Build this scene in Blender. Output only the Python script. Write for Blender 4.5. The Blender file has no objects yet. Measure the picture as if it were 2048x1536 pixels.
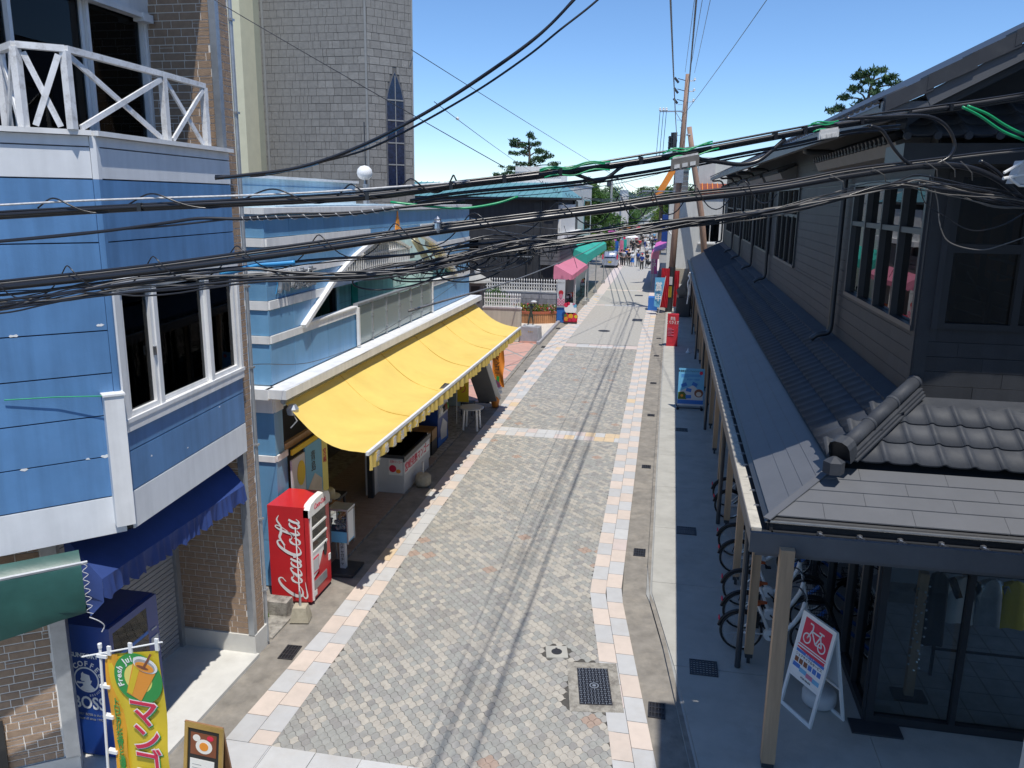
import bpy, bmesh, math, random
import numpy as np
from mathutils import Vector, Matrix

S = bpy.context.scene
COL = S.collection
R = math.radians
rnd = random.Random(11)

# ---------------------------------------------------------------- camera, sky, sun, exposure
cd = bpy.data.cameras.new('camera'); cam = bpy.data.objects.new('camera', cd); COL.objects.link(cam)
f, pitch, roll, yaw = 1620.0, math.atan(370 / 1620), math.atan(94 / 7093), R(10.85)
fw = Vector((-math.sin(yaw) * math.cos(pitch), math.cos(yaw) * math.cos(pitch), -math.sin(pitch)))
rt = Vector((math.cos(yaw), math.sin(yaw), 0))
up = rt.cross(fw)
r2 = rt * math.cos(roll) + up * math.sin(roll)
u2 = -rt * math.sin(roll) + up * math.cos(roll)
cam.matrix_world = Matrix(((r2.x, u2.x, -fw.x, 0), (r2.y, u2.y, -fw.y, 0), (r2.z, u2.z, -fw.z, 7.0), (0, 0, 0, 1)))
cd.sensor_width = 36; cd.lens = f / 2048 * 36; cd.clip_start = 0.1; cd.clip_end = 3000
S.camera = cam

SUN = Vector((0.22, -0.33, 1.0)).normalized()
w = bpy.data.worlds.new('World'); S.world = w; w.use_nodes = True
nt = w.node_tree; nt.nodes.clear()
sky = nt.nodes.new('ShaderNodeTexSky'); sky.sky_type = 'NISHITA'; sky.sun_disc = False
sky.sun_elevation = math.asin(SUN.z); sky.sun_rotation = math.atan2(SUN.x, SUN.y)
sky.altitude = 0; sky.air_density = 0.8; sky.dust_density = 0.0; sky.ozone_density = 7.0
bg = nt.nodes.new('ShaderNodeBackground'); bg.inputs['Strength'].default_value = 0.15
out = nt.nodes.new('ShaderNodeOutputWorld')
hs = nt.nodes.new('ShaderNodeHueSaturation'); hs.inputs['Saturation'].default_value = 1.05
nt.links.new(sky.outputs[0], hs.inputs['Color']); nt.links.new(hs.outputs[0], bg.inputs[0]); nt.links.new(bg.outputs[0], out.inputs[0])
sd = bpy.data.lights.new('sun', 'SUN'); sun = bpy.data.objects.new('sun', sd); COL.objects.link(sun)
sd.energy = 3.9; sd.angle = R(0.53); sd.color = (1.0, 0.955, 0.88)
sun.rotation_euler = (-SUN).to_track_quat('-Z', 'Y').to_euler(); sun.location = (8, -12, 40)
S.view_settings.view_transform = 'Standard'; S.view_settings.look = 'None'
S.view_settings.exposure = 0.18; S.view_settings.gamma = 1.0; S.view_settings.use_curve_mapping = False
S.render.engine = 'CYCLES'; S.render.resolution_x = 1024; S.render.resolution_y = 768
S.cycles.max_bounces = 6; S.cycles.transparent_max_bounces = 12

# ---------------------------------------------------------------- materials
def mat(name, col, rough=0.6, metal=0.0, var=0.1, scale=3.0, bump=0.0, bscale=40.0, streak=0.0, spec=0.5,
        rv=0.0, coat=0.0, dirt=None, dirtamt=0.0, dscale=1.2, attr=None, stretch=None):
    m = bpy.data.materials.new(name); m.use_nodes = True
    n = m.node_tree.nodes; l = m.node_tree.links
    b = n['Principled BSDF']
    b.inputs['Roughness'].default_value = rough; b.inputs['Metallic'].default_value = metal
    b.inputs['Specular IOR Level'].default_value = spec; b.inputs['Coat Weight'].default_value = coat
    geo = n.new('ShaderNodeNewGeometry')
    pos = geo.outputs['Position']
    if stretch:
        mp = n.new('ShaderNodeMapping'); mp.inputs['Scale'].default_value = stretch
        l.new(pos, mp.inputs[0]); pos = mp.outputs[0]
    if attr:
        at = n.new('ShaderNodeAttribute'); at.attribute_name = attr; cur = at.outputs['Color']
    else:
        rgb = n.new('ShaderNodeRGB'); rgb.outputs[0].default_value = (*col, 1); cur = rgb.outputs[0]
    def mult(cur, fac, lo, hi, a=0.3, b2=0.7):
        mr = n.new('ShaderNodeMapRange'); mr.inputs[1].default_value = a; mr.inputs[2].default_value = b2
        mr.inputs[3].default_value = lo; mr.inputs[4].default_value = hi
        l.new(fac, mr.inputs[0])
        mx = n.new('ShaderNodeVectorMath'); mx.operation = 'SCALE'
        l.new(cur, mx.inputs[0]); l.new(mr.outputs[0], mx.inputs['Scale'])
        return mx.outputs[0]
    if var > 0:
        no = n.new('ShaderNodeTexNoise'); no.inputs['Scale'].default_value = scale
        no.inputs['Detail'].default_value = 6; no.inputs['Roughness'].default_value = 0.62
        l.new(pos, no.inputs['Vector']); cur = mult(cur, no.outputs['Fac'], 1 - var, 1 + var)
    if rv > 0:
        oi = n.new('ShaderNodeObjectInfo'); cur = mult(cur, oi.outputs['Random'], 1 - rv, 1 + rv, 0, 1)
        l.new(geo.outputs['Random Per Island'], n.new('ShaderNodeMath').inputs[0])
    if streak > 0:
        mp = n.new('ShaderNodeMapping'); mp.inputs['Scale'].default_value = (7, 7, 0.45)
        l.new(geo.outputs['Position'], mp.inputs[0])
        no = n.new('ShaderNodeTexNoise'); no.inputs['Scale'].default_value = 1.0; no.inputs['Detail'].default_value = 5
        l.new(mp.outputs[0], no.inputs['Vector']); cur = mult(cur, no.outputs['Fac'], 1 - streak, 1 + streak * 0.4, 0.35, 0.6)
    if dirt:
        no = n.new('ShaderNodeTexNoise'); no.inputs['Scale'].default_value = dscale; no.inputs['Detail'].default_value = 9
        no.inputs['Roughness'].default_value = 0.7
        l.new(pos, no.inputs['Vector'])
        mr = n.new('ShaderNodeMapRange'); mr.inputs[1].default_value = 0.5; mr.inputs[2].default_value = 0.68
        mr.inputs[4].default_value = dirtamt; l.new(no.outputs['Fac'], mr.inputs[0])
        mx = n.new('ShaderNodeMix'); mx.data_type = 'RGBA'
        l.new(mr.outputs[0], mx.inputs[0]); l.new(cur, mx.inputs[6]); mx.inputs[7].default_value = (*dirt, 1)
        cur = mx.outputs[2]
    l.new(cur, b.inputs['Base Color'])
    if bump > 0:
        no = n.new('ShaderNodeTexNoise'); no.inputs['Scale'].default_value = bscale; no.inputs['Detail'].default_value = 5
        l.new(pos, no.inputs['Vector'])
        bm = n.new('ShaderNodeBump'); bm.inputs['Strength'].default_value = bump; bm.inputs['Distance'].default_value = 0.02
        l.new(no.outputs['Fac'], bm.inputs['Height']); l.new(bm.outputs[0], b.inputs['Normal'])
    return m

def glass(name, tint=(0.75, 0.82, 0.85), ior=1.5, gl=0.03, boost=0.0, milk=0.0, milkcol=(0.6, 0.68, 0.66)):
    m = bpy.data.materials.new(name); m.use_nodes = True
    n = m.node_tree.nodes; l = m.node_tree.links
    n.remove(n['Principled BSDF']); o = n['Material Output']
    tr = n.new('ShaderNodeBsdfTransparent'); tr.inputs[0].default_value = (*tint, 1)
    gs = n.new('ShaderNodeBsdfGlossy'); gs.inputs['Roughness'].default_value = gl
    fr = n.new('ShaderNodeFresnel'); fr.inputs[0].default_value = ior
    ad = n.new('ShaderNodeMath'); ad.operation = 'ADD'; ad.inputs[1].default_value = boost; ad.use_clamp = True
    l.new(fr.outputs[0], ad.inputs[0])
    base = tr.outputs[0]
    if milk > 0:
        df = n.new('ShaderNodeBsdfDiffuse'); df.inputs[0].default_value = (*milkcol, 1)
        m2 = n.new('ShaderNodeMixShader'); m2.inputs[0].default_value = milk
        l.new(tr.outputs[0], m2.inputs[1]); l.new(df.outputs[0], m2.inputs[2]); base = m2.outputs[0]
    mx = n.new('ShaderNodeMixShader')
    l.new(ad.outputs[0], mx.inputs[0]); l.new(base, mx.inputs[1]); l.new(gs.outputs[0], mx.inputs[2])
    l.new(mx.outputs[0], o.inputs[0])
    return m

M = dict(
    white=mat('white paint', (0.74, 0.76, 0.78), 0.5, var=0.05, streak=0.06, bump=0.04, bscale=60),
    trim=mat('white trim', (0.78, 0.78, 0.77), 0.45, var=0.06, streak=0.08),
    worn=mat('worn white wood', (0.76, 0.77, 0.78), 0.6, var=0.12, dirt=(0.3, 0.28, 0.25), dirtamt=0.55, dscale=9, stretch=(1, 1, 1)),
    blue=mat('faded blue paint', (0.10, 0.235, 0.45), 0.55, var=0.10, scale=1.6, streak=0.14, bump=0.05, bscale=50, dirt=(0.16, 0.3, 0.55), dirtamt=0.22, dscale=0.9),
    bluetile=mat('glossy light blue panel', (0.15, 0.34, 0.55), 0.35, var=0.08, scale=1.1, streak=0.06, rv=0.10, spec=0.45, dirt=(0.26, 0.48, 0.68), dirtamt=0.3, dscale=0.7),
    palewall=mat('pale blue wall', (0.50, 0.66, 0.75), 0.6, var=0.05, streak=0.1),
    mint=mat('mint white wall', (0.58, 0.70, 0.68), 0.6, var=0.06, streak=0.16),
    mortar=mat('pale mortar', (0.78, 0.75, 0.70), 0.85, var=0.1, scale=20),
    brick=mat('brown siding brick', (0.32, 0.225, 0.155), 0.8, var=0.16, scale=14, bump=0.35, bscale=70, rv=0.16),
    conc=mat('concrete', (0.36, 0.36, 0.34), 0.85, var=0.14, scale=4, bump=0.15, bscale=60, dirt=(0.2, 0.2, 0.19), dirtamt=0.4, dscale=1.5),
    walk=mat('walkway concrete', (0.42, 0.41, 0.37), 0.8, var=0.08, scale=2.4, bump=0.08, bscale=90, dirt=(0.27, 0.26, 0.23), dirtamt=0.5, dscale=0.9),
    apron=mat('pale apron concrete', (0.62, 0.61, 0.57), 0.8, var=0.07, scale=4, bump=0.08, bscale=80, dirt=(0.42, 0.40, 0.36), dirtamt=0.4),
    gutter=mat('gutter concrete', (0.24, 0.22, 0.19), 0.85, var=0.25, scale=3.5, bump=0.25, bscale=90, dirt=(0.38, 0.34, 0.28), dirtamt=0.6, dscale=1.6),
    rough=mat('rough old concrete', (0.33, 0.31, 0.27), 0.95, var=0.35, scale=9, bump=0.9, bscale=45, dirt=(0.1, 0.09, 0.08), dirtamt=0.8, dscale=5),
    stoneblk=mat('weathered block', (0.40, 0.36, 0.27), 0.9, var=0.2, scale=9, bump=0.3, bscale=60),
    ground=mat('ground', (0.22, 0.21, 0.19), 0.95, var=0.2, scale=1.0, bump=0.1),
    bed=mat('joint sand', (0.085, 0.08, 0.072), 0.95, var=0.2, scale=30),
    dark=mat('dark trim', (0.03, 0.032, 0.036), 0.45, var=0.1),
    dmetal=mat('dark metal', (0.055, 0.06, 0.068), 0.4, metal=0.3, var=0.1),
    black=mat('black', (0.012, 0.012, 0.014), 0.5, var=0.0),
    iron=mat('cast iron', (0.05, 0.05, 0.055), 0.55, metal=0.4, var=0.25, scale=18, bump=0.3, bscale=90),
    silver=mat('bright metal', (0.62, 0.63, 0.65), 0.28, metal=0.9, var=0.08, scale=12),
    galv=mat('galvanised metal', (0.42, 0.44, 0.46), 0.4, metal=0.6, var=0.12, scale=9),
    shutter=mat('grey shutter', (0.36, 0.37, 0.39), 0.5, metal=0.2, var=0.08),
    awnblue=mat('navy awning cloth', (0.028, 0.06, 0.22), 0.7, var=0.12, scale=4, bump=0.1, bscale=12),
    awngreen=mat('dark green tarp', (0.022, 0.085, 0.072), 0.42, var=0.2, scale=3, bump=0.3, bscale=5),
    yellow=mat('yellow awning cloth', (0.82, 0.60, 0.155), 0.75, var=0.07, scale=1.4, bump=0.06, bscale=120, dirt=(0.62, 0.40, 0.06), dirtamt=0.3, dscale=0.8),
    pink=mat('pink awning cloth', (0.72, 0.24, 0.35), 0.7, var=0.07, bump=0.1, bscale=8),
    teal=mat('sea green awning cloth', (0.04, 0.45, 0.36), 0.65, var=0.07, bump=0.1, bscale=8),
    red=mat('red enamel', (0.58, 0.025, 0.03), 0.32, var=0.06, scale=2, coat=0.2),
    yseam=mat('awning seam', (0.62, 0.38, 0.06), 0.8, var=0.05),
    redcloth=mat('red cloth', (0.50, 0.02, 0.035), 0.7, var=0.2, scale=6),
    cream=mat('cream wall', (0.66, 0.62, 0.43), 0.7, var=0.05),
    creamshade=mat('beige wall', (0.40, 0.40, 0.30), 0.75, var=0.05),  # same cream wall, with its shade put into the colour
    tower=mat('grey wall shingle', (0.235, 0.227, 0.212), 0.9, var=0.12, scale=6, bump=0.45, bscale=22, rv=0.13),
    towerbed=mat('tower joint', (0.12, 0.116, 0.11), 0.9, var=0.1),
    towertrim=mat('grey tower trim', (0.27, 0.27, 0.26), 0.6, var=0.08),
    char=mat('charcoal siding', (0.033, 0.035, 0.040), 0.6, var=0.16, scale=2, streak=0.1, rv=0.14, bump=0.1, bscale=30),
    charwall=mat('charcoal house wall', (0.030, 0.032, 0.038), 0.75, var=0.2, scale=1.5, streak=0.2),
    greywall=mat('dark grey siding', (0.12, 0.12, 0.125), 0.6, var=0.1),
    tealroof=mat('teal metal roof', (0.16, 0.36, 0.38), 0.45, metal=0.2, var=0.1),
    plaster=mat('white plaster', (0.62, 0.62, 0.59), 0.85, var=0.08, scale=1.2, streak=0.06, dirt=(0.42, 0.41, 0.37), dirtamt=0.35),
    plaster2=mat('pale grey plaster', (0.50, 0.50, 0.47), 0.85, var=0.08, scale=1.2, streak=0.06),
    beige=mat('beige render wall', (0.47, 0.43, 0.35), 0.85, var=0.07, scale=2, streak=0.1),
    granite=mat('grey stone slab', (0.29, 0.29, 0.31), 0.6, var=0.2, scale=3, rv=0.16, bump=0.08),
    whitemetal=mat('white metal', (0.78, 0.78, 0.76), 0.4, var=0.04),
    planter=mat('cedar plank', (0.42, 0.20, 0.09), 0.7, var=0.2, scale=5, rv=0.2, stretch=(6, 6, 1)),
    capred=mat('terracotta cap', (0.36, 0.10, 0.05), 0.7, var=0.12),
    redtile=mat('pink paving tile', (0.55, 0.32, 0.26), 0.75, var=0.1, scale=3, rv=0.05, dirt=(0.38, 0.26, 0.22), dirtamt=0.35),
    deck=mat('pale board', (0.62, 0.56, 0.48), 0.75, var=0.1, scale=3),
    shopfloor=mat('shop floor tile', (0.30, 0.235, 0.205), 0.6, var=0.12, scale=6, rv=0.08),
    roofmetal=mat('slate grey roof metal', (0.115, 0.12, 0.132), 0.5, metal=0.0, spec=0.35, var=0.07, scale=2, dirt=(0.14, 0.145, 0.155), dirtamt=0.3),
    rooftile=mat('slate grey roof tile', (0.048, 0.053, 0.064), 0.6, spec=0.28, var=0.1, scale=5, rv=0.08, dirt=(0.10, 0.105, 0.11), dirtamt=0.3, dscale=4),
    coping=mat('pale gutter coping', (0.50, 0.47, 0.40), 0.8, var=0.25, scale=6, bump=0.3, bscale=70, dirt=(0.2, 0.18, 0.15), dirtamt=0.6, dscale=3),
    post=mat('pale timber', (0.46, 0.31, 0.19), 0.6, var=0.16, scale=1.6, rv=0.08, stretch=(9, 9, 0.7), dirt=(0.30, 0.20, 0.13), dirtamt=0.3, dscale=1.0),
    wood=mat('brown timber', (0.30, 0.16, 0.08), 0.6, var=0.2, scale=3, stretch=(9, 9, 0.7)),
    polewood=mat('utility pole', (0.33, 0.21, 0.15), 0.85, var=0.2, scale=3, stretch=(6, 6, 0.6)),
    cable=mat('black cable', (0.014, 0.015, 0.02), 0.3, var=0.1, spec=0.6),
    cableg=mat('grey cable', (0.16, 0.15, 0.14), 0.45, var=0.2, scale=9),
    cabgreen=mat('green cable', (0.015, 0.34, 0.14), 0.35, var=0.1),
    cabblue=mat('blue cable cover', (0.05, 0.33, 0.68), 0.4, var=0.1),
    rope=mat('pale stranded wire', (0.55, 0.55, 0.55), 0.5, var=0.3, scale=60),
    bronze=mat('bronze', (0.07, 0.085, 0.07), 0.45, metal=0.5, var=0.35, scale=12),
    flagyel=mat('banner yellow', (0.82, 0.60, 0.03), 0.6, var=0.04),
    flagor=mat('banner orange', (0.76, 0.36, 0.02), 0.6, var=0.05),
    pgreen=mat('print green', (0.03, 0.30, 0.06), 0.6, var=0.03),
    pred=mat('print red', (0.66, 0.02, 0.07), 0.55, var=0.03),
    pink2=mat('print magenta', (0.62, 0.12, 0.40), 0.6, var=0.1),
    pwhite=mat('print white', (0.80, 0.80, 0.78), 0.55, var=0.02),
    pblack=mat('print black', (0.02, 0.02, 0.02), 0.5, var=0.0),
    pblue=mat('print blue', (0.03, 0.16, 0.52), 0.5, var=0.04),
    psky=mat('print sky blue', (0.14, 0.42, 0.66), 0.5, var=0.04),
    porange=mat('print orange', (0.80, 0.30, 0.03), 0.5, var=0.05),
    pyel=mat('print pale yellow', (0.80, 0.70, 0.16), 0.5, var=0.04),
    pbrown=mat('print brown', (0.22, 0.07, 0.03), 0.5, var=0.1),
    gold=mat('gold frame', (0.45, 0.30, 0.09), 0.35, metal=0.4, var=0.15),
    machblue=mat('navy enamel', (0.012, 0.05, 0.24), 0.35, var=0.08, coat=0.15),
    greyplas=mat('light grey plastic', (0.55, 0.56, 0.57), 0.45, var=0.04),
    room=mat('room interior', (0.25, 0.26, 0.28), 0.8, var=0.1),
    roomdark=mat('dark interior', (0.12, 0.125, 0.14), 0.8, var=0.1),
    blind=mat('cream blind', (0.60, 0.58, 0.45), 0.8, var=0.04),
    card=mat('cardboard', (0.40, 0.25, 0.13), 0.8, var=0.1),
    leaf=mat('leaf green', (0.055, 0.12, 0.025), 0.6, var=0.45, scale=2.5),
    leafd=mat('pine needle', (0.03, 0.075, 0.022), 0.65, var=0.45, scale=1.2),
    leafy=mat('bright foliage', (0.12, 0.19, 0.035), 0.6, var=0.4, scale=1.2),
    hillleaf=mat('hill foliage', (0.055, 0.105, 0.035), 0.7, var=0.55, scale=0.25),
    bark=mat('bark', (0.11, 0.08, 0.06), 0.9, var=0.3, scale=8),
    rustred=mat('rust red roof', (0.22, 0.055, 0.03), 0.55, var=0.15, streak=0.2),
    orange=mat('orange paint', (0.72, 0.24, 0.03), 0.5, var=0.05),
    carsilver=mat('silver car paint', (0.45, 0.48, 0.55), 0.25, metal=0.5, var=0.03, coat=0.5),
    rubber=mat('rubber', (0.02, 0.02, 0.02), 0.7, var=0.05),
    skin=mat('skin', (0.50, 0.30, 0.20), 0.5, var=0.04),
    orangeseat=mat('orange seat', (0.52, 0.11, 0.03), 0.45, var=0.05),
    gwin=glass('window glass', (0.42, 0.47, 0.50), 1.33, 0.01, 0.0),
    gdark=glass('dark window glass', (0.30, 0.33, 0.36), 1.55, 0.008, 0.03),
    gshop=glass('shop glass', (0.8, 0.84, 0.85), 1.5, 0.01, 0.03),
    gmilk=glass('frosted balustrade glass', (0.8, 0.85, 0.84), 1.45, 0.15, 0.02, milk=0.72, milkcol=(0.42, 0.49, 0.46)),
    gclear=glass('clear glass', (0.86, 0.88, 0.88), 1.45, 0.02, 0.02),
    gstain=mat('dark stained glass', (0.012, 0.02, 0.05), 0.18, var=0.6, scale=9, spec=0.6),
)

def translucent(m, amt, col):
    n = m.node_tree.nodes; l = m.node_tree.links; b = n['Principled BSDF']; o = n['Material Output']
    t = n.new('ShaderNodeBsdfTranslucent'); t.inputs[0].default_value = (*col, 1); mx = n.new('ShaderNodeMixShader'); mx.inputs[0].default_value = amt
    l.new(b.outputs[0], mx.inputs[1]); l.new(t.outputs[0], mx.inputs[2]); l.new(mx.outputs[0], o.inputs[0])
translucent(M['yellow'], 0.10, (0.85, 0.62, 0.2)); translucent(M['leaf'], 0.25, (0.12, 0.25, 0.04)); translucent(M['leafy'], 0.25, (0.25, 0.4, 0.06))
translucent(M['pink'], 0.2, (0.8, 0.3, 0.4)); translucent(M['teal'], 0.2, (0.1, 0.6, 0.45)); translucent(M['flagyel'], 0.15, (0.85, 0.65, 0.1))

# ---------------------------------------------------------------- mesh helpers
class Face:
    """a vertical plane: origin P, horizontal direction U, outward normal N"""
    def __init__(s, P, U, N=None):
        s.P = Vector(P); s.U = Vector(U).normalized()
        s.N = Vector(N).normalized() if N is not None else Vector((s.U.y, -s.U.x, 0))
        s.V = Vector((0, 0, 1))
    def __call__(s, u, z, d=0.0):
        return s.P + s.U * u + s.V * z + s.N * d

BOXF = [(0, 1, 3, 2), (4, 6, 7, 5), (0, 4, 5, 1), (2, 3, 7, 6), (0, 2, 6, 4), (1, 5, 7, 3)]
class MB:
    def __init__(s): s.v = []; s.f = []; s.mi = []; s.cur = 0
    def add(s, vs, fs):
        o = len(s.v); s.v.extend([tuple(p) for p in vs]); s.f.extend([tuple(i + o for i in q) for q in fs])
        s.mi.extend([s.cur] * len(fs)); return s
    def box(s, x0, x1, y0, y1, z0, z1):
        return s.add([(x, y, z) for x in (x0, x1) for y in (y0, y1) for z in (z0, z1)], BOXF)
    def fbox(s, F, u0, u1, z0, z1, d0, d1):
        return s.add([F(u, z, d) for u in (u0, u1) for d in (d0, d1) for z in (z0, z1)], BOXF)
    def obox(s, c, a, b, e):
        c, a, b, e = map(Vector, (c, a, b, e))
        return s.add([c + a * i + b * j + e * k for i in (-1, 1) for j in (-1, 1) for k in (-1, 1)], BOXF)
    def fpoly(s, F, poly, d0, d1):
        n = len(poly)
        vs = [F(u, z, d0) for u, z in poly] + [F(u, z, d1) for u, z in poly]
        fs = [tuple(range(n)), tuple(range(2 * n - 1, n - 1, -1))] + [(i, (i + 1) % n, n + (i + 1) % n, n + i) for i in range(n)]
        return s.add(vs, fs)
    def quad(s, a, b, c, d): return s.add([a, b, c, d], [(0, 1, 2, 3)])
    def bar(s, a, b, wx, wz, upv=(0, 0, 1)):
        a, b = Vector(a), Vector(b); d = (b - a); L = d.length
        if L < 1e-6: return s
        d /= L; upv = Vector(upv)
        sd_ = d.cross(upv)
        if sd_.length < 1e-4: sd_ = d.cross(Vector((1, 0, 0)))
        sd_.normalize(); u_ = sd_.cross(d)
        return s.obox((a + b) / 2, d * L / 2, sd_ * wx / 2, u_ * wz / 2)
    def tube(s, pts, r, seg=8, caps=True):
        pts = [Vector(p) for p in pts]; n = len(pts); rs = r if isinstance(r, (list, tuple)) else [r] * n
        vs = []; prev = None
        for i, p in enumerate(pts):
            d = (pts[min(i + 1, n - 1)] - pts[max(i - 1, 0)])
            if d.length < 1e-9: d = Vector((0, 0, 1))
            d.normalize()
            a = prev if prev is not None else (Vector((0, 0, 1)) if abs(d.z) < 0.9 else Vector((1, 0, 0)))
            a = (a - d * a.dot(d)); a.normalize(); prev = a; b = d.cross(a)
            for k in range(seg):
                t = 2 * math.pi * k / seg; vs.append(p + (a * math.cos(t) + b * math.sin(t)) * rs[i])
        fs = [(i * seg + k, i * seg + (k + 1) % seg, (i + 1) * seg + (k + 1) % seg, (i + 1) * seg + k) for i in range(n - 1) for k in range(seg)]
        if caps: fs += [tuple(range(seg - 1, -1, -1)), tuple(range((n - 1) * seg, n * seg))]
        return s.add(vs, fs)
    def lathe(s, prof, c=(0, 0, 0), seg=16, axis='z'):
        vs = []; n = len(prof)
        for r, h in prof:
            for k in range(seg):
                t = 2 * math.pi * k / seg; x, y = r * math.cos(t), r * math.sin(t)
                vs.append((c[0] + x, c[1] + y, c[2] + h) if axis == 'z' else (c[0] + x, c[1] + h, c[2] + y) if axis == 'y' else (c[0] + h, c[1] + x, c[2] + y))
        fs = [(i * seg + k, i * seg + (k + 1) % seg, (i + 1) * seg + (k + 1) % seg, (i + 1) * seg + k) for i in range(n - 1) for k in range(seg)]
        fs += [tuple(range(seg - 1, -1, -1)), tuple(range((n - 1) * seg, n * seg))]
        return s.add(vs, fs)
    def build(s, name, m, parent=None, smooth=False, local=False, label=None, kind=None):
        if not s.v: return None
        me = bpy.data.meshes.new(name)
        off = Vector((0, 0, 0)) if (local or parent is None) else wloc(parent)
        v = np.array([tuple(p) for p in s.v], dtype=float) - np.array(off)
        me.from_pydata(v.tolist(), [], s.f)
        ms = m if isinstance(m, (list, tuple)) else [m]
        for q in ms: me.materials.append(M[q] if isinstance(q, str) else q)
        if len(ms) > 1: me.polygons.foreach_set('material_index', s.mi)
        if smooth: me.polygons.foreach_set('use_smooth', [True] * len(me.polygons))
        if len(s.f) < 4000:
            bm = bmesh.new(); bm.from_mesh(me); bmesh.ops.recalc_face_normals(bm, faces=bm.faces); bm.to_mesh(me); bm.free()
        me.update()
        o = bpy.data.objects.new(name, me); COL.objects.link(o)
        if parent: o.parent = parent
        if label: o['label'] = label
        if kind: o['kind'] = kind
        return o

def wloc(o):
    p = Vector((0, 0, 0))
    while o is not None: p += o.location; o = o.parent
    return p
def thing(name, label, cat, loc=(0, 0, 0), rz=0.0, group=None):
    o = bpy.data.objects.new(name, None); COL.objects.link(o); o.empty_display_size = 0.2
    o.location = loc; o.rotation_euler = (0, 0, rz); o['label'] = label; o['category'] = cat
    if group: o['group'] = group
    return o
def tag(o, label, cat, group=None):
    o['label'] = label; o['category'] = cat
    if group: o['group'] = group
    return o
def struct(o): o['kind'] = 'structure'; return o
def inst(src, name, parent=None, loc=(0, 0, 0), rz=0.0):
    o = bpy.data.objects.new(name, src.data if hasattr(src, 'data') else src); COL.objects.link(o)
    if parent: o.parent = parent
    o.location = loc; o.rotation_euler = (0, 0, rz); return o
def kids(o): return [c for c in KIDS.get(o.name, [])]
KIDS = {}
def dup(root, loc, rz, label):
    def cp(o, par):
        c = o.copy(); COL.objects.link(c)
        if par: c.parent = par
        for ch in list(o.children): cp(ch, c)
        return c
    r_ = cp(root, None); r_.location = loc; r_.rotation_euler = (0, 0, rz); r_['label'] = label
    return r_

TEXTS = []
def text(parent, s_, size, P, U, V, m, align='CENTER', extrude=0.0015, name='lettering', local=False, sx=1.0, shear=0.0, bold=0.0, spacing=1.0):
    TEXTS.append((parent, s_, size, Vector(P), Vector(U).normalized(), Vector(V).normalized(), m, align, extrude, name, local, sx, shear, bold, spacing))
def flush_texts():
    obs = []
    for t in TEXTS:
        cu = bpy.data.curves.new('lettering', 'FONT'); cu.body = t[1]; cu.size = t[2]
        cu.align_x = t[7]; cu.align_y = 'CENTER'; cu.extrude = t[8]; cu.shear = t[12]; cu.offset = t[13]
        cu.space_line = 0.95 * t[14]; cu.resolution_u = 3
        ob = bpy.data.objects.new('lettering', cu); COL.objects.link(ob); obs.append(ob)
    dg = bpy.context.evaluated_depsgraph_get()
    meshes = [bpy.data.meshes.new_from_object(o.evaluated_get(dg)) for o in obs]
    for ob, me, t in zip(obs, meshes, TEXTS):
        bpy.data.objects.remove(ob)
        U, V = t[4], t[5]; N = U.cross(V)
        off = Vector((0, 0, 0)) if (t[10] or t[0] is None) else wloc(t[0])
        P = t[3] - off
        n = len(me.vertices)
        if not n: continue
        co = np.empty(n * 3); me.vertices.foreach_get('co', co); co = co.reshape(-1, 3)
        co[:, 0] *= t[11]
        B = np.array([U, V, N]); co = co @ B + np.array(P)
        me.vertices.foreach_set('co', co.ravel()); me.materials.clear(); me.materials.append(M[t[6]]); me.update()
        o = bpy.data.objects.new(t[9], me); COL.objects.link(o)
        if t[0]: o.parent = t[0]

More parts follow.
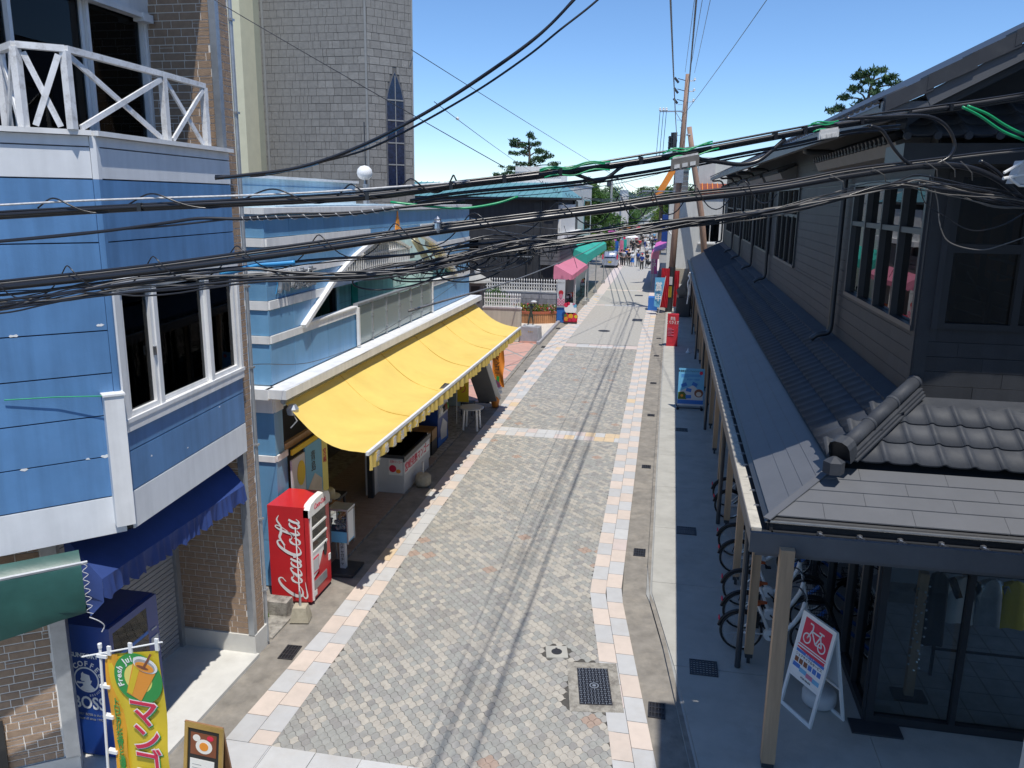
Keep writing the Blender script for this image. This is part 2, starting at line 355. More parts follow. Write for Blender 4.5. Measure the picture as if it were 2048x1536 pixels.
def lerp(a, b, t): return a + (b - a) * t
def interp(tab, y):
    if y <= tab[0][0]:
        (a, va), (b, vb) = tab[0], tab[1]
    elif y >= tab[-1][0]:
        (a, va), (b, vb) = tab[-2], tab[-1]
    else:
        for (a, va), (b, vb) in zip(tab, tab[1:]):
            if a <= y <= b: break
    return va + (vb - va) * (y - a) / (b - a)
def spline(pts, n=6):
    """Catmull-Rom through pts"""
    P = [Vector(p) for p in pts]; P = [P[0] * 2 - P[1]] + P + [P[-1] * 2 - P[-2]]; out_ = []
    for i in range(1, len(P) - 2):
        a, b, c, d = P[i - 1:i + 3]
        for k in range(n):
            t = k / n
            out_.append(0.5 * ((2 * b) + (c - a) * t + (2 * a - 5 * b + 4 * c - d) * t * t + (3 * b - a - 3 * c + d) * t ** 3))
    out_.append(P[-2]); return out_
CABLES = {
 'main_sleeve': [(-3.23,3.098,6.548),(-2.994,3.186,6.576),(-2.385,3.417,6.648),(-1.718,3.669,6.744),(-1.07,3.913,6.848),(-0.362,4.181,6.947),(-0.018,4.31,7.0),(0.436,4.482,7.057),(0.904,4.659,7.141),(1.306,4.811,7.2),(1.53,4.895,7.199),(1.74,4.974,7.13),(1.968,5.061,6.978),(2.41,5.227,6.704)],
 'main_messenger': [(-3.226,3.099,6.578),(-2.991,3.188,6.604),(-2.383,3.417,6.678),(-1.716,3.669,6.78),(-1.07,3.913,6.879),(-0.363,4.18,6.976),(-0.02,4.31,7.033),(0.511,4.51,7.098),(0.9,4.657,7.176),(1.302,4.809,7.231),(1.715,4.965,7.287),(2.288,5.182,7.345)],
 'b1': [(-3.219,3.074,6.468),(-2.981,3.164,6.522),(-2.702,3.269,6.554),(-2.373,3.393,6.611),(-1.994,3.537,6.656),(-1.737,3.634,6.644),(-1.383,3.767,6.636),(-1.064,3.888,6.704),(-0.714,4.02,6.773),(-0.355,4.155,6.829),(0.013,4.294,6.889),(0.391,4.437,6.94),(0.751,4.573,7.011),(1.118,4.712,7.103),(1.307,4.783,7.122),(1.593,4.891,7.08),(1.883,5.001,7.025),(2.352,5.178,6.928)],
 'b2': [(-3.251,3.101,6.44),(-3.011,3.191,6.49),(-2.667,3.321,6.534),(-2.332,3.448,6.607),(-1.928,3.6,6.615),(-1.665,3.7,6.614),(-1.35,3.819,6.664),(-0.957,3.967,6.731),(-0.528,4.129,6.801),(-0.112,4.286,6.867),(0.267,4.429,6.918),(0.654,4.575,6.989),(1.075,4.735,7.085),(1.351,4.839,7.097),(1.644,4.949,7.033),(1.904,5.048,7.004),(2.368,5.223,6.955)],
 'b3': [(-3.211,3.06,6.436),(-2.974,3.15,6.485),(-2.695,3.255,6.522),(-2.367,3.379,6.566),(-1.946,3.538,6.61),(-1.512,3.702,6.628),(-1.174,3.829,6.656),(-0.828,3.96,6.742),(-0.402,4.121,6.817),(-0.036,4.259,6.866),(0.315,4.392,6.914),(0.698,4.537,6.984),(1.142,4.704,7.093),(1.447,4.819,7.077),(1.879,4.982,7.009),(2.348,5.16,6.901)],
 'b4': [(-3.258,3.12,6.517),(-3.021,3.21,6.538),(-2.51,3.403,6.605),(-2.022,3.587,6.668),(-1.671,3.72,6.699),(-1.31,3.856,6.724),(-0.938,3.996,6.774),(-0.605,4.122,6.825),(-0.238,4.261,6.865),(0.139,4.403,6.914)],
 'upper_bundle': [(-3.292,3.213,6.877),(-3.054,3.303,6.897),(-2.564,3.488,6.935),(-2.054,3.681,6.967),(-1.52,3.882,7.002),(-1.221,3.995,7.043),(-1.01,4.075,7.076),(-0.723,4.183,7.115),(-0.431,4.294,7.16),(-0.132,4.406,7.211),(0.12,4.502,7.262),(0.533,4.658,7.348),(0.743,4.737,7.392),(1.038,4.848,7.444),(1.31,4.951,7.494),(1.588,5.056,7.539),(1.864,5.16,7.59),(2.302,5.326,7.677)],
 'upper_bundle2': [(-3.299,3.222,6.886),(-3.06,3.312,6.911),(-2.57,3.497,6.946),(-2.058,3.69,6.981),(-1.523,3.892,7.022),(-1.012,4.085,7.09),(-0.628,4.23,7.147),(-0.134,4.417,7.237),(0.119,4.512,7.283),(0.532,4.668,7.369),(1.037,4.859,7.471),(1.311,4.963,7.513),(1.867,5.172,7.607),(2.302,5.337,7.705)],
 'white_rope': [(-3.29,3.219,6.926),(-3.053,3.309,6.942),(-2.647,3.462,6.97),(-2.054,3.686,6.999),(-1.701,3.819,7.021),(-1.338,3.957,7.053),(-1.011,4.08,7.085)],
 'mid1': [(-3.286,3.188,6.761),(-3.048,3.277,6.778),(-2.681,3.416,6.819),(-2.366,3.535,6.867),(-2.217,3.591,6.89),(-2.045,3.656,6.889),(-1.87,3.722,6.898),(-1.558,3.84,6.918),(-1.329,3.926,6.952),(-1.027,4.041,6.987)],
 'mid2': [(-3.285,3.188,6.765),(-3.048,3.278,6.782),(-2.64,3.432,6.828),(-2.367,3.535,6.853),(-2.045,3.656,6.894),(-1.87,3.723,6.915),(-1.558,3.84,6.927),(-1.191,3.979,6.97),(-1.027,4.041,6.982)],
 'loop1': [(-0.555,4.258,7.146),(-0.48,4.286,7.12),(-0.405,4.315,7.099),(-0.343,4.338,7.115),(-0.282,4.361,7.163),(-0.228,4.381,7.19)],
 'lower_upper': [(-1.299,3.994,6.984),(-1.111,4.065,7.02),(-0.872,4.155,7.049),(-0.629,4.247,7.073),(-0.381,4.34,7.107),(-0.054,4.464,7.166),(0.332,4.609,7.248),(0.647,4.728,7.315),(0.913,4.829,7.381),(1.188,4.933,7.415)],
 'sag': [(0.082,4.499,7.254),(0.123,4.514,7.217),(0.228,4.554,7.204),(0.334,4.594,7.194),(0.426,4.628,7.214),(0.501,4.657,7.272),(0.562,4.68,7.329)],
 'up1': [(-2.222,3.756,7.082),(-2.088,3.807,7.099),(-1.839,3.901,7.142),(-1.561,4.006,7.249),(-1.255,4.121,7.417),(-0.947,4.238,7.629),(-0.709,4.327,7.814),(-0.549,4.388,7.982),(-0.357,4.46,8.201)],
 'up1b': [(-2.227,3.765,7.077),(-2.071,3.824,7.097),(-1.798,3.928,7.15),(-1.53,4.029,7.261),(-1.234,4.14,7.428),(-0.925,4.257,7.641),(-0.699,4.342,7.822),(-0.546,4.4,7.996),(-0.346,4.476,8.217)],
 'up2': [(-2.234,3.779,7.092),(-2.011,3.864,7.101),(-1.734,3.968,7.174),(-1.477,4.065,7.263),(-1.072,4.218,7.498),(-0.784,4.327,7.702),(-0.617,4.39,7.843),(-0.437,4.458,7.994),(-0.212,4.543,8.218)],
 'thin1': [(-2.245,3.692,7.943),(-2.003,3.783,7.801),(-1.578,3.944,7.559),(-1.088,4.129,7.284),(-0.859,4.215,7.157)],
 'circ1': [(0.846,4.637,7.426),(1.031,4.707,7.441),(1.272,4.798,7.453),(1.388,4.842,7.412),(1.453,4.866,7.324),(1.442,4.862,7.26),(1.386,4.841,7.22),(1.338,4.823,7.206)],
 'circ2': [(0.983,4.688,7.395),(1.052,4.715,7.372),(1.131,4.745,7.278),(1.207,4.773,7.216),(1.307,4.811,7.19),(1.389,4.842,7.204)],
 'green_r': [(1.499,4.883,7.511),(1.616,4.928,7.474),(1.723,4.968,7.421),(1.838,5.012,7.378),(2.056,5.094,7.326)],
 'green_r2': [(1.472,4.873,7.505),(1.575,4.912,7.463),(1.713,4.964,7.39),(1.843,5.013,7.347)],
 'right_arc': [(1.61,4.925,7.232),(1.702,4.96,7.187),(1.8,4.997,7.11),(1.897,5.034,7.018),(2.011,5.077,6.897)],
 'cat1': [(1.34,4.823,7.154),(1.399,4.846,7.024),(1.431,4.858,6.892),(1.501,4.884,6.798),(1.68,4.952,6.758),(1.821,5.005,6.791),(1.961,5.058,6.841)],
 'cat2': [(1.284,4.802,7.114),(1.331,4.82,7.01),(1.438,4.86,6.945),(1.606,4.924,6.866),(1.777,4.988,6.889),(1.939,5.05,6.978)],
 'shop_drop': [(-6.22,10.187,4.629),(-6.22,11.462,4.429),(-6.22,13.252,4.105),(-6.22,15.654,4.008),(-6.22,16.852,4.071),(-6.22,18.988,4.182),(-6.22,21.668,4.378),(-6.22,24.798,4.627),(-6.22,27.645,4.756)],
}

# ================================================================ GROUND AND STREET
mb = MB(); mb.box(-900, 900, -300, 1500, -0.4, -0.06)
struct(mb.build('ground', 'ground'))
LI = [(7.6, -4.72), (8.5, -4.76), (11.4, -4.77), (15, -4.88), (23.5, -4.96), (39, -4.92), (55, -4.85), (78, -4.9), (130, -5.6)]
LO = [(7.6, -5.42), (8.9, -5.42), (11.4, -5.34), (15, -5.40), (19.8, -5.46), (27, -5.52), (33.7, -5.68), (43.7, -5.82), (46, -5.62), (60, -5.55), (78, -5.7), (130, -6.4)]
RI = [(7.6, -0.14), (10.41, -0.59), (13.7, -1.12), (23.5, -1.22), (40, -1.36), (54, -1.36), (78, -1.6), (130, -2.6)]
RO = [(7.6, 0.42), (9.27, 0.16), (13.72, -0.55), (22.2, -0.61), (28.7, -0.66), (49, -0.70), (60, -0.68), (78, -0.9), (130, -1.9)]
KR = [(7.6, 0.84), (9.2, 0.60), (13.1, 0.08), (13.8, -0.10), (20.5, -0.13), (40, -0.17), (62, -0.15), (78, -0.3)]
def strip(name, ta, tb, y0, y1, z, m, step=1.5, parent=None):
    mb = MB(); ys = [y0]
    while ys[-1] < y1 - 1e-6: ys.append(min(ys[-1] + step, y1))
    for a, b in zip(ys, ys[1:]):
        mb.quad((interp(ta, a), a, z), (interp(tb, a), a, z), (interp(tb, b), b, z), (interp(ta, b), b, z))
    return mb.build(name, m, parent)
street = struct(strip('street', LO, RO, 3.0, 130, -0.014, 'bed'))
# far part of the street, where single pavers can no longer be told apart
M['farpave'] = mat('far paving', (0.40, 0.385, 0.35), 0.85, var=0.16, scale=7, dirt=(0.33, 0.33, 0.32), dirtamt=0.5, dscale=5)
strip('far_paving', LI, RI, 39.9, 130, -0.002, 'farpave', parent=street)
struct(strip('gutter_strip', [(0, -7.4), (200, -7.4)], LO, 3.0, 130, -0.022, 'gutter'))
struct(strip('gutter_strip', RO, KR, 3.0, 78, -0.022, 'gutter'))

# interlocking pavers, laid diagonally
s_ = 0.1185; ang = R(43.3)
ua = np.array([math.cos(ang), math.sin(ang)]) * s_; va = np.array([math.sin(ang), -math.cos(ang)]) * s_
def paver_outline():
    pts = []; d = 0.085
    for (o, e, pn) in (((-.5, -.5), (1, 0), (0, 1)), ((.5, -.5), (0, 1), (1, 0)), ((.5, .5), (-1, 0), (0, 1)), ((-.5, .5), (0, -1), (1, 0))):
        for t, k in ((0, 0), (0.24, 1), (0.76, -1)):
            kk = k if e[0] + e[1] > 0 else -k
            pts.append((o[0] + e[0] * t + pn[0] * d * kk, o[1] + e[1] * t + pn[1] * d * kk))
    return np.array(pts)
PO = paver_outline() * 0.968
PW = PO[:, :1] * ua[None] + PO[:, 1:] * va[None]       # world offsets
PAL = [(0.445, 0.415, 0.36), (0.425, 0.395, 0.345), (0.405, 0.38, 0.335), (0.33, 0.33, 0.305), (0.31, 0.305, 0.285), (0.285, 0.275, 0.26), (0.345, 0.335, 0.315), (0.38, 0.285, 0.23)]
M['paver'] = mat('paver concrete', (1, 1, 1), 0.85, var=0.13, scale=9, bump=0.2, bscale=140, attr='Col', dirt=(0.27, 0.25, 0.215), dirtamt=0.55, dscale=0.55)
def colour_mesh(me, cols):
    at = me.color_attributes.new('Col', 'FLOAT_COLOR', 'CORNER')
    buf = []
    for p, c in zip(me.polygons, cols): buf += [c[0], c[1], c[2], 1] * p.loop_total
    at.data.foreach_set('color', buf)
cells = []
seams = [(3.0, 7.42), (8.5, 23.22), (24.08, 38.85), ]
manh = [(-1.14, -0.38, 10.10, 11.36), (-1.62, -1.25, 11.35, 11.72)]
for i in range(-400, 400):
    for j in range(-400, 400):
        c = i * ua + j * va + np.array([-3.0, 15.0])
        y = c[1]
        if y < 8.4 or y > 39: continue
        if not any(a - 0.07 < y < b + 0.07 for a, b in seams): continue
        if not (interp(LI, y) - 0.03 < c[0] < interp(RI, y) + 0.03): continue
        if any(a < c[0] < b and p < y < q for a, b, p, q in manh): continue
        cells.append((i, j, c[0], y))
def paver_col(i, j):
    h = random.Random(i * 7919 + j * 104729)
    k = random.Random((i // 2) * 77 + (j // 2) * 991)
    if k.random() < 0.013: return 7
    r_ = h.random()
    stripe = random.Random(((i) // 1) * 13 + (j // 5) * 7).random() < 0.42
    if r_ < (0.62 if stripe else 0.17): return h.choice((0, 0, 1, 2))
    return h.choice((3, 3, 3, 4, 4, 5, 6))
cells.sort(key=lambda c: c[3] ** 2 + (c[2]) ** 2)
def paver_mesh(ci):
    mb = MB(); n = len(PW); k = 0.93
    vs = [(p[0] * k, p[1] * k, 0.0) for p in PW] + [(p[0], p[1], -0.004) for p in PW] + [(p[0], p[1], -0.02) for p in PW]
    fs = [tuple(range(n))] + [(n + a, n + (a + 1) % n, (a + 1) % n, a) for a in range(n)] + [(2 * n + a, 2 * n + (a + 1) % n, n + (a + 1) % n, n + a) for a in range(n)]
    me = bpy.data.meshes.new('paver'); me.from_pydata(vs, [], fs); me.materials.append(M['paver']); me.update()
    colour_mesh(me, [PAL[ci]] * len(me.polygons)); return me
PM = [paver_mesh(c) for c in range(8)]
for (i, j, x, y) in cells[:300]:
    o = bpy.data.objects.new('paver', PM[paver_col(i, j)]); COL.objects.link(o); o.parent = street
    o.location = (x, y, rnd.uniform(-0.002, 0.0015))
vs, fs, cc = [], [], []
n = len(PW)
for (i, j, x, y) in cells[300:]:
    o0 = len(vs); dz = random.Random(i * 31 + j).uniform(-0.0018, 0.001)
    near = y < 26
    if near:
        vs += [(x + p[0] * 0.93, y + p[1] * 0.93, dz) for p in PW] + [(x + p[0], y + p[1], dz - 0.005) for p in PW]
        fs.append(tuple(range(o0, o0 + n))); fs += [(o0 + n + a, o0 + n + (a + 1) % n, o0 + (a + 1) % n, o0 + a) for a in range(n)]
        cc += [PAL[paver_col(i, j)]] * (n + 1)
    else:
        vs += [(x + p[0], y + p[1], dz) for p in PW]; fs.append(tuple(range(o0, o0 + n))); cc.append(PAL[paver_col(i, j)])
me = bpy.data.meshes.new('paver_field'); me.from_pydata(vs, [], fs); me.materials.append(M['paver']); me.update(); colour_mesh(me, cc)
o = bpy.data.objects.new('paver_field', me); COL.objects.link(o); o.parent = street; o['kind'] = 'stuff'

# border slabs
TCOL = dict(p=(0.63, 0.535, 0.46), b=(0.50, 0.50, 0.495), g=(0.54, 0.54, 0.53), o=(0.66, 0.51, 0.33), k=(0.60, 0.51, 0.47))
for k, c in TCOL.items(): M['slab_' + k] = mat('border slab ' + k, c, 0.7, var=0.05, scale=5, bump=0.05, bscale=90, dirt=(0.42, 0.38, 0.33), dirtamt=0.3, dscale=1.7, rv=0.05)
slabs = 0; far_mb = {k: MB() for k in TCOL}
def slab_quad(a, b, c, d, k, parent, single):
    P = [Vector((*p, 0)) for p in (a, b, c, d)]; ce = sum(P, Vector()) / 4
    P = [ce + (p - ce) * (1 - 0.007 / max((p - ce).length, 0.05)) for p in P]
    mb = MB() if single else far_mb[k]
    mb.add([(p.x, p.y, 0.004) for p in P] + [(p.x, p.y, -0.03) for p in P], [(0, 1, 2, 3), (0, 4, 5, 1), (1, 5, 6, 2), (2, 6, 7, 3), (3, 7, 4, 0)])
    if single: mb.build('border_slab', 'slab_' + k, parent)
def band(tabA, tabB, y0, y1, cols, parent, L=0.56, stag=0.28, single_to=24, odd=0.06):
    for c in range(cols):
        y = y0 - (stag if c % 2 else 0.0); idx = c
        while y < y1:
            a, b = max(y, y0), min(y + L, y1)
            if b - a > 0.02:
                xs = [(lerp(interp(tabA, q), interp(tabB, q), c / cols), lerp(interp(tabA, q), interp(tabB, q), (c + 1) / cols)) for q in (a, b)]
                k = 'p' if idx % 2 else 'b'
                if rnd.random() < odd: k = rnd.choice('gok')
                slab_quad((xs[0][0], a), (xs[0][1], a), (xs[1][1], b), (xs[1][0], b), k, parent, b < single_to)
            y += L; idx += 1
band(LO, LI, 8.5, 29, 2, street, odd=0.14)
band(LO, LI, 29, 62, 3, street)
band(RI, RO, 3.0, 62, 2, street)
xl, xr = -5.4, -0.3
for (ya, yb) in ((7.42, 7.95), (7.95, 8.5)):
    x = -5.4
    while x < interp(RI, ya) - 0.02:
        x2 = min(x + 0.62, interp(RI, ya))
        if x < -4.77 and yb > 8: x2 = min(x2, -4.76)
        slab_quad((x, ya), (x2, ya), (x2, yb), (x, yb), rnd.choice('gggkb'), street, True); x = x2
for (ya, yb) in ((23.22, 23.65), (23.65, 24.08)):
    x = interp(LI, ya)
    while x < interp(RI, ya) - 0.02:
        x2 = min(x + 0.30, interp(RI, ya)); slab_quad((x, ya), (x2, ya), (x2, yb), (x, yb), rnd.choice('gggkkbpoo'), street, True); x = x2
for (ya, yb) in ((38.9, 39.35), (39.35, 39.8), (55.2, 55.8), (65.0, 65.6)):
    x = interp(LI, ya)
    while x < interp(RI, ya) - 0.02:
        x2 = min(x + 0.6, interp(RI, ya)); slab_quad((x, ya), (x2, ya), (x2, yb), (x, yb), rnd.choice('kkpbg'), street, False); x = x2
for k, mb in far_mb.items():
    o = mb.build('border_slabs', 'slab_' + k, street)
    if o: o['kind'] = 'stuff'
strip('far_border', LO, LI, 62, 130, 0.002, 'slab_k', parent=street); strip('far_border', RI, RO, 62, 130, 0.002, 'slab_k', parent=street)

# right walkway: pale strip and shaded slabs under the canopy
walk = struct(strip('walkway', KR, [(0, 9), (200, 9)], 3.0, 62, 0.02, 'gutter'))
js = [3.0, 6.1, 8.8, 11.46, 14.24, 16.9, 19.55, 22.2, 24.9, 27.5, 30.2, 33, 36, 39.2]
while js[-1] < 60: js.append(js[-1] + 3)
for a, b in zip(js, js[1:]):
    for (c0, c1) in ((0, 1), (1, 2)):
        def X(q, c): return (interp(KR, q) + 0.10, 2.98, 9.0)[c]
        mb = MB(); ys = [a + 0.006] + ([13.78] if a < 13.78 < b else []) + [b - 0.006]
        for p, q in zip(ys, ys[1:]):
            A = [(X(p, c0), p), (X(p, c1) - 0.006, p), (X(q, c1) - 0.006, q), (X(q, c0), q)]
            mb.add([(x, y, 0.045) for x, y in A] + [(x, y, -0.03) for x, y in A], [(0, 1, 2, 3), (0, 4, 5, 1), (1, 5, 6, 2), (2, 6, 7, 3), (3, 7, 4, 0)])
        mb.build('walk_slab', 'walk', walk)
kb = MB(); ys = [3.0, 9.2, 13.1, 13.8, 20.5, 40, 62]
for p, q in zip(ys, ys[1:]):
    a, b = interp(KR, p), interp(KR, q)
    kb.add([(a, p, 0.0), (a + 0.1, p, 0.03), (b + 0.1, q, 0.03), (b, q, 0.0), (a, p, -0.03), (b, q, -0.03)], [(0, 1, 2, 3), (4, 0, 3, 5)])
kb.build('kerb', 'conc', walk)

def grate(x, y, w_, l_, z, label, rot=0.0, m='iron', grid=False, pit='black'):
    t = thing('drain_grate', label, 'grate', (x, y, z), rot, 'drain grates in the pavement')
    fr = MB()
    fr.box(-w_ / 2, w_ / 2, -l_ / 2, -l_ / 2 + 0.02, -0.01, 0.008); fr.box(-w_ / 2, w_ / 2, l_ / 2 - 0.02, l_ / 2, -0.01, 0.008)
    fr.box(-w_ / 2, -w_ / 2 + 0.02, -l_ / 2, l_ / 2, -0.01, 0.0085); fr.box(w_ / 2 - 0.02, w_ / 2, -l_ / 2, l_ / 2, -0.01, 0.0085)
    fr.build('frame', m, t, local=True)
    bm_ = MB(); nb = max(3, int(w_ / 0.045))
    for k in range(1, nb):
        x0 = -w_ / 2 + w_ * k / nb; bm_.box(x0 - 0.008, x0 + 0.008, -l_ / 2 + 0.01, l_ / 2 - 0.01, -0.008, 0.006)
    for k in range(1, (max(3, int(l_ / 0.06)) if grid else 3)):
        nn = (max(3, int(l_ / 0.06)) if grid else 3)
        y0 = -l_ / 2 + l_ * k / nn; bm_.box(-w_ / 2 + 0.01, w_ / 2 - 0.01, y0 - 0.009, y0 + 0.009, -0.008, 0.0065)
    bm_.build('bars', m, t, local=True)
    p = MB(); p.box(-w_ / 2 + 0.005, w_ / 2 - 0.005, -l_ / 2 + 0.005, l_ / 2 - 0.005, -0.012, -0.006); p.build('pit', pit, t, local=True)
    return t
for k, (x, y) in enumerate([(0.16, 10.35), (-0.29, 15.62), (-0.33, 21.2), (-0.35, 26.7), (-0.39, 31.7), (-0.39, 37.6), (-0.37, 42.6)]):
    grate(x, y, 0.24, 0.36 if k < 2 else 0.26, -0.015, ['iron gutter grate beside the shaded walkway, nearest the camera', 'iron gutter grate where the right border bends', 'iron gutter grate beside the third walkway slab', 'iron gutter grate level with the crossing paver band',
          'iron gutter grate level with the blue information board', 'small gutter grate just before the red sign pillar', 'small gutter grate beside the red sign pillar'][k])
for k, (x, y) in enumerate([(-5.55, 10.65), (-5.62, 32.75), (-5.82, 38.5), (-5.95, 44.5)]):
    grate(x, y, 0.24, 0.4, -0.015, ['iron grate in the left gutter below the brick house corner', 'iron grate in the left gutter beside the pink tiled forecourt', 'iron grate in the left gutter beside the statue plinth', 'iron grate in the left gutter next to the plank planter'][k], 0.05)
for k, (x, y, a, b) in enumerate([(0.84, 11.48, 0.42, 0.42), (0.66, 16.82, 0.42, 0.42), (0.63, 24.9, 0.38, 0.36)]):
    grate(x, y, a, b, 0.050, ['blue-grey square grid in the walkway nearest the bicycle sign', 'blue-grey square grid in the walkway beside the parked bicycles', 'square grid in the walkway just before the information board'][k], m='dmetal', grid=True)

# rectangular iron cover with concrete surround
t = thing('manhole_cover', 'rectangular black iron cover in a rough concrete surround', 'manhole cover', (-0.76, 10.72, 0.0), 0.155)
mb = MB(); mb.box(-0.38, 0.38, -0.62, 0.62, -0.02, 0.005); mb.build('surround', 'rough', t, local=True)
mb = MB(); mb.box(-0.235, 0.235, -0.46, 0.46, -0.02, 0.010); mb.build('rim', 'iron', t, local=True)
mb = MB(); mb.box(-0.215, 0.215, -0.44, 0.44, 0.0, 0.012); mb.build('plate', 'black', t, local=True)
mb = MB()
for i in range(9):
    for j in range(19):
        x0, y0 = -0.2 + i * 0.05 - 0.0, -0.43 + j * 0.048
        if (x0) ** 2 + (y0) ** 2 < 0.008: continue
        if (i + j) % 2: mb.box(x0 - 0.004, x0 + 0.004, y0 - 0.02, y0 + 0.02, 0.012, 0.016)
        else: mb.box(x0 - 0.02, x0 + 0.02, y0 - 0.004, y0 + 0.004, 0.012, 0.016)
mb.build('tread', 'galv', t, local=True)
mb = MB(); mb.lathe([(0.07, 0.012), (0.07, 0.017), (0.052, 0.017), (0.052, 0.012)], seg=20); mb.lathe([(0.03, 0.012), (0.03, 0.017), (0.016, 0.017)], seg=14)
mb.build('emblem', 'galv', t, local=True)
t = thing('valve_cover', 'small round valve cover set in a square concrete block', 'valve cover', (-1.43, 11.53, 0.0), 0.2)
mb = MB(); mb.box(-0.17, 0.17, -0.17, 0.17, -0.02, 0.004); mb.build('block', 'walk', t, local=True)
mb = MB(); mb.lathe([(0.085, 0.0), (0.085, 0.010), (0.07, 0.010), (0.07, 0.007), (0.0001, 0.007)], seg=18); mb.box(-0.015, 0.015, 0.08, 0.11, 0, 0.01); mb.build('lid', 'iron', t, local=True)
t = MB(); t.lathe([(0.33, -0.01), (0.33, 0.006), (0.3, 0.006), (0.3, 0.003), (0.001, 0.003)], (-3.36, 44.2, 0), seg=24)
tag(t.build('manhole_cover', 'iron'), 'round dark manhole cover in the middle of the street', 'manhole cover')
t = MB(); t.box(-2.05, -1.45, 48.4, 49.4, -0.01, 0.006); tag(t.build('manhole_cover', 'iron'), 'square dark manhole cover right of centre in the far street', 'manhole cover')
tag(MB().box(-2.5, -1.9, 61.6, 62.4, -0.01, 0.006).build('manhole_cover', 'iron'), 'farthest small manhole cover, just before the walkers', 'manhole cover')

# ================================================================ BLUE AND WHITE HOUSE ON THE LEFT
PC = {}
def piece(name, F, u, z, w_, h_, m, parent, th=0.012, d=0.0, gap=0.0):
    key = (name, round(w_, 2), round(h_, 3), th, m)
    if key not in PC:
        mb = MB(); e = min(0.004, th * 0.4)
        mb.add([(0, 0, 0), (key[1], 0, 0), (key[1], 0, key[2]), (0, 0, key[2]), (e, -th, e), (key[1] - e, -th, e), (key[1] - e, -th, key[2] - e), (e, -th, key[2] - e)],
               [(0, 1, 5, 4), (1, 2, 6, 5), (2, 3, 7, 6), (3, 0, 4, 7), (4, 5, 6, 7)])
        me = bpy.data.meshes.new(name); me.from_pydata(mb.v, [], mb.f); me.materials.append(M[m]); me.update(); PC[key] = me
    o = bpy.data.objects.new(name, PC[key]); COL.objects.link(o); o.parent = parent
    o.location = F(u, z, d) - (wloc(parent) if parent else Vector()); o.rotation_euler = (0, 0, math.atan2(F.U.y, F.U.x))
    return o
def brickwork(F, u0, u1, z0, z1, rows_out, seed=1, rh=0.1, g=0.013):
    q = random.Random(seed); z = z0
    while z < z1 - 0.02:
        h = min(rh, z1 - z); u = u0 - q.random() * 0.15
        while u < u1:
            w_ = q.choice((0.13, 0.2, 0.2, 0.26, 0.31)); a, b = max(u, u0), min(u + w_, u1)
            if b - a > 0.03:
                if q.random() < 0.24 and h > 0.08:
                    rows_out.append((F, a, z, b - a - g, 0.052)); rows_out.append((F, a, z + 0.06, b - a - g, h - 0.06 - g))
                else: rows_out.append((F, a, z, b - a - g, h - g))
            u += w_
        z += h
def laybricks(lst, parent, name, m, single, th=0.014):
    for (F, u, z, a, b) in lst[:single]: piece(name, F, u, z, a, b, m, parent, th)
    mb = MB()
    for (F, u, z, a, b) in lst[single:]: mb.fbox(F, u, u + a, z, z + b, -0.002, th)
    o = mb.build(name + '_courses', m, parent)
    if o: o['kind'] = 'stuff'

H1 = thing('corner_house', 'blue and white house with a brown brick wing wall and an X-braced white balcony', 'house', (-7.5, 8.5, 0))
C1, PR = (-5.73, 7.5, 0), (-5.95, 10.45, 0)
FR = Face(C1, (PR[0] - C1[0], PR[1] - C1[1], 0)); LR = 2.958
FL = Face(C1, (0.6965, 0.7176, 0))
WZ0, WZ1 = 4.56, 6.02
# hollow shell behind the cladding
mb = MB()
mb.fbox(FR, 0, LR, 3.36, WZ0 - 0.02, -0.2, -0.02); mb.fbox(FR, 0, LR, WZ1 + 0.02, 7.55, -0.2, -0.021)
mb.fbox(FL, -4.5, 0, 3.36, 7.55, -0.2, -0.022); mb.add([(-5.75, 7.5, 3.35), (-5.97, 10.44, 3.35), (-12, 10.44, 3.35), (-12, 4.3, 3.35), (-8.85, 4.3, 3.35)], [(0, 1, 2, 3, 4)])
mb.add([(-5.76, 7.5, 7.55), (-5.97, 10.44, 7.55), (-12, 10.44, 7.55), (-12, 4.3, 7.55), (-8.85, 4.3, 7.55)], [(0, 1, 2, 3, 4)])
mb.build('wall', 'dark', H1)
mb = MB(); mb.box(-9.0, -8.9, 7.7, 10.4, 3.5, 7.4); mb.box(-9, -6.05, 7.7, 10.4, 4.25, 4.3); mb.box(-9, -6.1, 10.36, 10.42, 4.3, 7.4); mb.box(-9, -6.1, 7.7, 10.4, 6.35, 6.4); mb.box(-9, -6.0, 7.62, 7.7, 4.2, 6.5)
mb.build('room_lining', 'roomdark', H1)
PAN = [3.775 + 0.4555 * k for k in range(8)]; PAN[-1] = 7.14
# cladding boards, each one a board
def boards(F, u0, u1, rows, m, d=0.0, th=0.022, hole=None):
    for a, b in zip(rows, rows[1:]):
        segs = [(a, b)]
        if hole:
            segs = []
            if a < hole[0]: segs.append((a, min(b, hole[0])))
            if b > hole[1]: segs.append((max(a, hole[1]), b))
        for p, q in segs:
            if q - p > 0.04: piece('cladding_board', F, u0, p + 0.004, u1 - u0, q - p - 0.008, m, H1, th, d - th)
boards(FR, 0.055, LR - 0.01, PAN, 'blue', hole=(WZ0 - 0.1, WZ1 + 0.1))
boards(FL, -4.5, -0.055, PAN, 'blue')
mb = MB(); mb.fbox(FR, -0.005, 0.05, 3.775, 7.14, -0.03, 0.012); mb.fbox(FL, -0.05, 0.005, 3.775, 7.14, -0.03, 0.012); mb.build('corner_trim', 'blue', H1)
mb = MB(); mb.fbox(FR, -0.005, 0.05, 7.14, 7.56, -0.03, 0.013); mb.fbox(FL, -0.05, 0.005, 7.14, 7.56, -0.03, 0.013); mb.build('corner_trim', 'white', H1)
